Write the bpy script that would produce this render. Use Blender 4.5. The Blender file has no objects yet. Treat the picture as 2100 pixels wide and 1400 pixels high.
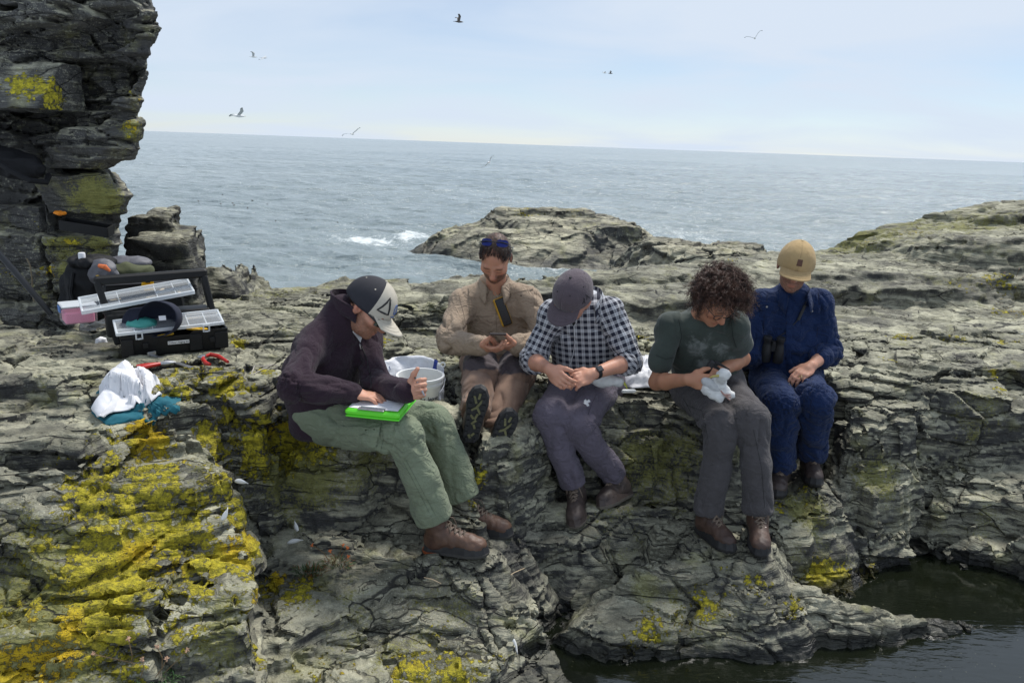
import bpy, bmesh, math, random
import numpy as np
from mathutils import Vector, Matrix
f32 = np.float32
RNG = np.random.default_rng(7)
random.seed(7)
SC = bpy.context.scene
COL = SC.collection

# ------------------------------------------------------------------ camera
F_PX = 1560.0                                  # focal length in photo pixels (2100 wide)
ROLL = math.atan2(65, 1810)
PITCH = math.atan2((700 - 295.3) * math.cos(ROLL), F_PX)
cam_d = bpy.data.cameras.new('camera')
cam = bpy.data.objects.new('camera', cam_d); COL.objects.link(cam)
cam_d.sensor_width = 36.0; cam_d.lens = 36.0 * F_PX / 2100.0
cam_d.clip_start = 0.05; cam_d.clip_end = 60000
_fw = np.array([0, math.cos(PITCH), -math.sin(PITCH)]); _up = np.array([0, math.sin(PITCH), math.cos(PITCH)]); _rt = np.array([1., 0, 0])
_r2 = _rt * math.cos(ROLL) + _up * math.sin(ROLL)
_u2 = -_rt * math.sin(ROLL) + _up * math.cos(ROLL)
cam.matrix_world = Matrix(((_r2[0], _u2[0], -_fw[0], 0), (_r2[1], _u2[1], -_fw[1], 0), (_r2[2], _u2[2], -_fw[2], 0), (0, 0, 0, 1)))
SC.camera = cam

# ------------------------------------------------------------------ sky, sun, exposure
SUN_EL, SUN_AZ = math.radians(60), math.radians(38)      # azimuth from +Y towards +X
W = bpy.data.worlds.new('World'); SC.world = W; W.use_nodes = True
nt = W.node_tree; nt.nodes.clear()
def wn(t, **k):
    n = nt.nodes.new(t)
    for a, b in k.items(): setattr(n, a, b)
    return n
out = wn('ShaderNodeOutputWorld'); bg = wn('ShaderNodeBackground')
sky = wn('ShaderNodeTexSky', sky_type='NISHITA', sun_disc=False, sun_elevation=SUN_EL, sun_rotation=SUN_AZ, air_density=.8, dust_density=.15, ozone_density=2.5)
tc = wn('ShaderNodeTexCoord'); sep = wn('ShaderNodeSeparateXYZ')
nt.links.new(tc.outputs['Generated'], sep.inputs[0])
mz = wn('ShaderNodeMath', operation='MAXIMUM'); mz.inputs[1].default_value = 0.0
nt.links.new(sep.outputs[2], mz.inputs[0])
az = wn('ShaderNodeMath', operation='ADD'); az.inputs[1].default_value = 0.13
nt.links.new(mz.outputs[0], az.inputs[0])
dx = wn('ShaderNodeMath', operation='DIVIDE'); dy = wn('ShaderNodeMath', operation='DIVIDE')
nt.links.new(sep.outputs[0], dx.inputs[0]); nt.links.new(az.outputs[0], dx.inputs[1])
nt.links.new(sep.outputs[1], dy.inputs[0]); nt.links.new(az.outputs[0], dy.inputs[1])
cmb = wn('ShaderNodeCombineXYZ'); nt.links.new(dx.outputs[0], cmb.inputs[0]); nt.links.new(dy.outputs[0], cmb.inputs[1])
mp = wn('ShaderNodeMapping'); mp.inputs['Scale'].default_value = (0.42, 0.55, 1); mp.inputs['Rotation'].default_value = (0, 0, 0.3); mp.inputs['Location'].default_value = (1.3, 0.9, 0)
nt.links.new(cmb.outputs[0], mp.inputs[0])
cn = wn('ShaderNodeTexNoise'); cn.inputs['Scale'].default_value = 1.15; cn.inputs['Detail'].default_value = 6; cn.inputs['Roughness'].default_value = 0.52; cn.inputs['Distortion'].default_value = 0.5
nt.links.new(mp.outputs[0], cn.inputs['Vector'])
cr = wn('ShaderNodeMapRange'); cr.inputs[1].default_value = 0.36; cr.inputs[2].default_value = 0.62; cr.inputs[3].default_value = 0.50; cr.inputs[4].default_value = 1.0
nt.links.new(cn.outputs['Fac'], cr.inputs[0])
mx = wn('ShaderNodeMix', data_type='RGBA')
mx.inputs['B'].default_value = (5.9, 6.7, 7.8, 1)       # thin bright high cloud
nt.links.new(cr.outputs[0], mx.inputs['Factor']); nt.links.new(sky.outputs[0], mx.inputs['A'])
nt.links.new(mx.outputs['Result'], bg.inputs['Color']); bg.inputs['Strength'].default_value = 0.0625
nt.links.new(bg.outputs[0], out.inputs[0])
sl = bpy.data.lights.new('sun', 'SUN'); sl.energy = 2.15; sl.angle = math.radians(14); sl.color = (1.0, 0.965, 0.91)
sun = bpy.data.objects.new('sun', sl); COL.objects.link(sun)
_sd = Vector((math.sin(SUN_AZ) * math.cos(SUN_EL), math.cos(SUN_AZ) * math.cos(SUN_EL), math.sin(SUN_EL)))
sun.rotation_euler = _sd.to_track_quat('Z', 'Y').to_euler()
SC.view_settings.view_transform = 'Standard'; SC.view_settings.look = 'None'
SC.view_settings.exposure = 0.92; SC.view_settings.gamma = 1.0; SC.view_settings.use_curve_mapping = False
SC.render.engine = 'CYCLES'
SC.cycles.use_denoising = True
SC.cycles.max_bounces = 6; SC.cycles.diffuse_bounces = 3; SC.cycles.glossy_bounces = 3; SC.cycles.transmission_bounces = 4; SC.cycles.transparent_max_bounces = 8

# ------------------------------------------------------------------ photo pixel -> world helpers (used to set out real positions)
def ray(px, py):
    u = (px - 1050) / F_PX; v = (py - 700) / F_PX
    a = u * math.cos(ROLL) + v * math.sin(ROLL); b = -u * math.sin(ROLL) + v * math.cos(ROLL)
    return _fw + a * _rt - b * _up
def PZ(px, py, z): r = ray(px, py); return r * (z / r[2])
def PY(px, py, y): r = ray(px, py); return r * (y / r[1])

# ------------------------------------------------------------------ numpy noise
_perm = np.random.default_rng(3).permutation(256).astype(np.int32); _perm = np.concatenate([_perm, _perm, _perm])
_g = np.random.default_rng(4).normal(size=(256, 3)); _g = (_g / np.linalg.norm(_g, axis=1, keepdims=True)).astype(f32)
def perlin(x, y, z):
    x, y, z = np.broadcast_arrays(np.asarray(x, f32), np.asarray(y, f32), np.asarray(z, f32))
    xi = np.floor(x).astype(np.int32); yi = np.floor(y).astype(np.int32); zi = np.floor(z).astype(np.int32)
    fx = x - xi; fy = y - yi; fz = z - zi
    xi &= 255; yi &= 255; zi &= 255
    u = fx * fx * fx * (fx * (fx * 6 - 15) + 10); v = fy * fy * fy * (fy * (fy * 6 - 15) + 10); w = fz * fz * fz * (fz * (fz * 6 - 15) + 10)
    def g(dx, dy, dz):
        q = _g[_perm[_perm[_perm[xi + dx] + yi + dy] + zi + dz]]
        return q[..., 0] * (fx - dx) + q[..., 1] * (fy - dy) + q[..., 2] * (fz - dz)
    a = g(0, 0, 0); a += u * (g(1, 0, 0) - a)
    b = g(0, 1, 0); b += u * (g(1, 1, 0) - b)
    a += v * (b - a)
    c = g(0, 0, 1); c += u * (g(1, 0, 1) - c)
    d = g(0, 1, 1); d += u * (g(1, 1, 1) - d)
    c += v * (d - c)
    return (a + w * (c - a)) * 1.6
def fbm(x, y, z, o=3, gain=0.5):
    s = 0; a = 1.0
    for i in range(o):
        s = s + a * perlin(x * 2 ** i + 7.3 * i, y * 2 ** i + 3.1 * i, z * 2 ** i + 1.7 * i); a *= gain
    return s
def _h2(i, j, k):
    n = (i.astype(np.int64) * 374761393 + j.astype(np.int64) * 668265263 + k * 2147483647) & 0x7fffffff
    n = ((n ^ (n >> 13)) * 1274126177) & 0x7fffffff
    return ((n ^ (n >> 16)) & 0xffff).astype(f32) / 65535.0
def voro(x, y, seed=0, jit=0.9):
    """2-D Voronoi: centre of the cell each point is in, a random id, distance to the cell edge"""
    xi = np.floor(x).astype(np.int32); yi = np.floor(y).astype(np.int32)
    d1 = np.full(x.shape, 9, f32); d2 = d1.copy(); cx = np.zeros(x.shape, f32); cy = cx.copy(); idv = cx.copy()
    for dx in (-1, 0, 1):
        for dy in (-1, 0, 1):
            a = xi + dx; b = yi + dy
            px = a + 0.5 + jit * (_h2(a, b, seed) - 0.5); py = b + 0.5 + jit * (_h2(a, b, seed + 11) - 0.5)
            d = np.sqrt((px - x) ** 2 + (py - y) ** 2).astype(f32)
            m = d < d1
            d2 = np.where(m, d1, np.minimum(d2, d))
            d1 = np.where(m, d, d1); cx = np.where(m, px, cx); cy = np.where(m, py, cy); idv = np.where(m, _h2(a, b, seed + 23), idv)
    return cx, cy, idv, d2 - d1
def sstep(a, b, x):
    t = np.clip((x - a) / (b - a), 0, 1); return t * t * (3 - 2 * t)
def sdpoly(x, y, P):
    """signed distance to a polygon, positive inside"""
    d = np.full(x.shape, 1e9, f32); ins = np.zeros(x.shape, bool); n = len(P)
    for i in range(n):
        ax, ay = P[i]; bx, by = P[(i + 1) % n]
        ex, ey = bx - ax, by - ay
        t = np.clip(((x - ax) * ex + (y - ay) * ey) / (ex * ex + ey * ey + 1e-12), 0, 1)
        d = np.minimum(d, (x - ax - t * ex) ** 2 + (y - ay - t * ey) ** 2)
        if abs(ey) > 1e-9:
            c = ((ay > y) != (by > y)) & (x < ex * (y - ay) / ey + ax); ins ^= c
    d = np.sqrt(d); return np.where(ins, d, -d).astype(f32)

def blobs(V, L):
    out = np.zeros(len(V), f32)
    for c, r, s, ax in L:
        m = np.abs(V[:, 0] - c[0]) < r * 1.6
        if not m.any(): continue
        d2 = ((V[m] - np.asarray(c, f32)) ** 2).sum(1) / (r * r)
        out[m] = np.maximum(out[m], s * np.exp(-d2 * .9))
    return out

# ------------------------------------------------------------------ surface nets
def snet(f, org, h):
    nx, ny, nz = f.shape
    ins = f < 0
    cnt = np.zeros((nx - 1, ny - 1, nz - 1), np.int8)
    for dx in (0, 1):
        for dy in (0, 1):
            for dz in (0, 1):
                cnt += ins[dx:nx - 1 + dx, dy:ny - 1 + dy, dz:nz - 1 + dz]
    act = (cnt > 0) & (cnt < 8); del cnt
    I, J, K = np.nonzero(act)
    idx = np.full(act.shape, -1, np.int32); idx[I, J, K] = np.arange(len(I), dtype=np.int32)
    c = {}
    for dx in (0, 1):
        for dy in (0, 1):
            for dz in (0, 1):
                c[dx, dy, dz] = f[I + dx, J + dy, K + dz]
    acc = np.zeros((len(I), 3), f32); n = np.zeros(len(I), f32)
    for ax in range(3):
        for p in (0, 1):
            for q in (0, 1):
                a = [p, q]; a.insert(ax, 0); b = [p, q]; b.insert(ax, 1)
                va = c[tuple(a)]; vb = c[tuple(b)]; m = (va < 0) != (vb < 0)
                t = np.where(m, va / np.where(m, va - vb, 1), 0)
                pos = [np.full(len(I), a[k], f32) for k in range(3)]; pos[ax] = t
                for k in range(3): acc[:, k] += np.where(m, pos[k], 0)
                n += m
    V = (acc / n[:, None] + np.stack([I, J, K], 1)) * np.asarray(h, f32) + np.asarray(org, f32)
    Q = []
    A = ins[:-1, 1:-1, 1:-1] != ins[1:, 1:-1, 1:-1]; i, j, k = np.nonzero(A); j += 1; k += 1; s = ins[i, j, k]
    q = np.stack([idx[i, j - 1, k - 1], idx[i, j, k - 1], idx[i, j, k], idx[i, j - 1, k]], 1); q[~s] = q[~s][:, ::-1]; Q.append(q)
    A = ins[1:-1, :-1, 1:-1] != ins[1:-1, 1:, 1:-1]; i, j, k = np.nonzero(A); i += 1; k += 1; s = ins[i, j, k]
    q = np.stack([idx[i - 1, j, k - 1], idx[i - 1, j, k], idx[i, j, k], idx[i, j, k - 1]], 1); q[~s] = q[~s][:, ::-1]; Q.append(q)
    A = ins[1:-1, 1:-1, :-1] != ins[1:-1, 1:-1, 1:]; i, j, k = np.nonzero(A); i += 1; j += 1; s = ins[i, j, k]
    q = np.stack([idx[i - 1, j - 1, k], idx[i, j - 1, k], idx[i, j, k], idx[i - 1, j, k]], 1); q[~s] = q[~s][:, ::-1]; Q.append(q)
    return V.astype(f32), np.concatenate(Q).astype(np.int32)

def vnormals(V, Q):
    fn = np.cross(V[Q[:, 2]] - V[Q[:, 0]], V[Q[:, 3]] - V[Q[:, 1]])
    N = np.zeros_like(V)
    for c in range(3):
        for k in range(4):
            N[:, c] += np.bincount(Q[:, k], fn[:, c], len(V))
    return (N / (np.linalg.norm(N, axis=1, keepdims=True) + 1e-9)).astype(f32)
def relax(V, Q, it=1, lam=0.5):
    for _ in range(it):
        S = np.zeros_like(V); n = np.zeros(len(V), f32)
        for a, b in ((0, 1), (1, 2), (2, 3), (3, 0)):
            for c in range(3):
                S[:, c] += np.bincount(Q[:, a], V[Q[:, b], c], len(V)); S[:, c] += np.bincount(Q[:, b], V[Q[:, a], c], len(V))
            n += np.bincount(Q[:, a], minlength=len(V)); n += np.bincount(Q[:, b], minlength=len(V))
        V = V + lam * (S / np.maximum(n, 1)[:, None] - V)
    return V.astype(f32)

# ------------------------------------------------------------------ objects
def mesh_np(name, V, Q, smooth=True):
    me = bpy.data.meshes.new(name); V = np.ascontiguousarray(V, f32); Q = np.ascontiguousarray(Q, np.int32); k = Q.shape[1]
    me.vertices.add(len(V)); me.vertices.foreach_set('co', V.ravel())
    me.loops.add(Q.size); me.loops.foreach_set('vertex_index', Q.ravel())
    me.polygons.add(len(Q)); me.polygons.foreach_set('loop_start', np.arange(0, Q.size, k, dtype=np.int32))
    me.polygons.foreach_set('loop_total', np.full(len(Q), k, np.int32))
    if smooth: me.polygons.foreach_set('use_smooth', np.ones(len(Q), bool))
    me.update(calc_edges=True); return me
def attr(me, name, A):
    A = np.asarray(A, f32)
    if A.ndim == 1: a = me.attributes.new(name, 'FLOAT', 'POINT'); a.data.foreach_set('value', A)
    elif A.shape[1] == 3: a = me.attributes.new(name, 'FLOAT_VECTOR', 'POINT'); a.data.foreach_set('vector', np.ascontiguousarray(A).ravel())
    else: a = me.attributes.new(name, 'FLOAT_COLOR', 'POINT'); a.data.foreach_set('color', np.ascontiguousarray(A).ravel())
def wmat(o):
    m = Matrix.LocRotScale(o.location, o.rotation_euler, o.scale)
    return m if o.parent is None else wmat(o.parent) @ o.matrix_parent_inverse @ m
def place(name, me, mat=None, parent=None, label=None, cat=None, group=None, kind=None):
    o = bpy.data.objects.new(name, me); COL.objects.link(o)
    if mat is not None and me is not None and not me.materials: me.materials.append(mat)
    if parent is not None: o.parent = parent; o.matrix_parent_inverse = wmat(parent).inverted()
    tag(o, label, cat, group, kind); return o
def tag(o, label=None, cat=None, group=None, kind=None):
    if label: o['label'] = label
    if cat: o['category'] = cat
    if group: o['group'] = group
    if kind: o['kind'] = kind
    return o
def empty(name, loc, label=None, cat=None, group=None, rz=0):
    o = bpy.data.objects.new(name, None); COL.objects.link(o); o.location = loc; o.rotation_euler[2] = rz; o.empty_display_size = 0.05
    return tag(o, label, cat, group)
class MB:
    """collects simple shapes into one mesh"""
    def __init__(s): s.v = []; s.f = []
    def add(s, vs, fs):
        n = len(s.v); s.v += [tuple(map(float, v)) for v in vs]; s.f += [tuple(i + n for i in f) for f in fs]; return s
    def box(s, c, d, M=None, taper=1.0, bev=0.0):
        x, y, z = d[0] / 2, d[1] / 2, d[2] / 2
        if bev <= 0:
            vs = [Vector((sx * x * (taper if sz > 0 else 1), sy * y * (taper if sz > 0 else 1), sz * z)) for sz in (-1, 1) for sx, sy in ((-1, -1), (1, -1), (1, 1), (-1, 1))]
            fs = [(3, 2, 1, 0), (4, 5, 6, 7), (0, 1, 5, 4), (1, 2, 6, 5), (2, 3, 7, 6), (3, 0, 4, 7)]
        else:
            b = min(bev, x * .9, y * .9, z * .9); vs = []; rings = []
            for zz, ins in ((-z, b), (-z + b, 0), (z - b, 0), (z, b)):
                t = taper if zz > 0 else 1; r = []
                X, Y = x * t - ins, y * t - ins; e = b
                for px, py in ((-X + e, -Y), (X - e, -Y), (X, -Y + e), (X, Y - e), (X - e, Y), (-X + e, Y), (-X, Y - e), (-X, -Y + e)):
                    r.append(len(vs)); vs.append(Vector((px, py, zz)))
                rings.append(r)
            fs = [tuple(reversed(rings[0])), tuple(rings[3])]
            for a, b2 in zip(rings, rings[1:]):
                for i in range(8): fs.append((a[i], a[(i + 1) % 8], b2[(i + 1) % 8], b2[i]))
        c = Vector(c)
        vs = [(M @ v if M is not None else v) + c for v in vs]
        return s.add(vs, fs)
    def tube(s, pts, r, n=8, cap=True, closed=False):
        pts = [Vector(p) for p in pts]; m = len(pts); rr = r if hasattr(r, '__len__') else [r] * m
        up = Vector((0, 0, 1)); rings = []; vs = []; prev = None
        for i, p in enumerate(pts):
            t = (pts[(i + 1) % m] - pts[i - 1]) if closed else (pts[min(i + 1, m - 1)] - pts[max(i - 1, 0)])
            if t.length < 1e-9: t = Vector((0, 0, 1))
            t.normalize()
            if prev is None:
                a = t.cross(up if abs(t.z) < .9 else Vector((1, 0, 0))).normalized()
            else:
                a = (prev - t * prev.dot(t)); a = a.normalized() if a.length > 1e-6 else t.orthogonal().normalized()
            prev = a; b = t.cross(a); ring = []
            for k in range(n):
                an = 2 * math.pi * k / n; ring.append(len(vs)); vs.append(p + (a * math.cos(an) + b * math.sin(an)) * rr[i])
            rings.append(ring)
        fs = []
        for i in range(m if closed else m - 1):
            A, B = rings[i], rings[(i + 1) % m]
            for k in range(n): fs.append((A[k], A[(k + 1) % n], B[(k + 1) % n], B[k]))
        if cap and not closed: fs += [tuple(reversed(rings[0])), tuple(rings[-1])]
        return s.add(vs, fs)
    def lathe(s, prof, n=32, M=None, cap=(False, False)):
        vs = []; fs = []
        for r, z in prof:
            for k in range(n):
                a = 2 * math.pi * k / n; v = Vector((r * math.cos(a), r * math.sin(a), z)); vs.append(M @ v if M is not None else v)
        for i in range(len(prof) - 1):
            for k in range(n): fs.append((i * n + k, i * n + (k + 1) % n, (i + 1) * n + (k + 1) % n, (i + 1) * n + k))
        if cap[0]: fs.append(tuple(reversed(range(n))))
        if cap[1]: fs.append(tuple(range((len(prof) - 1) * n, len(prof) * n)))
        return s.add(vs, fs)
    def grid(s, fn, nu, nv):
        vs = [fn(i / (nu - 1), j / (nv - 1)) for j in range(nv) for i in range(nu)]
        fs = [(j * nu + i, j * nu + i + 1, (j + 1) * nu + i + 1, (j + 1) * nu + i) for j in range(nv - 1) for i in range(nu - 1)]
        return s.add(vs, fs)
    def prism(s, poly, t, M=None, c=(0, 0, 0)):
        n = len(poly); c = Vector(c)
        vs = [Vector((x, y, z)) for z in (-t / 2, t / 2) for x, y in poly]
        vs = [(M @ v if M is not None else v) + c for v in vs]
        fs = [tuple(reversed(range(n))), tuple(range(n, 2 * n))] + [(i, (i + 1) % n, n + (i + 1) % n, n + i) for i in range(n)]
        return s.add(vs, fs)
    def mesh(s, name, smooth=False, ang=None):
        me = bpy.data.meshes.new(name); me.from_pydata(s.v, [], s.f); me.update()
        if smooth: me.polygons.foreach_set('use_smooth', np.ones(len(me.polygons), bool))
        if ang: 
            try: me.set_sharp_from_angle(angle=math.radians(ang))
            except Exception: pass
        return me
    def obj(s, name, mat, parent=None, smooth=False, ang=40, **k):
        return place(name, s.mesh(name, smooth, ang if smooth else None), mat, parent, **k)
def basis(x, y=None, z=None):
    """3x3 matrix from an x axis and an approximate z (or y) axis"""
    x = Vector(x).normalized()
    if z is not None:
        z = Vector(z); z = (z - x * z.dot(x)).normalized(); y = z.cross(x)
    else:
        y = Vector(y); y = (y - x * y.dot(x)).normalized(); z = x.cross(y)
    return Matrix((x, y, z)).transposed()
# ------------------------------------------------------------------ materials
def mat(name, col=(.5, .5, .5), rough=.6, metal=0.0, spec=None, noise=None, bump=None, trans=0.0, sub=0.0, coat=0.0, alpha=1.0, coord='Object', emis=None):
    """plain principled + object-space noise tint: noise = (scale, amount[, second colour]), bump = (scale, strength[, distance])"""
    m = bpy.data.materials.new(name); m.use_nodes = True; t = m.node_tree; b = t.nodes['Principled BSDF']
    b.inputs['Base Color'].default_value = (*col, 1); b.inputs['Roughness'].default_value = rough; b.inputs['Metallic'].default_value = metal
    if spec is not None: b.inputs['Specular IOR Level'].default_value = spec
    b.inputs['Transmission Weight'].default_value = trans; b.inputs['Coat Weight'].default_value = coat; b.inputs['Alpha'].default_value = alpha
    if sub: b.inputs['Subsurface Weight'].default_value = sub; b.inputs['Subsurface Radius'].default_value = (.012, .005, .003)
    if noise or bump: c = t.nodes.new('ShaderNodeTexCoord')
    if noise:
        n = t.nodes.new('ShaderNodeTexNoise'); n.inputs['Scale'].default_value = noise[0]; n.inputs['Detail'].default_value = 5; t.links.new(c.outputs[coord], n.inputs['Vector'])
        x = t.nodes.new('ShaderNodeMix'); x.data_type = 'RGBA'
        c2 = noise[2] if len(noise) > 2 else tuple(v * .45 for v in col)
        x.inputs['A'].default_value = (*col, 1); x.inputs['B'].default_value = (*c2, 1)
        r = t.nodes.new('ShaderNodeMapRange'); r.inputs[1].default_value = .35; r.inputs[2].default_value = .7; r.inputs[4].default_value = noise[1]
        t.links.new(n.outputs['Fac'], r.inputs[0]); t.links.new(r.outputs[0], x.inputs['Factor']); t.links.new(x.outputs['Result'], b.inputs['Base Color'])
    if bump:
        n = t.nodes.new('ShaderNodeTexNoise'); n.inputs['Scale'].default_value = bump[0]; n.inputs['Detail'].default_value = 4; t.links.new(c.outputs[coord], n.inputs['Vector'])
        k = t.nodes.new('ShaderNodeBump'); k.inputs['Strength'].default_value = bump[1]; k.inputs['Distance'].default_value = bump[2] if len(bump) > 2 else .004
        t.links.new(n.outputs['Fac'], k.inputs['Height']); t.links.new(k.outputs[0], b.inputs['Normal'])
    return m
class NT:
    """small node-graph builder"""
    def __init__(s, name):
        s.m = bpy.data.materials.new(name); s.m.use_nodes = True; s.t = s.m.node_tree; s.b = s.t.nodes['Principled BSDF']
    def n(s, typ, ins=None, **k):
        n = s.t.nodes.new('ShaderNode' + typ)
        for a, b in k.items(): setattr(n, a, b)
        for a, b in (ins or {}).items(): s.put(n.inputs[a], b)
        return n
    def put(s, sock, v):
        if isinstance(v, bpy.types.NodeSocket): s.t.links.new(v, sock)
        elif isinstance(v, bpy.types.Node): s.t.links.new(v.outputs[0], sock)
        elif isinstance(v, tuple) and len(v) == 3 and sock.type == 'RGBA': sock.default_value = (*v, 1)
        else: sock.default_value = v
    def math(s, op, a, b=0.0, c=None, clamp=False):
        i = {0: a, 1: b}
        if c is not None: i[2] = c
        return s.n('Math', i, operation=op, use_clamp=clamp).outputs[0]
    def mix(s, f, a, b, blend='MIX'):
        n = s.n('Mix', data_type='RGBA', blend_type=blend); s.put(n.inputs['Factor'], f); s.put(n.inputs['A'], a); s.put(n.inputs['B'], b); return n.outputs['Result']
    def rng(s, v, a, b, c=0.0, d=1.0, smooth=True):
        return s.n('MapRange', {0: v, 1: a, 2: b, 3: c, 4: d}, interpolation_type='SMOOTHSTEP' if smooth else 'LINEAR').outputs[0]
    def noise(s, vec, scale, det=4, rough=.55, dist=0.0):
        return s.n('TexNoise', {'Vector': vec, 'Scale': scale, 'Detail': det, 'Roughness': rough, 'Distortion': dist}).outputs['Fac']
    def voro(s, vec, scale, feature='F1', out='Distance', rnd=1.0):
        return s.n('TexVoronoi', {'Vector': vec, 'Scale': scale, 'Randomness': rnd}, feature=feature).outputs[out]
    def map(s, vec, scale=(1, 1, 1), rot=(0, 0, 0), loc=(0, 0, 0)):
        return s.n('Mapping', {0: vec, 'Scale': scale, 'Rotation': rot, 'Location': loc}).outputs[0]
    def attr(s, name, out='Fac'): return s.n('Attribute', attribute_name=name).outputs[out]
    def set(s, **k):
        for a, b in k.items(): s.put(s.b.inputs[a.replace('_', ' ')], b)
        return s.m
# ================================================================== joints of the five seated people (photo pixel + depth, or + height when negative)
def J3(a): return PY(*a) if a[2] > 0 else PZ(*a)
def _unit(p): p = np.asarray(p, float); return p / (np.linalg.norm(p) + 1e-12)
def pix(p):
    p = np.asarray(p, float); c = p @ _fw; a = p @ _rt / c; b = -(p @ _up) / c
    return np.array([1050 + (a * math.cos(ROLL) - b * math.sin(ROLL)) * F_PX, 700 + (a * math.sin(ROLL) + b * math.cos(ROLL)) * F_PX])
def elbow(a, b, l1, l2, px, py):
    d = b - a; L = np.linalg.norm(d); u = d / L; s = max(1., L / ((l1 + l2) * .985)); l1 *= s; l2 *= s
    x = (L * L + l1 * l1 - l2 * l2) / (2 * L); r = math.sqrt(max(l1 * l1 - x * x, 0)); c = a + u * x
    e1 = _unit(np.cross(u, [.3, .4, .86])); e2 = np.cross(u, e1)
    return min((c + r * (e1 * math.cos(t) + e2 * math.sin(t)) for t in np.linspace(0, 6.283, 180)), key=lambda p: np.hypot(*(pix(p) - (px, py))) + 100 * max(0, p[1] - a[1] - .05) + 30 * max(0, b[1] + .04 - p[1]))
PP = dict(
 p1=dict(hip=(662,850,3.27),c7=(692,618,3.27),shR=(640,688,3.13),shL=(758,672,3.40),wrR=(722,806,-1.03),wrL=(834,803,-1.0),elR=(612,803),elL=(772,775),hR=(672,868,3.19),hL=(692,848,3.36),kR=(828,893,2.95),kL=(890,862,3.30),aR=(903,1088,2.98),aL=(962,1050,3.22),tR=(1008,1134,2.92),tL=(1040,1084,3.15)),
 p2=dict(hip=(1022,738,4.33),c7=(1015,572,4.31),shR=(945,612,4.24),shL=(1088,608,4.24),wrR=(986,710,-1.02),wrL=(1060,708,-1.02),elR=(928,692),elL=(1122,690),hR=(985,748,4.30),hL=(1058,748,4.30),kR=(985,765,3.87),kL=(1058,768,3.87),aR=(972,858,3.43),aL=(1015,900,3.48)),
 p3=dict(hip=(1205,778,3.95),c7=(1205,600,3.86),shR=(1131,632,3.80),shL=(1257,630,3.76),wrR=(1127,757,-1.04),wrL=(1217,766,-1.06),elR=(1096,722),elL=(1292,740),hR=(1165,795,3.93),hL=(1243,792,3.91),kR=(1128,852,3.50),kL=(1182,866,3.50),aR=(1180,1005,3.52),aL=(1268,985,3.63),tR=(1172,1080,3.36),tL=(1232,1036,3.50)),
 p4=dict(hip=(1452,792,3.80),c7=(1438,622,3.68),shR=(1368,660,3.64),shL=(1512,658,3.60),wrR=(1412,778,-1.03),wrL=(1474,762,-1.04),elR=(1346,778),elL=(1524,730),hR=(1420,805,3.78),hL=(1490,800,3.76),kR=(1480,872,3.34),kL=(1542,855,3.32),aR=(1452,1058,3.30),aL=(1555,1056,3.24),tR=(1492,1120,3.13),tL=(1560,1152,3.03)),
 p5=dict(hip=(1612,762,4.15),c7=(1622,582,4.15),shR=(1560,612,4.12),shL=(1686,612,4.10),wrR=(1527,742,-1.19),wrL=(1664,750,-1.085),elR=(1545,690),elL=(1698,705),hR=(1578,780,4.12),hL=(1645,778,4.10),kR=(1602,828,3.70),kL=(1676,820,3.68),aR=(1602,962,3.80),aL=(1662,938,3.86),tR=(1595,998,3.62),tL=(1671,986,3.68)))
SK = {}
for _n, _d in PP.items():
    _J = {k: np.asarray(J3(a), float) for k, a in _d.items() if len(a) == 3}
    for _s in 'RL': _J['el' + _s] = elbow(_J['sh' + _s], _J['wr' + _s], .285 if _n == 'p3' else .305, .265, *_d['el' + _s])
    SK[_n] = _J
BOOT = {}       # (ankle, toe direction, up from the sole)
for _n in ('p1', 'p3', 'p4', 'p5'):
    for _s in 'RL':
        _a = SK[_n]['a' + _s]; _t = SK[_n]['t' + _s] + np.array((0, 0, .06)); _dt = _unit(_t - (_a - (0, 0, .05)))
        _dt[2] = max(min(_dt[2], .1), -.28); BOOT[_n + _s] = (_a, _unit(_dt), np.array((0, 0, 1.)), SK[_n]['k' + _s])
BOOT['p3L'] = (SK['p3']['aL'], BOOT['p3L'][1], _unit((-.42, .0, .90)), SK['p3']['kL'])
BOOT['p3R'] = (SK['p3']['aR'], BOOT['p3R'][1], _unit((-.22, .12, .95)), SK['p3']['kR'])
BOOT['p2R'] = (SK['p2']['aR'], _unit((.16, -.12, .97)), _unit((.02, .97, .16)), SK['p2']['kR'])
BOOT['p2L'] = (SK['p2']['aL'], _unit((.36, -.08, .92)), _unit((-.02, .97, .16)), SK['p2']['kL'])
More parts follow.
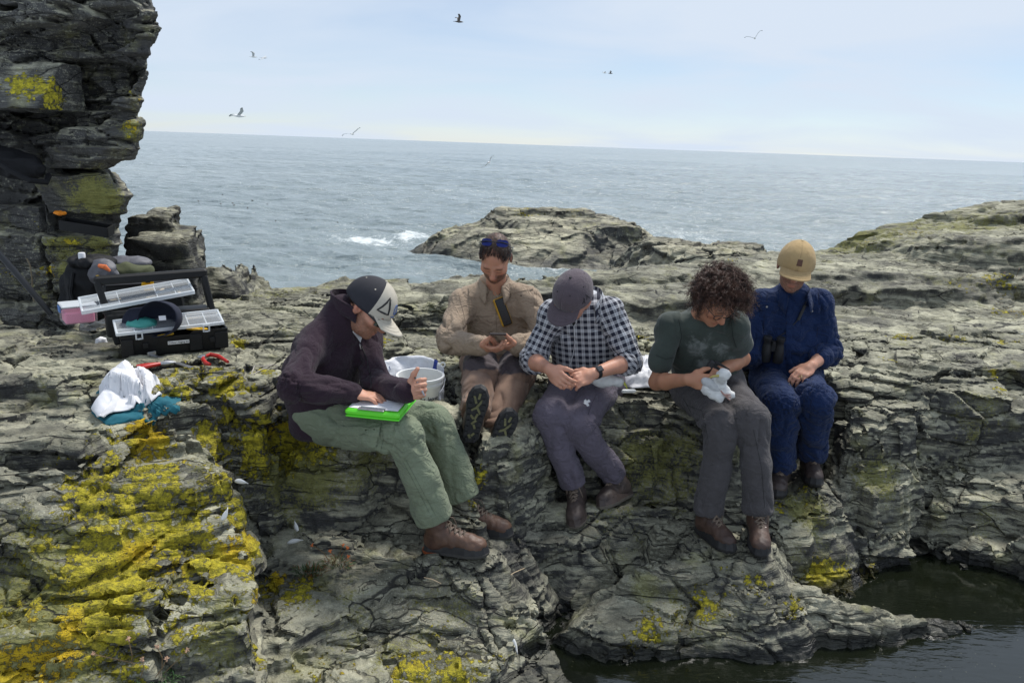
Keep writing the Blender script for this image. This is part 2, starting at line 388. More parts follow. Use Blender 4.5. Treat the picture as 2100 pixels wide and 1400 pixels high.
# ================================================================== rock material
def rock_material(name, tone=1.0, tilt=(0, 0), dark=0.0, warm=0.0):
    g = NT(name); geo = g.n('NewGeometry'); pos = geo.outputs['Position']; nrm = g.n('SeparateXYZ', {0: geo.outputs['Normal']}).outputs[2]
    sp = g.map(pos, rot=(tilt[1], -tilt[0], 0))
    wob = g.n('Mix', data_type='VECTOR', factor_mode='UNIFORM'); sp = g.n('VectorMath', {0: sp, 1: g.n('VectorMath', {0: g.n('TexNoise', {'Vector': pos, 'Scale': 2.2, 'Detail': 2.0}).outputs['Color'], 1: (.10, .10, .10)}, operation='MULTIPLY').outputs[0]}, operation='ADD').outputs[0]
    strat = g.map(sp, scale=(3.0, 3.4, 34))
    n_big = g.noise(pos, 1.7, 2); n_mid = g.noise(pos, 9, 5, .62); n_fine = g.noise(pos, 85, 4, .7); n_str = g.noise(strat, 1.0, 5, .6, .3)
    n_str2 = g.noise(g.map(sp, scale=(9, 11, 170)), 1.0, 3, .6)
    li = g.attr('lichen'); ol = g.attr('olive'); wt = g.attr('wet'); pale = g.attr('pale')
    # bare slate, weathered grey, pale crustose lichen
    slate = g.mix(n_mid, (.030, .031, .033), (.105, .102, .096))
    grey = g.mix(g.rng(n_str, .35, .68), (.148 + .03 * warm, .144 + .01 * warm, .110), (.41 + .05 * warm, .395 + .02 * warm, .300))
    w = g.math('ADD', g.math('MULTIPLY', g.rng(nrm, -.1, .75), .55), g.math('MULTIPLY', g.math('SUBTRACT', n_mid, .5), 1.5))
    w = g.math('ADD', w, g.math('MULTIPLY', g.math('SUBTRACT', n_big, .5), 1.2)); w = g.math('ADD', w, g.math('SUBTRACT', pale, .5 + dark))
    w = g.math('ADD', w, g.math('MULTIPLY', g.math('SUBTRACT', n_str2, .5), .5))
    col = g.mix(g.rng(w, .02, .62), slate, grey)
    bl = g.n('SeparateColor', {0: g.voro(g.map(sp, scale=(1.7, 2.9, 6.5), rot=(0, 0, .25)), 1.0, out='Color')}).outputs[0]
    col = g.mix(1.0, col, g.n('CombineColor', {0: g.rng(bl, 0., 1., .66, 1.30, False), 1: g.rng(bl, 0., 1., .66, 1.30, False), 2: g.rng(bl, 0., 1., .68, 1.24, False)}).outputs[0], 'MULTIPLY')
    # speckle of pale grey-green crust
    v1 = g.voro(g.map(pos, scale=(1, 1, 1)), 38, out='Distance'); v2 = g.voro(pos, 95, out='Distance')
    spk = g.math('MULTIPLY', g.rng(g.math('ADD', v1, g.math('MULTIPLY', n_fine, .5)), .62, .42), g.rng(n_mid, .44, .6))
    spk2 = g.math('MULTIPLY', g.rng(g.math('ADD', v2, g.math('MULTIPLY', n_fine, .4)), .52, .36), g.rng(n_big, .4, .62))
    crust = g.math('MULTIPLY', g.math('MAXIMUM', spk, spk2), g.math('ADD', .3, g.math('MULTIPLY', pale, .75)), clamp=True)
    col = g.mix(g.math('MULTIPLY', crust, .62), col, (.43, .43, .33))
    # ring lichen spots
    ring = g.voro(pos, 17, out='Distance'); rr = g.math('SUBTRACT', 1.0, g.math('MULTIPLY', g.math('ABSOLUTE', g.math('SUBTRACT', ring, .2)), 14), clamp=True)
    col = g.mix(g.math('MULTIPLY', g.math('MULTIPLY', rr, g.rng(n_big, .5, .62)), g.math('MULTIPLY', pale, .55)), col, (.45, .46, .37))
    # olive film and yellow leafy lichen: where they grow is set per vertex, their ragged rims here
    edge = g.math('ADD', g.math('MULTIPLY', g.math('SUBTRACT', n_mid, .5), 1.0), g.math('MULTIPLY', g.math('SUBTRACT', n_fine, .5), 1.1))
    vl = g.voro(pos, 30, out='Distance')
    om = g.rng(g.math('ADD', ol, g.math('MULTIPLY', edge, .9)), .42, .66)
    col = g.mix(g.math('MULTIPLY', om, .85), col, g.mix(n_fine, (.105, .110, .028), (.285, .275, .075)))
    thin = g.math('MULTIPLY', g.rng(g.noise(pos, 4.6, 5, .66, .3), .54, .70), g.math('MULTIPLY', pale, .62)); col = g.mix(thin, col, g.mix(n_fine, (.20, .20, .065), (.36, .35, .12)))
    lm = g.rng(g.math('ADD', g.math('ADD', li, edge), g.math('MULTIPLY', g.math('SUBTRACT', .42, vl), .55)), .48, .62)
    ycol = g.mix(g.rng(g.noise(pos, 42, 4, .7), .32, .66), (.22, .20, .022), (.60, .51, .035))
    ycol = g.mix(g.rng(g.noise(pos, 3.1, 2), .56, .72), ycol, (.66, .44, .015))
    ycol = g.mix(g.rng(g.noise(pos, 150, 2), .58, .68), ycol, (.12, .10, .03))
    col = g.mix(lm, col, ycol)
    vn = g.math('ADD', g.math('MULTIPLY', g.noise(pos, 150, 2, .6), .5), g.math('MULTIPLY', g.noise(g.map(sp, scale=(26, 30, 120)), 1.0, 3, .65), .5))
    col = g.mix(1.0, col, g.n('CombineColor', {0: g.rng(vn, .32, .68, .70, 1.28, False), 1: g.rng(vn, .32, .68, .70, 1.28, False), 2: g.rng(vn, .32, .68, .72, 1.26, False)}).outputs[0], 'MULTIPLY')
    ck = g.voro(g.map(sp, scale=(1.5, 3.2, 9), rot=(0, 0, .3)), 1.0, 'DISTANCE_TO_EDGE')
    crk = g.math('MULTIPLY', g.rng(g.math('ADD', ck, g.math('MULTIPLY', n_mid, .03)), .032, .018), g.rng(n_big, .42, .56))
    crk = g.math('MULTIPLY', crk, g.math('SUBTRACT', 1.0, g.math('MULTIPLY', lm, .75)))
    col = g.mix(g.math('MULTIPLY', crk, .85), col, (.016, .016, .017))
    # fissures along the bedding
    fis = g.rng(g.noise(g.map(sp, scale=(3.5, 4.5, 62)), 1.0, 4, .62, .6), .375, .33)
    col = g.mix(g.math('MULTIPLY', fis, .7), col, (.022, .022, .023))
    col = g.mix(g.math('MULTIPLY', wt, .86), col, (.013, .014, .013))
    hsv = g.n('HueSaturation', {'Value': tone, 'Color': col}).outputs[0]
    # relief
    hgt = g.math('ADD', g.math('MULTIPLY', n_str, g.rng(n_big, .3, .7, .15, .85)), g.math('MULTIPLY', n_mid, .60))
    hgt = g.math('ADD', hgt, g.math('MULTIPLY', n_str2, .35)); hgt = g.math('SUBTRACT', hgt, g.math('MULTIPLY', fis, .35))
    hgt = g.math('ADD', hgt, g.math('MULTIPLY', n_fine, g.math('ADD', .16, g.math('MULTIPLY', lm, .30))))
    hgt = g.math('ADD', hgt, g.math('MULTIPLY', lm, .12)); hgt = g.math('SUBTRACT', hgt, g.math('MULTIPLY', crk, .35))
    bp = g.n('Bump', {'Strength': 1.0, 'Distance': .028, 'Height': hgt})
    rough = g.math('SUBTRACT', .86, g.math('MULTIPLY', wt, .5))
    return g.set(Base_Color=hsv, Roughness=rough, Normal=bp.outputs[0], Specular_IOR_Level=.35)

# ================================================================== near terrain: slabs ("mesas") set out from their top edges
POOL_Z = -2.10
# (outline in photo pixels with height, side slope, edge rounding, terrace weight)
MES = []
MAIN = MES
PIECE = {}       # slabs and boulders one can pick out of the bedrock: index in MES -> name
def mesa(pts, slope=4.0, rnd=.04, terr=.8, pale=.5, plane=None, warp=1.0, piece=None):
    if piece: PIECE[len(MES)] = piece
    P = [PZ(a, b, c) for a, b, c in pts]
    XY = [(p[0], p[1]) for p in P]
    A = np.array([[p[0], p[1], 1] for p in P]); z = np.array([p[2] for p in P])
    if plane is None:
        reg = np.vstack([A, [[.12, 0, 0], [0, .12, 0]]]); c = np.linalg.lstsq(reg, np.append(z, [0, 0]), rcond=None)[0]
    else: c = plane
    MES.append((XY, c, slope, rnd, terr, pale, warp))
def mesaw(XY, c, slope=4., rnd=.04, terr=.8, pale=.5, warp=1.0): MES.append((XY, c, slope, rnd, terr, pale, warp))
# main shelf the group sits on, running back to the sea
mesaw([(-.45, 4.25), (.02, 4.0), (.30, 3.72), (.64, 3.70), (.9, 3.78), (1.25, 3.86), (1.42, 4.1), (1.9, 4.12), (2.3, 4.05), (2.62, 4.35), (3.2, 4.2), (5.5, 4.6), (9, 7.5), (8.5, 9.6), (4.2, 9.1), (2.75, 8.5), (1.2, 7.2), (-.1, 6.5), (-.75, 6.25), (-1.5, 5.75), (-2.3, 5.3), (-2.45, 4.6), (-1.9, 4.2), (-1.1, 4.35)], (.006, .062, -1.595), 3.2, .06, .9, .62)
# ramp under the outstretched legs
mesa([(905, 742, -1.27), (1110, 742, -1.27), (1125, 880, -1.36), (1065, 948, -1.43), (1000, 950, -1.43), (950, 870, -1.36)], 5, .03, .6, .6, piece='rock_slab')
# slab the clipboard man sits on
mesa([(440, 892, -1.27), (520, 800, -1.23), (700, 740, -1.26), (905, 742, -1.27), (950, 870, -1.34), (925, 905, -1.36), (800, 902, -1.34), (660, 878, -1.32), (560, 876, -1.31)], 5, .035, .7, .6, piece='rock_slab')
mesa([(905, 900, -1.40), (958, 905, -1.40), (996, 985, -1.52), (1000, 1070, -1.66), (950, 1060, -1.64), (900, 985, -1.52)], 4, .03, .4, .6, piece='rock_block')
# left shelf with the tool box, pliers slab, cloth ledge
mesa([(-60, 650, -1.0), (140, 648, -1.0), (300, 655, -1.0), (430, 660, -1.03), (480, 700, -1.05), (470, 745, -1.05), (300, 770, -1.04), (60, 800, -1.04), (-80, 800, -1.04)], 3.0, .03, .85, .5)
mesa([(110, 790, -1.05), (300, 742, -1.045), (420, 738, -1.05), (508, 748, -1.06), (512, 778, -1.06), (440, 800, -1.06), (340, 800, -1.06), (310, 830, -1.07), (120, 825, -1.07)], 6, .02, .35, .66, piece='rock_slab')
mesa([(-60, 800, -1.10), (180, 812, -1.12), (370, 812, -1.13), (430, 850, -1.15), (400, 872, -1.16), (250, 888, -1.16), (170, 930, -1.17), (-80, 935, -1.17)], 4, .03, .6, .55)
mesa([(395, 800, -1.15), (545, 752, -1.16), (585, 800, -1.2), (540, 880, -1.24), (460, 880, -1.22)], 4, .03, .9, .55, piece='rock_block')
mesa([(440, 690, -1.10), (600, 650, -1.14), (780, 650, -1.2), (800, 720, -1.24), (590, 760, -1.2), (500, 750, -1.14)], 2.5, .03, .95, .55, piece='rock_slab')
mesa([(405, 618, -1.08), (560, 592, -1.08), (720, 567, -1.08), (820, 562, -1.08), (835, 600, -1.1), (700, 640, -1.12), (480, 672, -1.08), (420, 660, -1.06)], 2.5, .03, .9, .66, piece='rock_slab')
# big lichen boulder, front left
mesa([(-80, 935, -1.17), (170, 925, -1.16), (260, 885, -1.15), (420, 882, -1.17), (455, 920, -1.21), (500, 1020, -1.36), (520, 1110, -1.47), (545, 1250, -1.60), (550, 1420, -1.72), (280, 1440, -1.72), (-80, 1440, -1.68)], 6, .05, .75, .75)
mesa([(215, 1225, -1.50), (290, 1180, -1.44), (345, 1180, -1.44), (370, 1215, -1.50), (300, 1262, -1.53), (205, 1262, -1.53)], 5, .015, .2, .7, piece='rock_block')
mesa([(330, 1120, -1.39), (425, 1110, -1.40), (445, 1165, -1.48), (430, 1215, -1.53), (395, 1200, -1.52), (385, 1150, -1.45)], 6, .012, .2, .6, piece='rock_block')
mesa([(-60, 1190, -1.44), (160, 1225, -1.47), (240, 1250, -1.51), (285, 1330, -1.61), (200, 1350, -1.63), (-60, 1395, -1.66)], 4, .03, .5, .7, piece='rock_slab')
mesa([(80, 985, -1.205), (170, 925, -1.14), (290, 915, -1.14), (420, 930, -1.17), (450, 985, -1.25), (400, 1065, -1.36), (230, 1075, -1.35), (100, 1030, -1.28)], 4, .02, .6, .7, piece='rock_slab')
# middle front rocks
mesa([(500, 985, -1.60), (640, 1000, -1.60), (800, 985, -1.60), (870, 1020, -1.66), (860, 1150, -1.80), (1040, 1235, -1.93), (1125, 1295, -1.99), (1080, 1330, -2.02), (1000, 1430, -2.06), (520, 1440, -1.93), (540, 1250, -1.80)], 2.2, .06, .6, .72)
mesa([(600, 1060, -1.62), (750, 1090, -1.66), (870, 1150, -1.74), (880, 1165, -1.76), (760, 1150, -1.75), (640, 1120, -1.70)], 4, .02, .3, .7, piece='rock_slab')
mesa([(650, 1185, -1.77), (760, 1165, -1.76), (880, 1185, -1.80), (1030, 1240, -1.90), (1035, 1320, -1.97), (900, 1330, -1.94), (870, 1275, -1.90), (720, 1250, -1.84)], 3.5, .02, .35, .8, piece='rock_slab')
mesa([(790, 1330, -1.90), (860, 1295, -1.88), (1000, 1300, -1.92), (1020, 1340, -1.97), (980, 1400, -2.02), (800, 1410, -1.97)], 4, .02, .3, .85, piece='rock_slab')
mesa([(1030, 1240, -1.94), (1085, 1235, -1.94), (1110, 1275, -1.97), (1080, 1310, -2.0), (1035, 1300, -1.98)], 4, .02, .2, .85, piece='boulder')
# step the booted feet rest on
mesa([(930, 1040, -1.74), (1020, 1015, -1.72), (1170, 1015, -1.72), (1260, 1035, -1.75), (1420, 1045, -1.76), (1560, 1000, -1.70), (1720, 965, -1.68), (1760, 1000, -1.74), (1680, 1100, -1.86), (1440, 1090, -1.84), (1290, 1100, -1.84), (1180, 1100, -1.83), (1040, 1110, -1.83), (900, 1105, -1.80)], 3.2, .04, .7, .55)
mesa([(870, 1120, -1.79), (1010, 1085, -1.77), (1045, 1110, -1.80), (1030, 1145, -1.82), (880, 1150, -1.81)], 3, .03, .3, .45)
mesa([(1010, 1025, -1.715), (1120, 1018, -1.71), (1200, 1050, -1.75), (1205, 1110, -1.82), (1120, 1130, -1.85), (1040, 1100, -1.81)], 3, .05, .3, .75, piece='boulder')
mesa([(1330, 1080, -1.80), (1420, 1075, -1.80), (1430, 1130, -1.86), (1340, 1120, -1.86)], 3, .03, .3, .7, piece='boulder')
mesa([(1585, 1005, -1.72), (1650, 995, -1.70), (1672, 1085, -1.82), (1665, 1120, -1.87), (1590, 1120, -1.86), (1575, 1060, -1.80)], 5, .025, .2, .8, piece='rock_block')
mesa([(1745, 945, -1.62), (1860, 915, -1.60), (1870, 960, -1.64), (1850, 1012, -1.72), (1790, 1035, -1.76), (1745, 985, -1.68)], 6, .02, .15, .75, piece='boulder')
mesa([(1690, 975, -1.68), (1745, 960, -1.66), (1750, 1010, -1.73), (1700, 1010, -1.73)], 5, .02, .15, .75, piece='rock_block')
mesa([(1670, 1090, -1.90), (1830, 1075, -1.88), (1860, 1100, -1.95), (1700, 1135, -1.97)], 3, .03, .5, .55, piece='rock_slab')
# rounded rock lying in the pool
mesa([(1150, 1250, -1.94), (1215, 1185, -1.86), (1300, 1150, -1.82), (1420, 1135, -1.79), (1560, 1140, -1.78), (1700, 1160, -1.83), (1840, 1200, -1.90), (1970, 1236, -1.99), (2085, 1272, -2.05), (1860, 1280, -2.02), (1700, 1285, -2.01), (1560, 1315, -2.03), (1420, 1315, -2.03), (1300, 1352, -2.05), (1235, 1362, -2.06), (1180, 1310, -2.02)], 1.7, .10, .25, .85)
mesa([(1010, 1335, -2.05), (1150, 1335, -2.05), (1195, 1400, -2.07), (1210, 1460, -2.08), (940, 1460, -2.06)], 3, .03, .2, .4, piece='rock_slab')
mesa([(1240, 1165, -1.82), (1330, 1138, -1.78), (1420, 1130, -1.77), (1470, 1165, -1.81), (1400, 1200, -1.86), (1290, 1210, -1.88)], 2, .04, .3, .85, piece='boulder')
mesa([(1350, 1205, -1.91), (1400, 1190, -1.90), (1430, 1215, -1.93), (1420, 1250, -1.96), (1365, 1240, -1.95)], 3, .02, .1, .85, piece='boulder')
mesa([(1500, 1170, -1.80), (1620, 1160, -1.80), (1760, 1198, -1.86), (1830, 1230, -1.93), (1700, 1240, -1.94), (1540, 1235, -1.93)], 1.4, .06, .2, .85, piece='boulder')
# right-hand slope going down into the pool, big overhanging block above it
mesa([(1870, 950, -1.66), (1990, 905, -1.60), (2180, 880, -1.58), (2300, 1150, -1.95), (2120, 1190, -2.05), (1960, 1130, -2.03), (1880, 1090, -2.02), (1850, 1040, -1.85)], 2.0, .08, .75, .6)
mesa([(1700, 860, -1.44), (1800, 870, -1.46), (1930, 850, -1.44), (2140, 860, -1.48), (2200, 905, -1.55), (1960, 920, -1.58), (1850, 915, -1.58), (1715, 945, -1.62)], 4, .04, .7, .6, piece='rock_slab')
mesa([(1890, 790, -1.27), (2000, 770, -1.26), (2160, 790, -1.30), (2200, 850, -1.38), (2010, 840, -1.36), (1910, 815, -1.31)], 9, .02, .4, .6, piece='rock_block')
mesa([(1720, 832, -1.33), (1790, 800, -1.29), (1880, 800, -1.29), (1900, 860, -1.37), (1820, 905, -1.45), (1735, 895, -1.43)], 5, .05, .4, .6, piece='boulder')
# stack of blocks beyond the cliff foot and the low boulder beside it
def blockm(px0, px1, py, Y0, dep, slope=6, rnd=.04, terr=.3, pale=.5, skew=0.0):
    a = PY(px0, py, Y0); b = PY(px1, py, Y0); z = (a[2] + b[2]) / 2
    mesaw([(a[0], Y0), (b[0], Y0 + skew), (b[0] * (Y0 + dep) / Y0 * .97, Y0 + dep), (a[0], Y0 + dep)], (0, .02, z - .02 * Y0), slope, rnd, terr, pale)
blockm(250, 398, 490, 5.75, .9, 14, .02, .0, .3); blockm(250, 358, 448, 6.15, .9, 12, .02, .35, .4); blockm(330, 405, 494, 6.3, .7, 12, .02, .0, .3)
blockm(395, 470, 552, 6.3, 1.2, 2.0, .10, .5, .35); blockm(440, 500, 582, 6.3, 1.2, 2.0, .10, .5, .35)
# ridge at the far right, blocks behind
mesaw([(3.4, 8.0), (5.1, 7.2), (7.4, 7.0), (9.5, 8.2), (9.5, 10.5), (6.5, 10.4), (4.2, 9.4)], (.155, .0, -1.55), 1.6, .05, .8, .66)
mesaw([(4.6, 6.3), (5.6, 6.0), (7.0, 6.0), (6.8, 6.7), (5.2, 6.9)], (.10, 0, -1.50), 3, .08, .4, .6)
mesaw([(2.0, 6.9), (3.6, 6.4), (4.6, 6.7), (4.0, 7.5), (2.5, 7.6)], (.0, .04, -1.36), 3, .05, .9, .62)
mesaw([(-.55, 5.2), (.1, 5.0), (.35, 5.5), (-.1, 6.3), (-.75, 6.1)], (.0, .04, -1.36), 4, .03, .9, .62)
mesaw([(1.15, 5.6), (1.75, 5.5), (1.95, 6.2), (1.3, 6.5), (.9, 6.2)], (.0, .03, -1.32), 5, .03, .8, .62)
mesaw([(.55, 4.75), (1.15, 4.85), (1.2, 5.15), (.6, 5.1)], (.0, .06, -1.52), 4, .03, .8, .62)

# flat places worn where people sit and where their boots stand
for _n, _J in SK.items():
    _c = _J['hip']; _r = .19
    mesaw([(_c[0] + _r * math.cos(a), _c[1] + .03 + _r * .8 * math.sin(a)) for a in np.linspace(0, 6.28, 9)[:-1]], (0, 0, _c[2] - .100), 2.5, .05, .0, .6, .5)
for _k, (_a, _t, _u, _kn) in BOOT.items():
    if _k[:2] == 'p2': continue
    _p = _a - _u * .097; _t2 = _unit((_t[0], _t[1], 0)); _sd = np.array((-_t2[1], _t2[0], 0)); _c = _p + _t2 * .06
    _gr = _t[2] / max(.3, math.hypot(_t[0], _t[1]))
    mesaw([tuple((_c + _t2 * u + _sd * v)[:2]) for u, v in ((-.17, -.08), (.14, -.10), (.21, 0), (.14, .10), (-.17, .08))], (_gr * _t2[0], _gr * _t2[1], _p[2] - .020 - _gr * (_t2 @ _p)), 1.7, .03, .2, .4, .8)
TILT = (.030, -.035)
LAY_SEED = 5
def base_height(x, y, MES=None, floor=-2.42):
    MES = MAIN if MES is None else MES
    n1 = fbm(x * 1.9, y * 1.9, 0.3, 2); n2 = fbm(x * 1.9 + 31, y * 1.9, 4.3, 2)
    n3 = perlin(x * 7.5, y * 7.5, 2.2); n4 = perlin(x * 7.5, y * 7.5 + 40, 5.2)
    cx, cy, idv, _ = voro(x * 4.2 + .3 * n1, y * 5.0 + .3 * n2, 3)
    jx = (idv - .5) * .085; jy = (_h2((cx * 97).astype(int), (cy * 89).astype(int), 5) - .5) * .085
    who = np.full(x.shape, -1, np.int16); h = np.full(x.shape, floor, f32) + .06 * n1; terr = np.full(x.shape, .5, f32); pale = np.full(x.shape, .3, f32)
    for mi, (XY, c, slope, rnd, tw, pl, wp) in enumerate(MES):
        a = np.array(XY); lo = a.min(0) - 1.0; hi = a.max(0) + 1.0
        m = (x > lo[0]) & (x < hi[0]) & (y > lo[1]) & (y < hi[1])
        if not m.any(): continue
        k = min(1.0, 2.5 / slope + .35) * wp * (1.0 if (hi - lo).min() > 2.45 else .55)
        X = x[m]; Y = y[m]
        d = sdpoly(X + k * (.045 * n1[m] + .022 * n3[m] + jx[m]), Y + k * (.045 * n2[m] + .022 * n4[m] + jy[m]), XY)
        top = c[0] * X + c[1] * Y + c[2]
        e = np.where(d < rnd, (d - rnd) * slope * .5 - np.sqrt(((d - rnd) * slope * .5) ** 2 + (rnd * .45) ** 2) + rnd * .45, 0)
        e = np.where(d < rnd, e, 0)
        hm = (top + e).astype(f32)
        cur = h[m]; up = hm > cur
        h[m] = np.where(up, hm, cur); t = terr[m]; terr[m] = np.where(up, tw, t); p = pale[m]; pale[m] = np.where(up, pl, p); w_ = who[m]; who[m] = np.where(up, mi, w_)
    return h, terr, pale, who
def terrain_height(x, y, bh):
    """terraced, jointed rock: every bed ends in broken blocks"""
    B, terr, pale = bh[:3]
    nx, ny = x.shape; x0, y0 = x[0, 0], y[0, 0]; st = x[1, 0] - x[0, 0]
    tl = TILT[0] * x + TILT[1] * y
    Bn = B + .026 * fbm(x * 2.2, y * 2.2, 9.1, 2) + .004 * fbm(x * 11, y * 11, 3.1, 2)
    S = Bn - tl
    def look(A, cx, cy):
        i = np.clip(((cx - x0) / st).astype(int), 0, nx - 1); j = np.clip(((cy - y0) / st).astype(int), 0, ny - 1); return A[i, j]
    wx = x + .05 * perlin(x * 3, y * 3, 1.5); wy = y + .05 * perlin(x * 3, y * 3 + 9, 6.5)
    res = Bn.copy()
    for (t, sx, sy, rot, seed, wgt) in ((.085, 1.7, 2.9, .25, 21, .85), (.030, 3.2, 7.5, .12, 51, .42)):
        c, s = math.cos(rot), math.sin(rot)
        Sc = res - tl
        out = np.floor(Sc / t) * t * 0 - 9
        for q in range(3):                                    # three interleaved sets of beds, each with its own joints
            cx, cy, idv, ed = voro((c * wx + s * wy) * sx + q * 5.3, (-s * wx + c * wy) * sy + q * 2.7, seed + q * 7)
            u = (cx - q * 5.3) / sx; v = (cy - q * 2.7) / sy
            gx = c * u - s * v; gy = s * u + c * v
            Bc = look(Sc, gx, gy)
            Bc = np.where(np.abs(Bc - Sc) > .22, Sc, Bc)      # keep the big steps where they are
            k = np.floor((Bc + (idv - .5) * t * .8) / t / 3) * 3 + q
            lev = k * t + (idv - .5) * .3 * t + ((x - gx) * (idv - .5) + (y - gy) * (((idv * 7) % 1) - .5)) * .20
            lev = np.where(k * t > Bc + t * 1.6, lev - 3 * t, lev)
            lev -= .35 * t * np.exp(-(ed / .05) ** 2)
            out = np.maximum(out, lev)
        w = wgt * terr
        res = res + w * np.clip(out + tl - res, -.12, .12)
    # open joints
    cx, cy, idv, ed = voro((wx * .97 + wy * .25) * 1.5 + 3, (-wx * .25 + wy * .97) * 2.3, 77)
    jw = np.exp(-(ed / .020) ** 2) * sstep(-.15, .25, perlin(x * 1.4, y * 1.4, 8.8))
    cx, cy, idv, ed2 = voro((wx * .8 + wy * .6) * 3.4 + 3, (-wx * .6 + wy * .8) * 4.4, 87)
    jw2 = np.exp(-(ed2 / .03) ** 2) * sstep(-.05, .3, perlin(x * 2.1 + 5, y * 2.1, 2.8))
    return (res - .060 * jw - .026 * jw2).astype(f32), jw
SHIFT = [0.0]
def solid(h, x0, y0, st, top_pad=.03):
    """surface nets of the height map in sheared (bedding-parallel) space"""
    nx, ny = h.shape
    gx = x0 + np.arange(nx) * st; gy = y0 + np.arange(ny) * st
    tl = (TILT[0] * gx[:, None] + TILT[1] * gy[None, :]).astype(f32)
    hs = h - tl; z0 = float(hs.min()) - 2 * st; nz = int((hs.max() + top_pad - z0) / st) + 3
    Vs, Qs, off = [], [], 0
    f = (z0 + np.arange(nz, dtype=f32) * st)[None, None, :] - hs[:, :, None]
    V, Q = snet(f, (x0, y0, z0), st); del f
    return V, Q
def rough_up(V, Q, amp=1.0, fine=True, k=1.0):
    V = relax(V, Q, 1, .22)
    N = vnormals(V, Q); steep = np.clip(1 - np.abs(N[:, 2]), 0, 1)
    s = V[:, 2]; x = V[:, 0]; y = V[:, 1]; z = s + TILT[0] * x + TILT[1] * y
    if k != 1.0: s = s / k; x = x / k; y = y / k; z = z / k
    al = x
    d = .006 * perlin(x * 8, y * 8, z * 8) + .004 * perlin(x * 19, y * 19, z * 19)
    sw = s + .035 * perlin(x * 1.3, y * 1.3, s * 2.5) + .012 * perlin(x * 5, y * 5, s * 5); al = x * .8 + y * .6; sw2 = sw
    st = perlin(x * 2.3, y * 2.3, sw * 24) ; st2 = perlin(x * 5, y * 5 + 7, sw * 58); mk = sstep(-.2, .4, perlin(x * 2, y * 2, s * 3 + 9))
    d += (st * .012 * (.4 + mk) + st2 * .006) * (.15 + steep)
    cx, cy, idv, ed = voro(al * 1.9 + .4 * perlin(x * 2, y * 2, s), sw2 * 5.2 + .35 * perlin(x * 3, y * 3, 4.4), 131)     # blocks broken out of the steep faces
    cx, cy, id2, ed2 = voro(al * 4.2 + .4 * perlin(x * 4, y * 4, s), sw2 * 13, 171)
    d += steep * ((idv - .55) * .085 + (id2 - .5) * .022 * (id2 > .3) - .034 * np.exp(-(ed / .035) ** 2) - .010 * np.exp(-(ed2 / .05) ** 2) * (id2 > .5))
    fx, fy, fi, fe = voro(x * 3.4 + .5 * perlin(x * 3, y * 3, 1.), y * 5.2 + .5 * perlin(x * 3, y * 3, 7.), 311); f2x, f2y, f2, f2e = voro(x * 12, y * 19, 331); flat = 1 - steep
    d += flat * (((x - fx / 3.4) * (fi - .5) + (y - fy / 5.2) * (((fi * 7) % 1) - .5)) * .24 + (fi - .5) * .014 - .012 * np.exp(-(fe / .045) ** 2) * (fi > .35))
    d += flat * (((x - f2x / 12) * (f2 - .5) + (y - f2y / 19) * (((f2 * 7) % 1) - .5)) * .18 + (f2 - .5) * .005 - .004 * np.exp(-(f2e / .06) ** 2))
    if fine: d += .0035 * perlin(x * 45, y * 45, z * 60)
    N2 = N.copy(); N2[:, 2] += -(TILT[0] * N[:, 0] + TILT[1] * N[:, 1]) * 0
    V = V + N * (d * amp * k)[:, None]
    V[:, 2] += TILT[0] * V[:, 0] + TILT[1] * V[:, 1]
    return V.astype(f32)
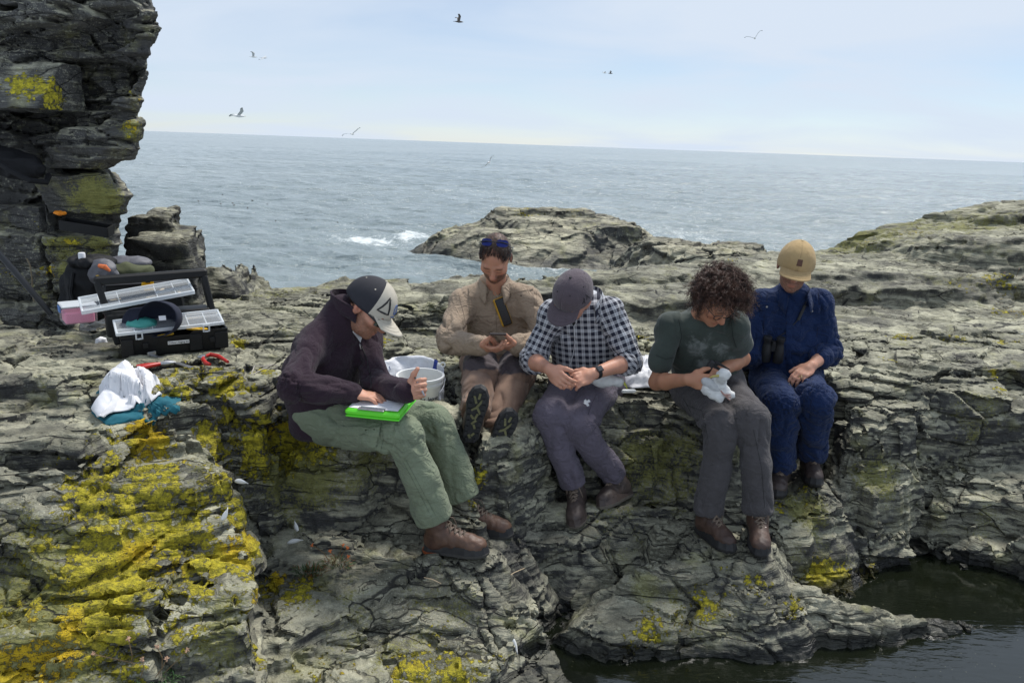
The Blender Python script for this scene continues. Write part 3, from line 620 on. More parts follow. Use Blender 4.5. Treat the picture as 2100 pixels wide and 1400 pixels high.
# lichen: (photo x, y, approx depth, radius in m, strength) -> world blobs growing on the rock
LICH = []
def lich(px, py, Y, r, s=1.0, ax=1.0): LICH.append((PY(px, py, Y), r, s, ax))
OLIV = []
def oliv(px, py, Y, r, s=1.0): OLIV.append((PY(px, py, Y), r, s, 1.0))
for a in ((300, 890, 2.8, .16), (430, 890, 2.8, .10), (520, 890, 3.2, .14), (590, 905, 3.15, .20), (650, 900, 3.2, .16), (530, 935, 3.1, .15, .9), (480, 860, 3.1, .10, .9), (500, 845, 3.2, .08),
          (450, 930, 2.7, .12), (470, 985, 2.62, .12), (490, 1050, 2.55, .12), (510, 1120, 2.5, .10), (505, 1180, 2.4, .12), (520, 1250, 2.3, .10), (540, 1330, 2.2, .10, .8), (545, 1390, 2.15, .1, .9),
          (150, 1000, 2.6, .16, .75), (230, 970, 2.65, .20, .8), (330, 960, 2.65, .20, .8), (300, 1030, 2.5, .22, .9), (170, 1020, 2.55, .16, .95), (380, 1040, 2.5, .18, .85), (250, 1080, 2.42, .16, .8), (330, 1100, 2.42, .22, 1.0),
          (190, 1160, 2.35, .16, 1.05), (240, 1200, 2.3, .18, 1.1), (290, 1150, 2.35, .16, 1.0), (400, 1150, 2.4, .10, .9), (420, 1200, 2.35, .10, .9), (460, 1150, 2.45, .14, .95), (200, 1260, 2.25, .18, 1.05), (240, 1310, 2.2, .14, 1.0),
          (60, 1250, 2.25, .2, .7), (60, 1130, 2.4, .2, .62), (30, 1310, 2.15, .2, .65), (120, 1330, 2.15, .2, .68), (20, 1370, 2.1, .14, .9), (370, 1290, 2.2, .12, .75), (330, 1240, 2.28, .12, .7), (270, 1370, 2.1, .10, .9),
          (610, 1215, 2.6, .12, 1.0), (560, 1200, 2.6, .10, .9), (650, 1370, 2.35, .2, .5), (900, 1300, 2.6, .12, .6), (850, 1375, 2.5, .14, .85), (930, 1365, 2.55, .14, .85), (1000, 1350, 2.6, .10, .7), (840, 1270, 2.7, .1, .55),
          (310, 790, 3.05, .14, .8), (400, 765, 3.2, .22, .75), (470, 790, 3.15, .16, .85), (350, 810, 3.05, .12, .85), (490, 700, 3.6, .08, .9), (240, 800, 3.0, .1, .7), (540, 760, 3.5, .1, .8), (780, 700, 3.9, .10, .8), (430, 830, 3.1, .08, .7),
          (880, 640, 4.8, .1, .7), (770, 620, 5.3, .1, .75), (980, 980, 3.2, .08, .8), (970, 1040, 3.1, .06, .7), (960, 960, 3.2, .05, .9),
          (1640, 1010, 3.6, .12, .7), (1600, 1040, 3.5, .06, .8), (1690, 1185, 2.95, .12, 1.3), (1725, 1192, 2.95, .10, 1.2), (1790, 1212, 3.0, .14, 1.35), (1840, 1218, 3.0, .1, 1.2), (1880, 1240, 3.05, .10, 1.1), (1560, 1200, 2.9, .10, .8), (1450, 1240, 2.8, .12, .8), (1330, 1290, 2.7, .12, .8), (1620, 1240, 2.85, .1, .75), (1820, 1240, 2.9, .08, .8), (1760, 1195, 2.95, .06, .7), (1400, 1270, 2.7, .12, .55), (1300, 1330, 2.65, .14, .6), (1260, 1350, 2.6, .1, .65), (1500, 1190, 2.9, .1, .5), (1960, 1245, 3.1, .08, .6),
          (1850, 690, 4.9, .16, .75), (1960, 670, 5.2, .2, .7), (1820, 740, 4.6, .12, .7), (2060, 700, 5.0, .2, .7), (1900, 640, 5.5, .15, .6), (2060, 540, 6.6, .30, .95), (2010, 530, 6.7, .22, .75), (2090, 600, 6.2, .3, .9), (1980, 580, 6.5, .2, .6), (1870, 490, 8.5, .25, .7), (1780, 495, 8.5, .2, .6), (1980, 500, 8, .2, .6), (2060, 800, 4.3, .10, .85), (2040, 770, 4.4, .06, .9),
          (1340, 620, 5.3, .16, .6), (1320, 690, 4.6, .10, .75), (1420, 560, 6.4, .16, .7), (1500, 530, 7.6, .15, .5)): lich(*a)
for a in ((330, 1000, 2.6, .5, .55), (100, 1250, 2.25, .5, .75), (200, 1100, 2.4, .35, .6), (450, 1300, 2.25, .25, .6), (620, 950, 3.15, .32, .75), (740, 960, 3.15, .2, .6), (1350, 950, 3.65, .35, .62), (1250, 930, 3.7, .2, .5), (1800, 980, 3.8, .2, .65), (1640, 1040, 3.5, .2, .7), (500, 620, 5.2, .5, .55), (620, 600, 5.6, .5, .55), (760, 575, 5.9, .4, .5), (1350, 560, 6.3, .6, .42), (1320, 610, 5.3, .3, .55), (1750, 500, 8.8, 1.2, .62), (1950, 470, 9, 1.3, .6), (2000, 850, 4.2, .3, .5), (100, 700, 3.6, .5, .4), (350, 720, 3.3, .4, .35), (100, 820, 3.0, .3, .4), (1400, 1300, 2.7, .4, .5), (1700, 1200, 2.9, .4, .5), (900, 1320, 2.5, .5, .5), (700, 1250, 2.6, .4, .45), (1250, 1080, 3.3, .3, .45), (1950, 700, 4.9, .6, .42), (1600, 650, 5.2, .6, .38), (1200, 700, 4.6, .5, .38), (650, 700, 4.0, .5, .42), (2000, 1050, 3.7, .4, .4)): oliv(*a)
def rock_attrs(me, V, pale, wet=None, lich_l=None, ol_l=None):
    attr(me, 'lichen', blobs(V, LICH if lich_l is None else lich_l) * .88 - .03)
    attr(me, 'olive', blobs(V, OLIV if ol_l is None else ol_l)); attr(me, 'pale', pale)
    n = perlin(V[:, 0] * 6, V[:, 1] * 6, V[:, 2] * 6)
    attr(me, 'wet', wet if wet is not None else sstep(POOL_Z + .085 + .0, POOL_Z + .03, V[:, 2] + .03 * n))
M_ROCK = rock_material('weathered_schist', .86, TILT)
M_CLIFF = rock_material('dark_cliff_schist', 1.35, (.02, -.03), .20, .0)

def grow_on_rock():
    global LICH, OLIV
    def fix(L):
        out = []
        for c, r, s, ax in L:
            if c[1] < 5.2:
                p = gpix(*pix(c)); c = np.array(p) if p.y < 5.25 else c
            out.append((c, r, s, ax))
        return out
    LICH = fix(LICH); OLIV = fix(OLIV)
def build_terrain(x0, x1, y0, y1, st, fine):
    X, Y = np.meshgrid(np.arange(x0, x1, st, dtype=f32), np.arange(y0, y1, st, dtype=f32), indexing='ij')
    bh = base_height(X, Y); h, jw = terrain_height(X, Y, bh)
    V, Q = solid(h, x0, y0, st); V = rough_up(V, Q, 1.0, fine)
    i = np.clip(((V[:, 0] - x0) / st + .5).astype(int), 0, X.shape[0] - 1); j = np.clip(((V[:, 1] - y0) / st + .5).astype(int), 0, X.shape[1] - 1)
    return V, Q, bh[2][i, j], h, bh[3][i, j]
def split_obj(V, Q, pale, who, regions, names):
    """hand each face of the sheet to the rock it belongs to"""
    reg = regions(V[Q].mean(1)); fw = who[Q[:, 0]]
    def part(q, nm, parent=None):
        u, inv = np.unique(q, return_inverse=True); v = V[u]; me = mesh_np(nm, v, inv.reshape(q.shape)); rock_attrs(me, v, pale[u])
        me.set_sharp_from_angle(angle=math.radians(38)); return place(nm, me, M_ROCK, parent, kind=None if parent else 'structure')
    pid = np.array([k for k in PIECE], int)
    for k, nm in enumerate(names):
        m = reg == k; isp_ = np.isin(fw, [w for w in pid if (m & (fw == w)).sum() > 60])
        if not (m & ~isp_).any(): continue
        o = part(Q[m & ~isp_], nm)
        for w in pid:
            q = Q[m & (fw == w)]
            if len(q) > 60: part(q, PIECE[w], o)
ST = .0105
V, Q, PALE, HN, WHO = build_terrain(-3.3, 3.7, 1.75, 5.4, ST, True)
XN0, YN0 = -3.3, 1.75
def ground(x, y):
    """height of the near rock below a point"""
    i = int(round((x - XN0) / ST)); j = int(round((y - YN0) / ST)); return float(HN[min(max(i, 0), HN.shape[0] - 1), min(max(j, 0), HN.shape[1] - 1)])
def gpix(px, py, lo=1.8, hi=5.3):
    """first hit of a photo ray with the near rock"""
    r = ray(px, py)
    for t in np.arange(lo, hi, .006):
        p = r * (t / r[1])
        if p[2] < ground(p[0], p[1]): return Vector(p)
    return Vector(r * (hi / r[1]))
def near_regions(c):
    x, y = c[:, 0], c[:, 1]; r = np.zeros(len(c), int)
    def inside(pts):
        return sdpoly(x, y, [tuple(PZ(*p)[:2]) for p in pts]) > 0
    r[inside([(-200, 930, -1.17), (170, 920, -1.16), (260, 880, -1.15), (430, 878, -1.17), (470, 925, -1.24), (508, 1010, -1.40), (530, 1110, -1.52), (556, 1250, -1.64), (562, 1500, -1.78), (-300, 1500, -1.7)])] = 1
    r[inside([(500, 975, -1.62), (640, 992, -1.62), (800, 980, -1.62), (880, 1010, -1.68), (880, 1165, -1.80), (1050, 1225, -1.93), (1140, 1300, -2.02), (1100, 1500, -2.12), (555, 1500, -1.93), (545, 1250, -1.80)])] = 2
    r[inside([(1120, 1265, -2.05), (1200, 1165, -1.90), (1300, 1120, -1.87), (1420, 1100, -1.87), (1580, 1125, -1.88), (1720, 1140, -1.90), (1870, 1190, -2.0), (2060, 1262, -2.15), (1990, 1320, -2.2), (1700, 1370, -2.3), (1560, 1400, -2.3), (1240, 1440, -2.3), (1150, 1350, -2.2)])] = 3
    r[inside([(1690, 870, -1.5), (1890, 920, -1.6), (2300, 840, -1.58), (2400, 1350, -2.3), (1960, 1180, -2.2), (1840, 1110, -2.2), (1700, 1160, -2.1), (1670, 1120, -1.95), (1700, 960, -1.7)])] = 4
    return r
grow_on_rock()
split_obj(V, Q, PALE, WHO, near_regions, ['rock_shelf', 'lichen_covered_rock', 'front_rock', 'pool_rock', 'pool_bank_rock'])
V, Q, PALE, _h, _w = build_terrain(-6.0, 9.6, 5.36, 10.8, .026, False)
me = mesh_np('rock_shelf_back', V, Q); rock_attrs(me, V, PALE); place('rock_shelf_back', me, M_ROCK, kind='structure')

# ================================================================== islet and low skerry
def islet(name, mes, bbox, st, k, lich_l, ol_l, label_pale=.45, tone=None):
    global TILT
    old = TILT; TILT = (-.02, -.10)
    x0, x1, y0, y1 = bbox
    X, Y = np.meshgrid(np.arange(x0, x1, st, dtype=f32), np.arange(y0, y1, st, dtype=f32), indexing='ij')
    bx, by = X / k, Y / k
    M2 = [([(a / k, b / k) for a, b in XY], (c[0], c[1], c[2] / k), sl, rn / k, t, p, w) for XY, c, sl, rn, t, p, w in mes]
    bh = base_height(bx, by, M2, -7.5 / k); h, jw = terrain_height(bx, by, bh)
    V, Q = solid(h, x0 / k, y0 / k, st / k); V = V * k; V = rough_up(V, Q, .65, False, k)
    me = mesh_np(name, V, Q); wet = sstep(SEA_Z + .65, SEA_Z + .1, V[:, 2] + .25 * perlin(V[:, 0], V[:, 1], V[:, 2])) * .55
    rock_attrs(me, V, np.full(len(V), label_pale, f32), wet, lich_l, ol_l); place(name, me, tone or M_ISLE, kind='structure'); TILT = old
SEA_Z = -6.0
def far_material(name, k):
    m = rock_material(name, 1.0, (-.02, -.1), -.05, .35)
    for n in m.node_tree.nodes:      # same rock, its markings at the scale of the bigger blocks
        if n.type in ('TEX_NOISE', 'TEX_VORONOI'): n.inputs['Scale'].default_value = n.inputs['Scale'].default_value / k
        if n.type == 'BUMP': n.inputs['Distance'].default_value *= k
    return m
M_ISLE = far_material('islet_schist', 5.0)
def isp(px, py, Y): return PY(px, py, Y)
def ism(pts, Y0, dep, top, slope, rnd, terr, plane=(0, 0)):
    zz = PY(1100, top, Y0)[2]; P = [(PY(px, top, Y0)[0], Y0 + d * dep) for px, d in pts]; c = np.mean(np.array(P), 0)
    return (P, (plane[0], plane[1], zz - plane[0] * c[0] - plane[1] * c[1]), slope, rnd, terr, .45, 1.6)
ISM = [ism([(900, .3), (980, 0), (1100, .0), (1240, .0), (1310, .2), (1300, 1), (1000, 1.1), (920, .8)], 41, 8, 474, .6, .6, .05, (.06, 0)),
       ism([(985, .25), (1060, 0), (1215, 0), (1300, .15), (1300, .8), (1050, .9), (985, .7)], 42, 7, 456, .9, .6, .08, (.02, 0)),
       ism([(1000, .3), (1215, .25), (1225, .8), (1010, .9)], 43.5, 6, 438, 1.6, .3, .25, (.02, 0)),
       ism([(1225, -.05), (1318, .0), (1316, .7), (1240, .7)], 41, 6, 462, 5.0, .2, .2)]
_il = [(PY(1080, 440, 46), 1.6, .62, 1), (PY(1180, 440, 46), 1.2, .55, 1)]; _io = [(PY(1200, 500, 43), 2.5, .5, 1), (PY(930, 480, 44), 3, .45, 1), (PY(1270, 495, 43), 2.0, .5, 1)]
islet('islet', ISM, (-9.5, 10.0, 34.0, 53.0), .075, 5.0, _il, _io)
SKM = [ism([(1372, .3), (1420, 0), (1560, .1), (1640, .5), (1500, 1), (1380, .9)], 17, 4, 516, 1.2, .2, .7, (.02, 0)), ism([(1385, .3), (1450, .1), (1560, .2), (1560, .8), (1390, .8)], 18, 3, 506, 1.5, .15, .8, (.02, 0)), ism([(1498, .3), (1545, .3), (1545, .9), (1500, .9)], 18, 3, 496, 2, .15, .5)]
islet('skerry', SKM, (1.5, 8.5, 15.0, 23.5), .05, 3.0, [], [(PY(1450, 505, 18), 1.5, .4, 1)])
# ================================================================== rock pool
g = NT('pool_water'); pos = g.n('NewGeometry').outputs['Position']
cc = PZ(1300, 1385, POOL_Z); dv = g.n('VectorMath', {0: pos, 1: tuple(float(v) for v in PZ(1650, 1330, POOL_Z))}, operation='SUBTRACT').outputs[0]
rp = g.noise(g.map(pos, scale=(9, 34, 1), rot=(0, 0, .35)), 1.0, 3, .55, .5); r2 = g.noise(pos, 14, 3, .5)
am = g.rng(g.n('VectorMath', {0: dv}, operation='LENGTH').outputs['Value'], 1.3, .25, .12, 1.0)
hh = g.math('MULTIPLY', g.math('ADD', rp, g.math('MULTIPLY', r2, .5)), am)
sp_ = g.rng(g.voro(pos, 26), .10, .05); col = g.mix(g.math('MULTIPLY', sp_, .35), (.0065, .0085, .0045), (.16, .16, .10))
M_POOL = g.set(Base_Color=col, Roughness=.06, IOR=1.45, Specular_IOR_Level=1.0, Normal=g.n('Bump', {'Strength': .14, 'Distance': .018, 'Height': hh}).outputs[0])
m = MB(); m.grid(lambda u, v: (.1 + 3.8 * u, 1.6 + 2.9 * v, POOL_Z), 24, 18); m.obj('pool_water', M_POOL, None, kind='structure')
# ================================================================== cliff on the left: beds of broken blocks
def build_cliff():
    st = .0115; x0, x1, z0, z1 = -4.3, -1.9, -1.45, 1.35
    YF = 4.72
    X, Z = np.meshgrid(np.arange(x0, x1, st, dtype=f32), np.arange(z0, z1, st, dtype=f32), indexing='ij')
    prof = [(-60, 322), (0, 322), (40, 331), (62, 330), (76, 318), (100, 307), (150, 303), (165, 297), (215, 290), (250, 293), (290, 287), (310, 283), (326, 268), (338, 240), (346, 216), (357, 214), (359, 275), (405, 276), (425, 262), (436, 258), (439, 258), (478, 254), (481, 250), (530, 246), (545, 190), (640, 170), (760, 160)]
    ez = np.array([PY(b, a, YF)[2] for a, b in prof]); ex = np.array([PY(b, a, YF)[0] for a, b in prof]); o = np.argsort(ez)
    tilt = .05
    wz = Z - tilt * X + .03 * perlin(X * 1.5, 0.7, Z * 1.5) + .012 * perlin(X * 5, 2.7, Z * 5); wx = X + .05 * perlin(X * 2, 5.5, Z * 4)
    D = np.zeros_like(X)
    cA = voro(wx * 1.7, wz * 6.0, 201); cB = voro(wx * 3.6 + 3, wz * 14.0, 231); cC = voro(wx * 7 + 1, wz * 30.0, 261)
    D += (cA[2] - .5) * .36 + (cB[2] - .5) * .17 + (cC[2] - .5) * .035
    D += ((X - cA[0] / 1.7) * (cA[2] - .5) * .35)
    for c, a, w in ((cA, .07, .035), (cB, .04, .04), (cC, .02, .05)): D -= a * np.exp(-(c[3] / w) ** 2)
    pale = np.full(X.shape, .42, f32); lab = np.unique(np.round(cA[0] * 50).astype(int) * 100003 + np.round(cA[1] * 50).astype(int), return_inverse=True)[1].reshape(X.shape) + 100
    # hand-set blocks: (px0, px1, py0, py1, outward step, slope of the face, share of random relief kept)
    for bi, (a, b, c, d, dep, lean, keep) in enumerate(((-80, 160, 132, 228, .30, 1.15, .12), (150, 300, 225, 300, .10, .2, .8), (140, 300, 300, 346, .16, -.9, .35), (120, 300, 346, 359, -.42, 0, .2), (-80, 100, 318, 436, -.10, .25, .35),
                                        (102, 290, 358, 437, .10, -.35, .10), (96, 104, 355, 640, -.25, 0, .2), (102, 290, 437, 480, -.10, 0, .3), (-80, 102, 420, 480, .06, -.1, .25), (-80, 290, 480, 533, .08, -.15, .22), (-80, 200, 533, 590, .03, -.15, .25), (-80, 160, 590, 660, -.02, -.2, .4), (-80, 200, 660, 800, -.2, 0, .4),
                                        (-80, 90, 20, 34, -.25, 0, .3))):
        xa, zb = PY(a, (c + d) / 2, YF)[0], PY(60, c, YF)[2]; xb, za = PY(b, (c + d) / 2, YF)[0], PY(60, d, YF)[2]
        tz = PY(200, c, YF)[2] - PY(60, c, YF)[2]; tx = PY(200, c, YF)[0] - PY(60, c, YF)[0]; zz = Z - (X - PY(60, c, YF)[0]) * tz / tx
        wob = .010 * perlin(X * 9, 1.1, Z * 9)
        m = (X > xa + wob) & (X < xb + wob) & (zz > za + wob) & (zz < zb + wob)
        v = dep - lean * (zz - (za + zb) / 2) + keep * D
        D = np.where(m, v, D); lab = np.where(m, bi, lab)
    E = np.interp(Z + (cB[1] / 14.0 - wz) * .5, ez[o], ex[o]) + (cB[2] - .5) * .030 + .008 * perlin(X * 20, 3.3, Z * 20)
    over = X - (E - .10)
    D -= np.where(over > 0, over * .9 + np.maximum(over - .07, 0) * 14, 0)
    Df = np.clip(D, -1.9, .8); c0 = float(Df.min()) - .03; nz = int((Df.max() - c0) / st) + 4
    f = (c0 + np.arange(nz, dtype=f32) * st)[None, None, :] - Df[:, :, None]
    V, Q = snet(f, (x0, z0, c0), st); del f
    V = relax(V, Q, 1, .2)
    Q = Q[(V[Q, 2] > -1.70).all(1)]; u_, q_ = np.unique(Q, return_inverse=True); V = V[u_]; Q = q_.reshape(Q.shape)
    W3 = np.stack([V[:, 0] + .62 * np.minimum(V[:, 2] + .05, 0), YF - V[:, 2], V[:, 1]], 1); Q = Q if np.cross(W3[Q[0, 1]] - W3[Q[0, 0]], W3[Q[0, 2]] - W3[Q[0, 0]])[1] < 0 else Q
    N = vnormals(W3, Q); x, y, z = W3.T
    if (N[:, 1] > 0).mean() > .5: Q = Q[:, ::-1]; N = -N
    s = z - tilt * x; d = .006 * perlin(x * 9, y * 9, z * 9) + .004 * perlin(x * 22, y * 22, z * 22) + .008 * perlin(x * 3, y * 3, s * 40) + .004 * perlin(x * 30, y * 30, z * 60)
    W3 = (W3 + N * d[:, None]).astype(f32)
    L = [(PY(a, b, Y), r, s_, 1.) for a, b, Y, r, s_ in ((50, 170, 4.45, .13, 1.), (100, 190, 4.45, .15, 1.05), (20, 155, 4.45, .10, .8), (140, 210, 4.45, .08, 1.), (265, 265, 4.65, .10, .62), (280, 200, 4.7, .08, .6), (262, 380, 4.6, .05, .8), (232, 380, 4.6, .05, .7), (145, 505, 4.6, .07, .95), (110, 500, 4.6, .08, .5), (185, 500, 4.6, .06, .55), (30, 510, 4.6, .05, .7), (90, 555, 4.65, .07, .95), (100, 575, 4.65, .06, .8), (70, 465, 4.65, .04, .7), (5, 560, 4.65, .08, .6), (60, 610, 4.7, .08, .5))]
    Ol = [(PY(a, b, Y), r, s_, 1.) for a, b, Y, r, s_ in ((190, 410, 4.6, .22, .85), (240, 415, 4.6, .12, .8), (130, 510, 4.6, .2, .7), (190, 510, 4.6, .14, .75), (130, 560, 4.65, .12, .7), (90, 610, 4.7, .25, .5), (270, 270, 4.65, .15, .6), (300, 130, 4.7, .1, .5), (240, 470, 4.65, .08, .7), (20, 600, 4.65, .2, .5))]
    gi = np.clip(((V[:, 0] - x0) / st + .5).astype(int), 0, X.shape[0] - 1); gj = np.clip(((V[:, 1] - z0) / st + .5).astype(int), 0, X.shape[1] - 1); fl = lab[gi, gj][Q[:, 0]]
    side = (V[Q[:, 0], 2] < -.45); fl = np.where(side, -1, fl); cliff = None
    ids, cnt = np.unique(fl, return_counts=True)
    small = np.isin(fl, ids[cnt < 350]); fl = np.where(small, -1, fl)
    for k in [-1] + [t for t in np.unique(fl) if t >= 0]:
        q = Q[fl == k]; u, inv = np.unique(q, return_inverse=True); v = W3[u]; nm = 'cliff' if k == -1 else 'rock_block'; me = mesh_np(nm, v, inv.reshape(q.shape))
        rock_attrs(me, v, np.full(len(v), .46, f32), np.zeros(len(v), f32), L, Ol); me.set_sharp_from_angle(angle=math.radians(35))
        o = place(nm, me, M_CLIFF, cliff, kind='structure' if k == -1 else None); cliff = cliff or o
build_cliff()
# ================================================================== sea
SEA_Z = -6.0
def build_sea():
    na = 620; an = np.linspace(math.radians(-46), math.radians(46), na)
    r = [9.0]
    while r[-1] < 420: r.append(r[-1] * 1.0052)
    while r[-1] < 40000: r.append(r[-1] * 1.08)
    r = np.array(r, f32); A, R = np.meshgrid(an.astype(f32), r, indexing='ij')
    x = R * np.sin(A); y = R * np.cos(A); z = np.zeros_like(x); rs = np.random.default_rng(5)
    for L, n, amp in ((7.5, 4, .055), (3.4, 6, .035), (1.7, 8, .020), (.85, 10, .010)):
        fade = sstep(L * 130, L * 45, R)
        for _ in range(n):
            d = rs.normal(-2.2, .55); k = 2 * math.pi / (L * rs.uniform(.75, 1.3)); ph = rs.uniform(0, 6.28)
            q = k * (x * math.sin(d) + y * math.cos(d)) + ph + .9 * perlin(x / (L * 3), y / (L * 3), L)
            z += (amp * fade * (1 - np.abs(np.sin(q / 2)) * 2 + .27)).astype(f32) * .8
    V = np.stack([x, y, z + SEA_Z], -1).reshape(-1, 3); nr = len(r)
    i, j = np.meshgrid(np.arange(na - 1), np.arange(nr - 1), indexing='ij'); a = (i * nr + j).ravel()
    Q = np.stack([a, a + nr, a + nr + 1, a + 1], 1)[:, ::-1]
    me = mesh_np('sea', V, Q)
    # foam: round the islet and along the shore
    f = np.zeros(len(V), f32)
    for px, py, rr, s, ax in ((760, 492, 2.6, .85, 2.2), (840, 485, 2.2, .9, 1.6), (700, 488, 3, .55, 2), (900, 505, 2.2, .9, 1.6), (1110, 535, 1.8, 1.1, 1.2), (1135, 545, 1.2, 1.1, 1), (1325, 520, 1.6, 1.2, 1), (1345, 492, 3, .9, 1.4), (1400, 480, 4, .6, 2), (1370, 470, 5, .5, 2.4), (1300, 470, 8, .4, 2), (960, 510, 2, .7, 2)):
        c = PZ(px, py, SEA_Z); d = ((V[:, 0] - c[0]) / (rr * ax * .5)) ** 2 + ((V[:, 1] - c[1]) / (rr * 1.5)) ** 2
        f = np.maximum(f, s * np.exp(-d))
    attr(me, 'foam', f)
    g = NT('sea_water'); geo = g.n('NewGeometry'); pos = geo.outputs['Position']
    dist = g.n('CameraData').outputs['View Distance']
    p2 = g.map(pos, scale=(.75, 1.25, 1), rot=(0, 0, .5))
    n1 = g.noise(p2, 1.1, 6, .62, .5); n2 = g.noise(p2, .16, 5, .6, .4); n3 = g.noise(g.map(pos, scale=(.6, 1.6, 1), rot=(0, 0, -.35)), .035, 4, .6)
    h = g.math('ADD', g.math('MULTIPLY', n1, .30), g.math('MULTIPLY', n2, 1.3)); h = g.math('ADD', h, g.math('MULTIPLY', n3, 5.0))
    bp = g.n('Bump', {'Strength': 1.0, 'Distance': 1.0, 'Height': h})
    nb = g.noise(pos, .02, 3)
    deep = g.mix(g.rng(nb, .35, .65), (.205, .25, .255), (.265, .31, .312))
    fn = g.noise(g.map(pos, scale=(1, .55, 1)), 1.8, 7, .72, .8); fm = g.rng(g.math('ADD', g.attr('foam'), g.math('MULTIPLY', g.math('SUBTRACT', fn, .5), 1.9)), .50, 1.0)
    cap = g.math('MULTIPLY', g.rng(g.noise(g.map(pos, scale=(.7, 1.8, 1)), .30, 8, .7, .6), .735, .78), .5)
    fm = g.math('MAXIMUM', fm, cap)
    col = g.mix(fm, deep, (.70, .74, .74))
    g.set(Base_Color=col, Roughness=g.math('ADD', .16, g.math('MULTIPLY', fm, .6)), IOR=1.33, Normal=bp.outputs[0])
    place('sea', me, g.m, kind='structure')
build_sea()
# ================================================================== implicit modelling kit for figures, boots, bags
def v3(p): return np.asarray(p, np.float64)
def unit(p): p = v3(p); return p / (np.linalg.norm(p) + 1e-12)
class Fld:
    def __init__(s, lo, hi, h):
        s.h = h; s.o = v3(lo); n = np.ceil((v3(hi) - s.o) / h).astype(int) + 1; s.f = np.full(tuple(n), .5, f32); s.n = n
    def box(s, lo, hi):
        a = np.clip(np.floor((v3(lo) - s.o) / s.h).astype(int), 0, s.n); b = np.clip(np.ceil((v3(hi) - s.o) / s.h).astype(int) + 1, 0, s.n)
        if (b - a).min() <= 0: return None, None
        sl = tuple(slice(a[i], b[i]) for i in range(3))
        g = [(s.o[i] + np.arange(a[i], b[i]) * s.h).astype(f32) for i in range(3)]
        return sl, (g[0][:, None, None], g[1][None, :, None], g[2][None, None, :])
    def put(s, sl, d, k, sub=False):
        c = s.f[sl]
        if sub:
            d = -d; hh = np.maximum(k - np.abs(c - d), 0) / k; s.f[sl] = np.maximum(c, d) + hh * hh * k * .25
        else:
            hh = np.maximum(k - np.abs(c - d), 0) / k; s.f[sl] = np.minimum(c, d) - hh * hh * k * .25
    def cone(s, a, b, ra, rb, k=.02, sub=False):
        a = v3(a); b = v3(b); m = max(ra, rb) + k + .03
        sl, g = s.box(np.minimum(a, b) - m, np.maximum(a, b) + m)
        if sl is None: return s
        ax = (b - a); L2 = max(ax @ ax, 1e-9)
        qx, qy, qz = g[0] - a[0], g[1] - a[1], g[2] - a[2]
        t = np.clip((qx * ax[0] + qy * ax[1] + qz * ax[2]) / L2, 0, 1).astype(f32)
        d = np.sqrt((qx - t * ax[0]) ** 2 + (qy - t * ax[1]) ** 2 + (qz - t * ax[2]) ** 2) - (ra + (rb - ra) * t)
        s.put(sl, d, k, sub); return s
    def chain(s, P, R, k=.02):
        for i in range(len(P) - 1): s.cone(P[i], P[i + 1], R[i], R[i + 1], k)
        return s
    def ell(s, c, r, M=None, k=.02, sub=False):
        c = v3(c); r = v3(r); m = r.max() + k + .02
        sl, g = s.box(c - m, c + m)
        if sl is None: return s
        q = [g[i] - c[i] for i in range(3)]
        if M is not None: q = [q[0] * M[0][j] + q[1] * M[1][j] + q[2] * M[2][j] for j in range(3)]   # columns of M are the axes
        k0 = np.sqrt((q[0] / r[0]) ** 2 + (q[1] / r[1]) ** 2 + (q[2] / r[2]) ** 2); k1 = np.sqrt((q[0] / r[0] ** 2) ** 2 + (q[1] / r[1] ** 2) ** 2 + (q[2] / r[2] ** 2) ** 2) + 1e-6
        s.put(sl, (k0 * (k0 - 1) / k1).astype(f32), k, sub); return s
    def etube(s, P, S, Wd, k=.03, pw=2.0):
        """elliptic tube: centres P, side vectors S, (half width, half depth)"""
        for i in range(len(P) - 1):
            a, b = v3(P[i]), v3(P[i + 1]); m = max(*Wd[i], *Wd[i + 1]) + k + .03
            sl, g = s.box(np.minimum(a, b) - m, np.maximum(a, b) + m)
            if sl is None: continue
            ax = b - a; L = np.linalg.norm(ax); u = ax / L
            sd = unit(v3(S[i]) + v3(S[i + 1])); sd = unit(sd - u * (sd @ u)); fr = np.cross(sd, u)
            q = [g[j] - a[j] for j in range(3)]; al = q[0] * u[0] + q[1] * u[1] + q[2] * u[2]
            t = np.clip(al / L, 0, 1).astype(f32); re = al - t * L
            w = Wd[i][0] + (Wd[i + 1][0] - Wd[i][0]) * t; dp = Wd[i][1] + (Wd[i + 1][1] - Wd[i][1]) * t
            A = np.abs(q[0] * sd[0] + q[1] * sd[1] + q[2] * sd[2]) / w; B = np.abs(q[0] * fr[0] + q[1] * fr[1] + q[2] * fr[2]) / dp; C = np.abs(re) / (dp * .6)
            r = (A ** pw + B ** pw + C ** pw) ** (1 / pw)
            s.put(sl, ((r - 1) * np.minimum(w, dp)).astype(f32), k)
        return s
    def mesh(s, it=1):
        s.f[0] = s.f[-1] = .5; s.f[:, 0] = s.f[:, -1] = .5; s.f[:, :, 0] = s.f[:, :, -1] = .5
        V, Q = snet(s.f, s.o, s.h); return relax(V, Q, it, .5), Q
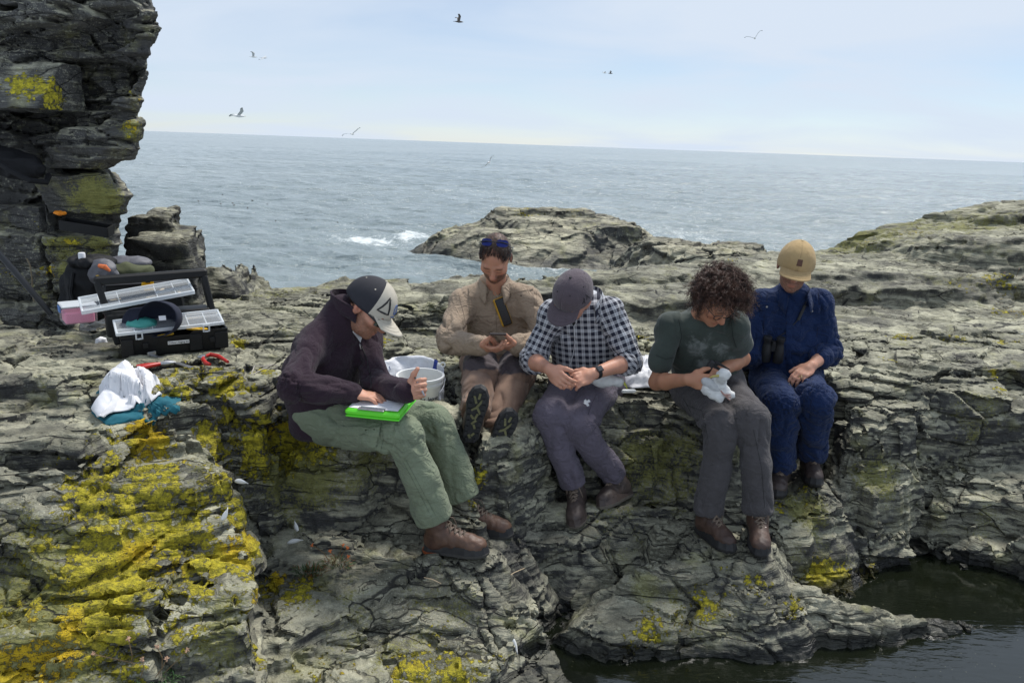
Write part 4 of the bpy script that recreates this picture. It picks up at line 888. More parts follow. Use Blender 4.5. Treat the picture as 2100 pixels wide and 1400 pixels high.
def seg_uv(V, segs):
    """nearest limb segment: (index, metres along, angle, t)"""
    best = np.full(len(V), 9., f32); I = np.zeros(len(V), int); L = np.zeros(len(V), f32); TH = L.copy(); T = L.copy(); off = {}
    for i, (a, b, ra, rb, ch) in enumerate(segs):
        a, b = v3(a), v3(b); ax = b - a; ln = np.linalg.norm(ax); u = ax / ln
        t = ((V - a) @ u) / ln; tc = np.clip(t, 0, 1); q = V - a - np.outer(tc, ax); d = np.linalg.norm(q, axis=1) - (ra + (rb - ra) * tc)
        e1 = unit(np.cross(u, (.3, .2, .93) if abs(u[2]) < .8 else (.1, -1, .1))); e2 = np.cross(u, e1)
        m = d < best; best[m] = d[m]; I[m] = i; L[m] = off.get(ch, 0) + (t * ln)[m]; TH[m] = np.arctan2(q @ e2, q @ e1)[m]; T[m] = t[m]
        off[ch] = off.get(ch, 0) + ln
    return I, L, TH, T
def folds(V, Q, segs, joints, amp=.0035, jamp=.010, fl=10., seed=0., tw=2.2):
    """cloth folds: shallow everywhere, deep and close set round the joints"""
    N = vnormals(V, Q); I, L, TH, T = seg_uv(V, segs); amp *= 1.5; jamp *= 1.35
    c, s = np.cos(TH + L * tw), np.sin(TH + L * tw); o = I * 7.1 + seed
    wv = perlin(c * .9 + o, s * .9, L * 3.5 + o)
    ph = L * fl * 3.2 + 5.5 * wv + o; r1 = np.abs(np.sin(ph * .5)) ** .55 * 2 - 1.1
    r2 = np.abs(np.sin(L * fl * 3. + 5.5 * perlin(c * 1.3 + o, s * 1.3 + 3, L * 6) + 2 * o)) ** .6 * 2 - 1.3
    msk = sstep(-.25, .45, perlin(V[:, 0] * 9 + o, V[:, 1] * 9, V[:, 2] * 9)); big = perlin(V[:, 0] * 7 + o, V[:, 1] * 7, V[:, 2] * 7)
    w = np.zeros(len(V), f32)
    for p, r, k in joints: w = np.maximum(w, k * np.exp(-((V - v3(p)) ** 2).sum(1) / (r * r)))
    tt = np.clip(np.minimum(T + .08, 1.08 - T) * 6, .15, 1); jamp = jamp * np.where((T < -.02) | (T > 1.02), .3, 1)
    d = amp * (r1 * .8 * msk + 1.3 * big) + jamp * w * (r1 * (.35 + .65 * msk) + .35 * r2) - jamp * w * .05
    return (V + N * d[:, None]).astype(f32)
def fab(name, col, rough=.92, tint=.35, sheen=.15, weave=420, fold=.25, col2=None):
    g = NT(name); geo = g.n('NewGeometry'); pos = geo.outputs['Position']
    a = g.noise(pos, 5.5, 4, .6); b = g.noise(pos, weave, 2, .5); c = g.noise(pos, 38, 4, .6)
    k2 = col2 or tuple(min(1, v * 1.55 + .006) for v in col); k1 = tuple(v * .86 for v in col)
    base = g.mix(g.rng(a, .3, .72), k1, col); base = g.mix(g.math('MULTIPLY', g.rng(c, .4, .85), tint * .6), base, k2)
    h = g.math('ADD', g.math('MULTIPLY', b, .3), g.math('MULTIPLY', g.math('ABSOLUTE', g.math('SUBTRACT', g.noise(g.map(pos, scale=(1, 1, 1.5)), 15, 4, .5, .8), .5)), fold * -14))
    bp = g.n('Bump', {'Strength': .8, 'Distance': .008, 'Height': h})
    return g.set(Base_Color=base, Roughness=rough, Normal=bp.outputs[0], Sheen_Weight=sheen, Sheen_Roughness=.5, Specular_IOR_Level=.2), g
# skin with per-vertex tone
gS = NT('skin'); _a = gS.n('Attribute', attribute_name='tone').outputs['Color']; _p = gS.n('NewGeometry').outputs['Position']
_c = gS.mix(gS.math('MULTIPLY', gS.rng(gS.noise(_p, 70, 4, .6), .4, .7), .28), _a, gS.mix(.5, _a, (.42, .12, .07)))
_b = gS.n('Bump', {'Strength': .35, 'Distance': .0015, 'Height': gS.noise(_p, 260, 3, .6)})
M_SKIN = gS.set(Base_Color=_c, Roughness=.52, Normal=_b.outputs[0], Subsurface_Weight=.12, Subsurface_Radius=(.010, .004, .002), Specular_IOR_Level=.35)
gS.b.inputs['Subsurface Scale'].default_value = .6

# ------------------------------------------------------------------ skeleton from photo joints and bone lengths
def limb(parent, px, py, L, near=True):
    """point on the photo ray at bone length L from the parent joint"""
    r = unit(ray(px, py)); c = v3(parent); b = r @ c; disc = b * b - (c @ c - L * L)
    t = b + (-1 if near else 1) * math.sqrt(disc) if disc > 0 else b
    p = r * t
    return c + unit(p - c) * L if disc <= 0 else p
BL = dict(ua=.295, fa=.255, th=.43, sh=.41, hip=.09)
def hand(F, W, D, Nn, T, curls, thumb=(.55, .75, .25), sc=1.0, spread=.05, k=.006):
    """palm and five fingers. W wrist, D towards the fingertips, Nn out of the palm, T towards the thumb"""
    W = v3(W); D = unit(D); Nn = unit(v3(Nn) - D * (v3(Nn) @ D)); T0 = np.cross(D, Nn); T = T0 if T0 @ v3(T) > 0 else -T0
    fr = np.stack([D, T, Nn], 1)
    F.ell(W + D * .050 * sc - T * .002, (.050 * sc, .040 * sc, .0145 * sc), fr, .012)
    F.cone(W, W + D * .03 * sc, .025 * sc, .026 * sc, .015)
    tips = []
    for i, (off, ln, r) in enumerate(((.031, .072, .0088), (.0105, .080, .0090), (-.0105, .075, .0086), (-.030, .058, .0078))):
        p = W + (D * .090 + T * off * .98 - Nn * .002 - D * (0, 0, .004, .012)[i]) * sc; d = unit(D + T * off * spread * 30 * .3); a = 0; nodes = [p - d * .022 * sc, p]; rs = [r * sc * 1.05, r * sc]
        for j, fr_ in enumerate((.46, .30, .24)):
            a += curls[i][j]; dd = d * math.cos(a) + Nn * math.sin(a); p = p + dd * ln * fr_ * sc; nodes.append(p); rs.append(r * sc * (.95, .88, .76)[j])
        F.chain(nodes, rs, k); tips.append(p)
    td = unit(D * thumb[0] + T * thumb[1] + Nn * thumb[2]); p0 = W + (D * .020 + T * .018) * sc; p1 = W + (D * .034 + T * .036 + Nn * .006) * sc
    p2 = p1 + td * .034 * sc; td2 = unit(td + D * .35 + Nn * (thumb[3] if len(thumb) > 3 else .1)); p3 = p2 + td2 * .030 * sc
    F.chain([p0, p1, p2, p3], [.017 * sc, .0145 * sc, .0112 * sc, .0092 * sc], .009); tips.append(p3)
    return tips
def headprims(F, C, M, sc=1.0, jaw=1.0):
    """C centre of the head, M columns: left, forward, up"""
    def L(p): return v3(C) + M @ (v3(p) * sc)
    def E(c, r, k=.02, sub=False, R=None): F.ell(L(c), v3(r) * sc, M if R is None else R, k, sub)
    E((0, -.012, .034), (.077, .099, .086)); E((0, .028, -.035), (.064, .068, .080), .03); E((0, .034, -.082), (.052 * jaw, .050, .040), .025)
    E((0, .074, -.103), (.024, .018, .017), .02); F.cone(L((-.038, .080, .014)), L((.038, .080, .014)), .014 * sc, .014 * sc, .016)
    for s in (-1, 1):
        E((s * .046, .060, -.022), (.022, .024, .022), .02); E((s * .031, .097, -.005), (.017, .012, .011), .010, True)
        E((s * .031, .079, -.006), (.0145, .0125, .0125), .003); F.cone(L((s * .016, .0915, -.011)), L((s * .045, .083, -.011)), .0032 * sc, .0028 * sc, .003)
        E((s * .0805, -.012, -.010), (.009, .019, .031), .006); E((s * .088, -.006, -.008), (.006, .009, .017), .004, True); E((s * .012, .099, -.043), (.0085, .010, .0075), .006)
    F.cone(L((0, .092, .006)), L((0, .112, -.036)), .0085 * sc, .0125 * sc, .010); E((0, .112, -.037), (.0125, .012, .011), .006)
    E((0, .0905, -.067), (.024, .010, .0055), .004); E((0, .0885, -.0775), (.021, .010, .0065), .004); E((0, .094, -.0722), (.020, .006, .0012), .002, True)
def body_tones(V, C, M, sc, tone, beard=None, bt=.75, cover=None):
    q = ((V - v3(C)) @ M) / sc; head = (np.abs(q[:, 0]) < .1) & (q[:, 2] > -.15) & (np.linalg.norm(q, axis=1) < .165)
    c = np.tile(np.array([*tone, 1.0], f32), (len(V), 1))
    n = perlin(V[:, 0] * 22, V[:, 1] * 22, V[:, 2] * 22)
    c[:, :3] *= (1 + .12 * n)[:, None]
    red = np.array([tone[0] * .98, tone[1] * .62, tone[2] * .58], f32)
    def mixin(m, w, col): c[:, :3] = c[:, :3] * (1 - (m * w)[:, None]) + np.asarray(col, f32) * (m * w)[:, None]
    ear = np.exp(-(((np.abs(q[:, 0]) - .084) / .014) ** 2 + ((q[:, 1] + .01) / .03) ** 2 + ((q[:, 2] + .01) / .035) ** 2)); nose = np.exp(-((q[:, 0] / .018) ** 2 + ((q[:, 1] - .112) / .02) ** 2 + ((q[:, 2] + .036) / .02) ** 2))
    chk = np.exp(-(((np.abs(q[:, 0]) - .045) / .022) ** 2 + ((q[:, 1] - .07) / .03) ** 2 + ((q[:, 2] + .03) / .022) ** 2))
    for m, w in ((ear, .7), (nose, .55), (chk, .45)): mixin(np.where(head, m, 0), w, red)
    lips = np.where(head, np.exp(-((q[:, 0] / .022) ** 4 + ((q[:, 1] - .095) / .014) ** 2 + ((q[:, 2] + .072) / .010) ** 2)), 0); mixin(lips, .65, (tone[0] * .75, tone[1] * .42, tone[2] * .42))
    brow = np.where(head, np.exp(-(((np.abs(q[:, 0]) - .033) / .018) ** 4 + ((q[:, 2] - .017) / .0055) ** 2)) * (q[:, 1] > .06), 0); mixin(brow, .8, (.03, .018, .012))
    lash = np.where(head, np.exp(-(((np.abs(q[:, 0]) - .031) / .014) ** 4 + ((q[:, 2] + .011) / .0028) ** 2)) * (q[:, 1] > .07), 0); mixin(lash, .75, (.03, .018, .014))
    if beard is not None:
        b = sstep(-.022, -.050, q[:, 2] - .55 * np.clip(.060 - q[:, 1], 0, .2) * .75 + .010 * n) * sstep(-.035, .0, q[:, 1]) * (1 - np.exp(-((q[:, 0] / .020) ** 4 + ((q[:, 2] + .072) / .010) ** 2)) * (q[:, 1] > .07))
        b = np.where(head & (q[:, 2] > -.135), b, 0); mixin(b * (.8 + .4 * perlin(V[:, 0] * 160, V[:, 1] * 160, V[:, 2] * 160)).clip(0, 1.1), bt, beard)
    for col, fn in (cover or []): mixin(np.where(head, fn(q, n), 0), 1.0, col)
    return c
# ================================================================== people
from mathutils.bvhtree import BVHTree
def bvh_of(V, Q): return BVHTree.FromPolygons([tuple(map(float, v)) for v in V], [tuple(map(int, q)) for q in Q])
def onto(bv, px, py, off=.002):
    """photo ray -> point just above a garment's surface"""
    d = Vector(unit(ray(px, py))); h, n, i, t = bv.ray_cast(Vector((0, 0, 0)), d)
    if h is None: return None
    if n.dot(d) > 0: n = -n
    return h + n * off
def patch(bv, quad, nu=8, nv=6, off=.003, thick=.003, px=True):
    """a sewn-on piece of cloth that follows the garment: quad = four photo corners"""
    (ax, ay), (bx, by), (cx, cy), (dx_, dy_) = quad; m = MB(); P = []; last = None
    for j in range(nv):
        for i in range(nu):
            u, v = i / (nu - 1), j / (nv - 1)
            X = (ax * (1 - u) + bx * u) * (1 - v) + (dx_ * (1 - u) + cx * u) * v; Y = (ay * (1 - u) + by * u) * (1 - v) + (dy_ * (1 - u) + cy * u) * v
            p = onto(bv, X, Y, off) or last; last = p; P.append(p)
    if any(p is None for p in P): return None
    c = sum(P, Vector()) / len(P); back = [p + (p - Vector()).normalized() * thick for p in P]
    n = nu * nv; fs = []
    for j in range(nv - 1):
        for i in range(nu - 1):
            a = j * nu + i; fs.append((a, a + nu, a + nu + 1, a + 1)); fs.append((n + a, n + a + 1, n + a + nu + 1, n + a + nu))
    rim = [i for i in range(nu)] + [j * nu + nu - 1 for j in range(1, nv)] + [(nv - 1) * nu + i for i in range(nu - 2, -1, -1)] + [j * nu for j in range(nv - 2, 0, -1)]
    for a, b in zip(rim, rim[1:] + rim[:1]): fs.append((a, b, n + b, n + a))
    return m.add(P + back, fs)
def line_on(bv, pts, r=.0015, off=.002, per=6, n=5):
    P = []
    for (a, b), (c, d) in zip(pts, pts[1:]):
        for i in range(per):
            p = onto(bv, a + (c - a) * i / per, b + (d - b) * i / per, off)
            if p is not None: P.append(p)
    p = onto(bv, *pts[-1], off)
    if p is not None: P.append(p)
    return MB().tube(P, r, n) if len(P) > 1 else None

# ---- boots
SOLE = [(-.078, .0), (-.072, .024), (-.05, .037), (.0, .036), (.06, .040), (.12, .048), (.165, .044), (.20, .026), (.212, 0)]
SOLE = SOLE + [(x, -y) for x, y in SOLE[-2:0:-1]]
M_LACE = mat('boot_lace', (.16, .12, .09), .8); M_HOOK = mat('lace_hook', (.25, .24, .23), .35, .9)
def boot(parent, key, leather, rand, sole, heel=None, tread=None):
    A, dt, up, KN = BOOT[key]; x = unit(dt); z = unit(up - x * (up @ x)); y = np.cross(z, x); R = np.stack([x, y, z], 1)
    def L(p): return A + R @ v3(p)
    F = Fld(A - .30, A + .30, .0065)
    F.ell(L((-.032, 0, -.045)), (.048, .038, .055), R, .02).cone(L((-.02, 0, -.045)), L((.12, 0, -.05)), .041, .038, .02).ell(L((.148, 0, -.052)), (.060, .045, .036), R, .02)
    F.cone(L((.0, 0, -.005)), L((.12, 0, -.04)), .043, .034, .02).cone(L((-.004, 0, -.02)), A + unit(KN - A) * .085 + R @ v3((-.008, 0, 0)), .047, .053, .02)
    V, Q = F.mesh(1); q = (V - A) @ R; q[:, 2] = np.maximum(q[:, 2], -.074)
    N = vnormals(V, Q); fl = 1 - np.abs(perlin(V[:, 0] * 30, V[:, 1] * 30, V[:, 2] * 30)) * 3
    q[:, 2] += 0; V = A + q @ R.T + N * (.0018 * fl)[:, None]
    b = place('boot', mesh_np('boot', V, Q), leather, parent)
    M3 = Matrix(R.tolist())
    def prism(z0, z1, s0, s1, nm, mt, lo=-9, hi=9, off=0):
        m = MB(); n = len(SOLE); vs = []
        for zz, s in ((z0, s0), (z1, s1)):
            for (px, py) in SOLE: vs.append(L((np.clip(.06 + (px - .06) * s + off, lo, hi), py * (1 + (s - 1) * 2.2), zz)))
        m.add(vs, [tuple(reversed(range(n))), tuple(range(n, 2 * n))] + [(i, (i + 1) % n, n + (i + 1) % n, n + i) for i in range(n)]); return m.obj(nm, mt, b)
    prism(-.083, -.050, 1.035, .985, 'rand', rand); prism(-.097, -.082, 1.0, 1.05, 'sole', sole)
    if heel is not None: prism(-.0985, -.084, 1.03, 1.055, 'heel_wedge', heel, hi=-.01, off=-.003)
    m = MB(); hk = MB()
    for i in range(6):
        t = i / 5; c = v3((.115 - .10 * t, 0, -.006 + .062 * t ** 1.3)); w = .020 + .004 * t
        pl, pr = L(c + (0, w, -.008)), L(c + (0, -w, -.008)); ct = L(c + (0.006, 0, .007))
        nx = min(i + 1, 5) / 5; c2 = v3((.115 - .10 * nx, 0, -.006 + .062 * nx ** 1.3)); pr2 = L(c2 + (0, -w, -.008)); pl2 = L(c2 + (0, w, -.008)); ct2 = L((c + c2) / 2 + (.006, 0, .008))
        m.tube([pl, ct2, pr2], .0042, 5); m.tube([pr, ct2 + R @ v3((.001, 0, .003)), pl2], .0042, 5)
        for p in (pl, pr): hk.tube([p - R @ v3((0, 0, .006)), p + R @ v3((.002, 0, .004))], .004, 6)
    m.tube([L((.02, .01, .066)), L((.055, .028, .052)), L((.062, .036, .02)), L((.06, .04, -.01))], .0024, 5); m.tube([L((.02, -.01, .066)), L((.05, -.03, .05)), L((.06, -.034, .016))], .0024, 5)
    m.obj('lace', M_LACE, b, smooth=True); hk.obj('lace_hooks', M_HOOK, b, smooth=True, kind='stuff')
    if tread is not None:
        for s in (-1, 1):
            for i in range(9):
                xx = -.060 + .030 * i; w = np.interp(xx, [-.07, -.04, .06, .12, .19], [.018, .033, .036, .042, .022]) if xx < .2 else .02
                MB().box(L((xx, s * w * .80, -.1015)), (.020, w * .42, .011), M3, .8).obj('lug', rand if i % 9 else rand, b)
        for i, (xx, yy, a, l) in enumerate(((.135, .012, .5, .045), (.15, -.012, -.4, .040), (.105, -.008, .9, .036), (.095, .014, -.6, .034), (.065, .006, .3, .034), (.06, -.012, -.8, .028), (.035, .0, .7, .030), (.012, .006, -.4, .024), (.17, .004, .1, .03), (-.03, .006, .6, .022), (-.042, -.008, -.5, .022))):
            MB().box(L((xx, yy, -.100)), (l, .011, .007), M3 @ Matrix.Rotation(a, 3, 'Z'), .75).obj('lug', tread, b)
    return b
def leather(nm, col, col2, rough=.55):
    return mat(nm, col, rough, noise=(14, .8, col2), bump=(60, .7, .004))
M_RUB = mat('black_rubber', (.014, .014, .016), .65, noise=(30, .5, (.05, .048, .045)), bump=(90, .4, .002))

def torso_nodes(J, sl=.055, scale=1.0):
    """spine from pelvis to the neck, bent backwards by sl"""
    sH = unit(J['hL'] - J['hR']); sS = unit(J['shL'] - J['shR']); up = unit(J['c7'] - J['hip'])
    fr = np.cross(unit(sH + sS), up); P = []; S = []
    for t in (0, .22, .48, .76, .93):
        P.append(J['hip'] * (1 - t) + (J['shR'] * .5 + J['shL'] * .5 + up * .005) * t - fr * sl * 4 * t * (1 - t)); S.append(unit(sH * (1 - t) + sS * t))
    return P, S, fr, up
def bounds(pts, m): a = np.array(pts); return a.min(0) - m, a.max(0) + m
def make_body(nm, J, head, hs, tone, beard, hands, scale=1.0, cover=None, bt=.75, jaw=1.0, slim=False):
    """one continuous skin: trunk, legs to the ankles, arms, hands, neck, head"""
    P, S, fr, up = torso_nodes(J); C, M = head
    pts = [J[k] for k in ('hip', 'hR', 'hL', 'shR', 'shL', 'elR', 'elL', 'wrR', 'wrL')] + [C]
    for W, D, *_ in hands.values(): pts.append(v3(W) + unit(D) * .19)
    lo, hi = bounds(pts, .17); F = Fld(lo, hi, .0042)
    F.etube(P, S, [(.14, .09), (.125, .085), (.14, .10), (.135, .085), (.07, .06)], .04)
    for s in 'RL':
        sh = J['sh' + s] - up * .035 - unit(J['sh' + s] - P[-1]) * .025; F.cone(P[-1], sh, .045, .036, .03); F.chain([sh, J['el' + s] * .5 + sh * .5, J['el' + s]], [.031 * scale, .034 * scale, (.036 if slim else .040) * scale], .02)
        e, w = J['el' + s], J['wr' + s]; F.chain([e, e * .7 + w * .3, w], [(.034 if slim else .040) * scale, (.036 if slim else .0415) * scale, .0265 * scale], .015)
        F.cone(J['hip'], J['h' + s], .09, .08, .03); F.cone(J['h' + s], J['h' + s] * .45 + J['k' + s] * .55, .075, .06, .03)
    nb = P[-1] + up * .03; F.chain([P[-1], nb, v3(C) + M @ (v3((0, -.028, -.05)) * hs)], [.062, .056, .056], .03)
    headprims(F, C, M, hs, jaw)
    tips = {}
    for s, a in hands.items(): tips[s] = hand(F, *a)
    V, Q = F.mesh(1); me = mesh_np(nm, V, Q); attr(me, 'tone', body_tones(V, C, M, hs, tone, beard, bt, cover)); return me, tips
def headmat(c, f, u):
    f = unit(f); u = v3(u); u = unit(u - f * (u @ f)); return (v3(c), np.stack([np.cross(u, f), f, u], 1))
def make_top(J, h=.0065, wide=1.0, sleeve=('wr', 'wr'), amp=.004, jamp=.015, seed=0., rS=(.066, .062, .052), body=None, sl=.055, fl=10., hem=.10, neck=.035, nr=.066):
    P, S, fr, up = torso_nodes(J, sl)
    sl_end = {}
    for s, k in zip('RL', sleeve): sl_end[s] = J['wr' + s] if k == 'wr' else (J['el' + s] * (1 - k) + J['wr' + s] * k if k >= 0 else J['sh' + s] * (-k) + J['el' + s] * (1 + k))
    lo, hi = bounds([J['hip'] - up * hem, J['shR'], J['shL'], J['elR'], J['elL'], sl_end['R'], sl_end['L'], J['c7'] + up * .05], .17); F = Fld(lo, hi, h)
    wd = body or [(.180, .135), (.172, .132), (.182, .138), (.172, .118), (.115, .082)]
    P = [P[0] - up * (hem - .10) - fr * .0] + P[1:] if hem else P
    F.etube(P, S, [(a * wide, b * wide) for a, b in wd], .05, 2.4)
    segs = [(P[0], P[-1], .15, .11, 't')]; jn = [(P[1] + fr * .08, .13, .8)]
    N0 = J['c7'] - up * neck + fr * .035; F.cone(P[-1], N0, .090 * nr / .066, nr, .03)
    for s, k in zip('RL', sleeve):
        sh, el, e2 = J['sh' + s], J['el' + s], sl_end[s]; sh2 = sh - up * .020 - unit(sh - P[-1]) * .012
        F.cone(N0, sh2, .058, rS[0] * wide * .92, .05)
        if isinstance(k, (int, float)) and k < 0:
            F.cone(sh2, e2, rS[0] * wide, rS[0] * wide * .98, .035); segs.append((sh2, e2, rS[0], rS[0], s)); jn.append((sh2, .10, .5))
        else:
            F.cone(sh2, el, rS[0] * wide, rS[1] * wide, .035); F.cone(el, e2, rS[1] * wide, rS[2] * wide, .02); segs += [(sh2, el, rS[0], rS[1], s), (el, e2, rS[1], rS[2], s)]
            jn += [(el, .12, 1.0), (sh2 - up * .06 + fr * .03, .10, .7), (e2, .07, .7)]
    V, Q = F.mesh(2); V = folds(V, Q, segs, jn, amp, jamp, fl, seed); return relax(V, Q, 1, .12), Q, segs, (P, S, fr, up)
def make_trousers(J, h=.0068, rT=(.098, .080, .066, .072), amp=.004, jamp=.015, seed=0., hemdrop=-.05, pel=(.178, .125), fl=9., k=.03):
    P, S, fr, up = torso_nodes(J)
    lo, hi = bounds([J[q] for q in ('hip', 'kR', 'kL', 'aR', 'aL', 'hR', 'hL')] + [P[1]], .16); F = Fld(lo, hi, h)
    F.etube([J['hip'] - up * .015, P[0] * .6 + P[1] * .4, P[1]], [S[0]] * 3, [pel, (pel[0] * .98, pel[1]), (pel[0] * .9, pel[1] * .95)], .04, 2.3)
    segs = [(J['hip'], P[1], .14, .13, 't')]; jn = []
    for s in 'RL':
        h0, kn, an = J['h' + s], J['k' + s], J['a' + s]; d = unit(an - kn); end = an + d * hemdrop
        mid = kn * .5 + end * .5 - np.cross(unit(np.cross(kn - h0, d)), d) * .012
        F.cone(J['hip'], h0, .105, rT[0], .04); F.cone(h0, kn, rT[0], rT[1], k); F.chain([kn, mid, end], [rT[1], rT[2], rT[3]], .02)
        segs += [(h0, kn, rT[0], rT[1], s), (kn, end, rT[1], rT[3], s)]; jn += [(kn - unit(kn - h0) * .05 + d * .05, .13, 1.0), (h0 + unit(kn - h0) * .08, .11, .75), (end - d * .05, .10, .85)]
    V, Q = F.mesh(2)
    for s in 'RL':      # cut the hems flat
        an = J['a' + s]; d = unit(an - J['k' + s]); e = an + d * (hemdrop + .012); t = (V - e) @ d; near = np.linalg.norm(V - e, axis=1) < .14
        V = np.where((near & (t > 0))[:, None], V - np.outer(t, d), V)
    V = folds(V, Q, segs, jn, amp, jamp, fl, seed); return relax(V, Q, 1, .12), Q, segs, fr
def person(nm, J, label):
    b = J['hip'].copy(); b[2] -= .1
    return empty('person', tuple(b), label, 'person', 'people sitting in a row on the rocks')
def collar(J, C, nrm, r0, h, mt, parent, open_=.5, drop=.045, nm='collar', flare=.018, thick=.004, spread=1.0, tilt=.0, lower=.0):
    """folded shirt collar round the neck, open at the front"""
    P, S, fr, up = nrm; c = J['c7'] - up * (.012 + lower) + fr * .040; sd = S[-1]; f2 = np.cross(sd, up); f2 = -f2 if f2 @ fr < 0 else f2
    def pt(u, v):
        a = -math.pi + open_ / 2 + u * (2 * math.pi - open_); a += math.pi
        dirv = f2 * math.cos(a) + sd * math.sin(a); fl = (1 - abs(2 * u - 1)) ; tip = abs(2 * u - 1) ** 3
        stand = r0 * (1 - .08 * fl)
        w = min(v * 2, 1); w2 = max(v * 2 - 1, 0)
        p = c + dirv * (stand + .004 * w + w2 * flare * (1 + .5 * tip)) + up * (h * w - w2 * (drop * (.75 + .7 * tip * spread))) + f2 * (.028 * tip + .010) * (1) - up * (.045 * tip)
        return Vector(p)
    m = MB().grid(pt, 40, 7); o = m.obj(nm, mt, parent, smooth=True); s = o.modifiers.new('t', 'SOLIDIFY'); s.thickness = thick; s.offset = 0
    return o
def cap(parent, H, hs, crown, brim, button=None, tip=0.0, brim_len=.075, front=None, depth=.0, wide=.080, sz=1.03):
    """baseball cap on head H: crown of six panels, curved brim, button"""
    C, M = H; rx, ry, rz = .087 * hs * sz, .108 * hs * sz, .098 * hs * sz; ctr = v3((0, -.010, .030 + depth)) * hs
    T = Matrix(M.tolist())
    def W(p): return Vector(v3(C) + M @ v3(p))
    def cr(u, v):
        a = u * 2 * math.pi; e = -.16 + v * (math.pi / 2 + .16); fwd = max(0, math.cos(a))
        seam = 1 - .010 * math.exp(-((((a / (math.pi / 3)) + .5) % 1 - .5) / .05) ** 2) * math.cos(e)
        low = -.012 * (1 - v) * (1 - fwd) - .006 * (1 - v)
        r = math.cos(e); hgt = math.sin(e)
        n = 1 + .012 * math.sin(a * 5 + v * 7) * (1 - v)
        fr_ = 1 + .05 * fwd * (1 - v) * v * 4
        return W((ctr[0] + rx * r * math.sin(a) * seam * n, ctr[1] + ry * r * math.cos(a) * seam * n * fr_, ctr[2] + rz * max(hgt, -.2) * (1 + .06 * fwd * math.cos(e)) + low))
    m = MB().grid(cr, 61, 17); me = m.mesh('cap', True); o = place('cap', me, crown, parent)
    s = o.modifiers.new('t', 'SOLIDIFY'); s.thickness = .003; s.offset = 1
    if front is not None:
        me.materials.append(front); nf = 60
        idx = np.zeros(len(me.polygons), np.int32)
        for i, p in enumerate(me.polygons):
            a = ((i % nf) + .5) / nf * 2 * math.pi
            if math.cos(a) > .40: idx[i] = 1
        me.polygons.foreach_set('material_index', idx)
    def br(u, v):
        a = (u - .5) * 2.15; r = v
        x = wide * hs * math.sin(a) * (1 + .05 * r) * 1.02; y = ctr[1] + ry * .99 * math.cos(a * .92) + r * brim_len * hs * (math.cos(a * .78) ** .7) * sz
        z = ctr[2] - .016 * hs - r * .014 * hs - .018 * hs * (abs(math.sin(a)) ** 2.2) * (.35 + .6 * r) + .002
        return W((x, y, z))
    b = MB().grid(br, 33, 9).obj('brim', brim, o, smooth=True); s = b.modifiers.new('t', 'SOLIDIFY'); s.thickness = .004; s.offset = 0
    for k in range(3):
        MB().tube([br(.04 + .92 * i / 30, .3 + .22 * k) + Vector(M @ v3((0, 0, .0028))) for i in range(31)], .0007, 4).obj('brim_stitching', brim, b)
    top = W((ctr[0], ctr[1], ctr[2] + rz + .002)); zb = Vector(M[:, 2])
    MB().lathe([(.0, .005), (.004, .0045), (.0065, .002), (.007, -.002)], 10, Matrix.Translation(top) @ T.to_4x4()).obj('button', button or crown, o, smooth=True)
    for k in range(6):
        a = (k + .5) * math.pi / 3; p = cr(a / (2 * math.pi), .55); p2 = p + (p - W(ctr)).normalized() * .004
        MB().tube([p + (p - W(ctr)).normalized() * .002, p2], .0035, 8).obj('eyelet', button or crown, o)
    return o, cr, br, W
def strands(nm, mt, parent, pts, L, r=.0012, curl=0.0, fall=(0, 0, -1), fl=.3, seed=1, seg=4, out=.6, sides=3):
    """hair: one tapered tube per strand, pts = [(root, normal)]"""
    rs = np.random.default_rng(seed); V = []; Q = []; n0 = 0
    fall = v3(fall)
    for p, nn in pts:
        p = v3(p); d = unit(v3(nn) * out + fall * fl + rs.normal(0, .25, 3)); ln = L * rs.uniform(.6, 1.2); ph = rs.uniform(0, 6.28); a = unit(np.cross(d, rs.normal(0, 1, 3))); b = np.cross(d, a); q = p.copy(); pr = []
        tn = rs.uniform(1.6, 2.8) * (1 if rs.random() < .5 else -1)
        for i in range(seg + 1):
            t = i / seg; dd = unit(d + fall * fl * t)
            c = p + dd * ln * t + (a * (math.cos(ph + tn * 6.28 * t) - math.cos(ph)) + b * (math.sin(ph + tn * 6.28 * t) - math.sin(ph))) * curl * (0.35 + .65 * min(1, t * 1.6))
            pr.append(c)
        for i, c in enumerate(pr):
            tg = unit(pr[min(i + 1, seg)] - pr[max(i - 1, 0)]); e1 = unit(np.cross(tg, (.31, .52, .79))); e2 = np.cross(tg, e1); rr = r * (1 - .6 * i / seg)
            for k in range(sides): V.append(c + (e1 * math.cos(k * 2.094) + e2 * math.sin(k * 2.094)) * rr)
        for i in range(seg):
            for k in range(3): Q.append((n0 + i * 3 + k, n0 + i * 3 + (k + 1) % 3, n0 + i * 3 + 3 + (k + 1) % 3, n0 + i * 3 + 3 + k))
        n0 += 3 * (seg + 1)
    return place(nm, mesh_np(nm, np.array(V, f32), np.array(Q, np.int32)), mt, parent)
def scalp_pts(H, hs, n, cond, seed=1, grow=1.0):
    C, M = H; rs = np.random.default_rng(seed); out = []
    while len(out) < n:
        d = unit(rs.normal(0, 1, 3)); q = v3((0, -.012, .034)) + d * v3((.077, .099, .086)) * grow
        if q[2] < -.005 and q[1] < .0: q = v3((d[0] * .070, -.012 + d[1] * .085, q[2])) if q[2] > -.06 else q
        if cond(q): out.append((v3(C) + M @ (q * hs), M @ unit(d / v3((.077, .099, .086)))))
    return out
def hairmat(nm, c1, c2):
    g = NT(nm); p = g.n('NewGeometry').outputs['Position']; col = g.mix(g.rng(g.noise(p, 30, 3), .35, .65), c1, c2)
    return g.set(Base_Color=col, Roughness=.42, Specular_IOR_Level=.45)
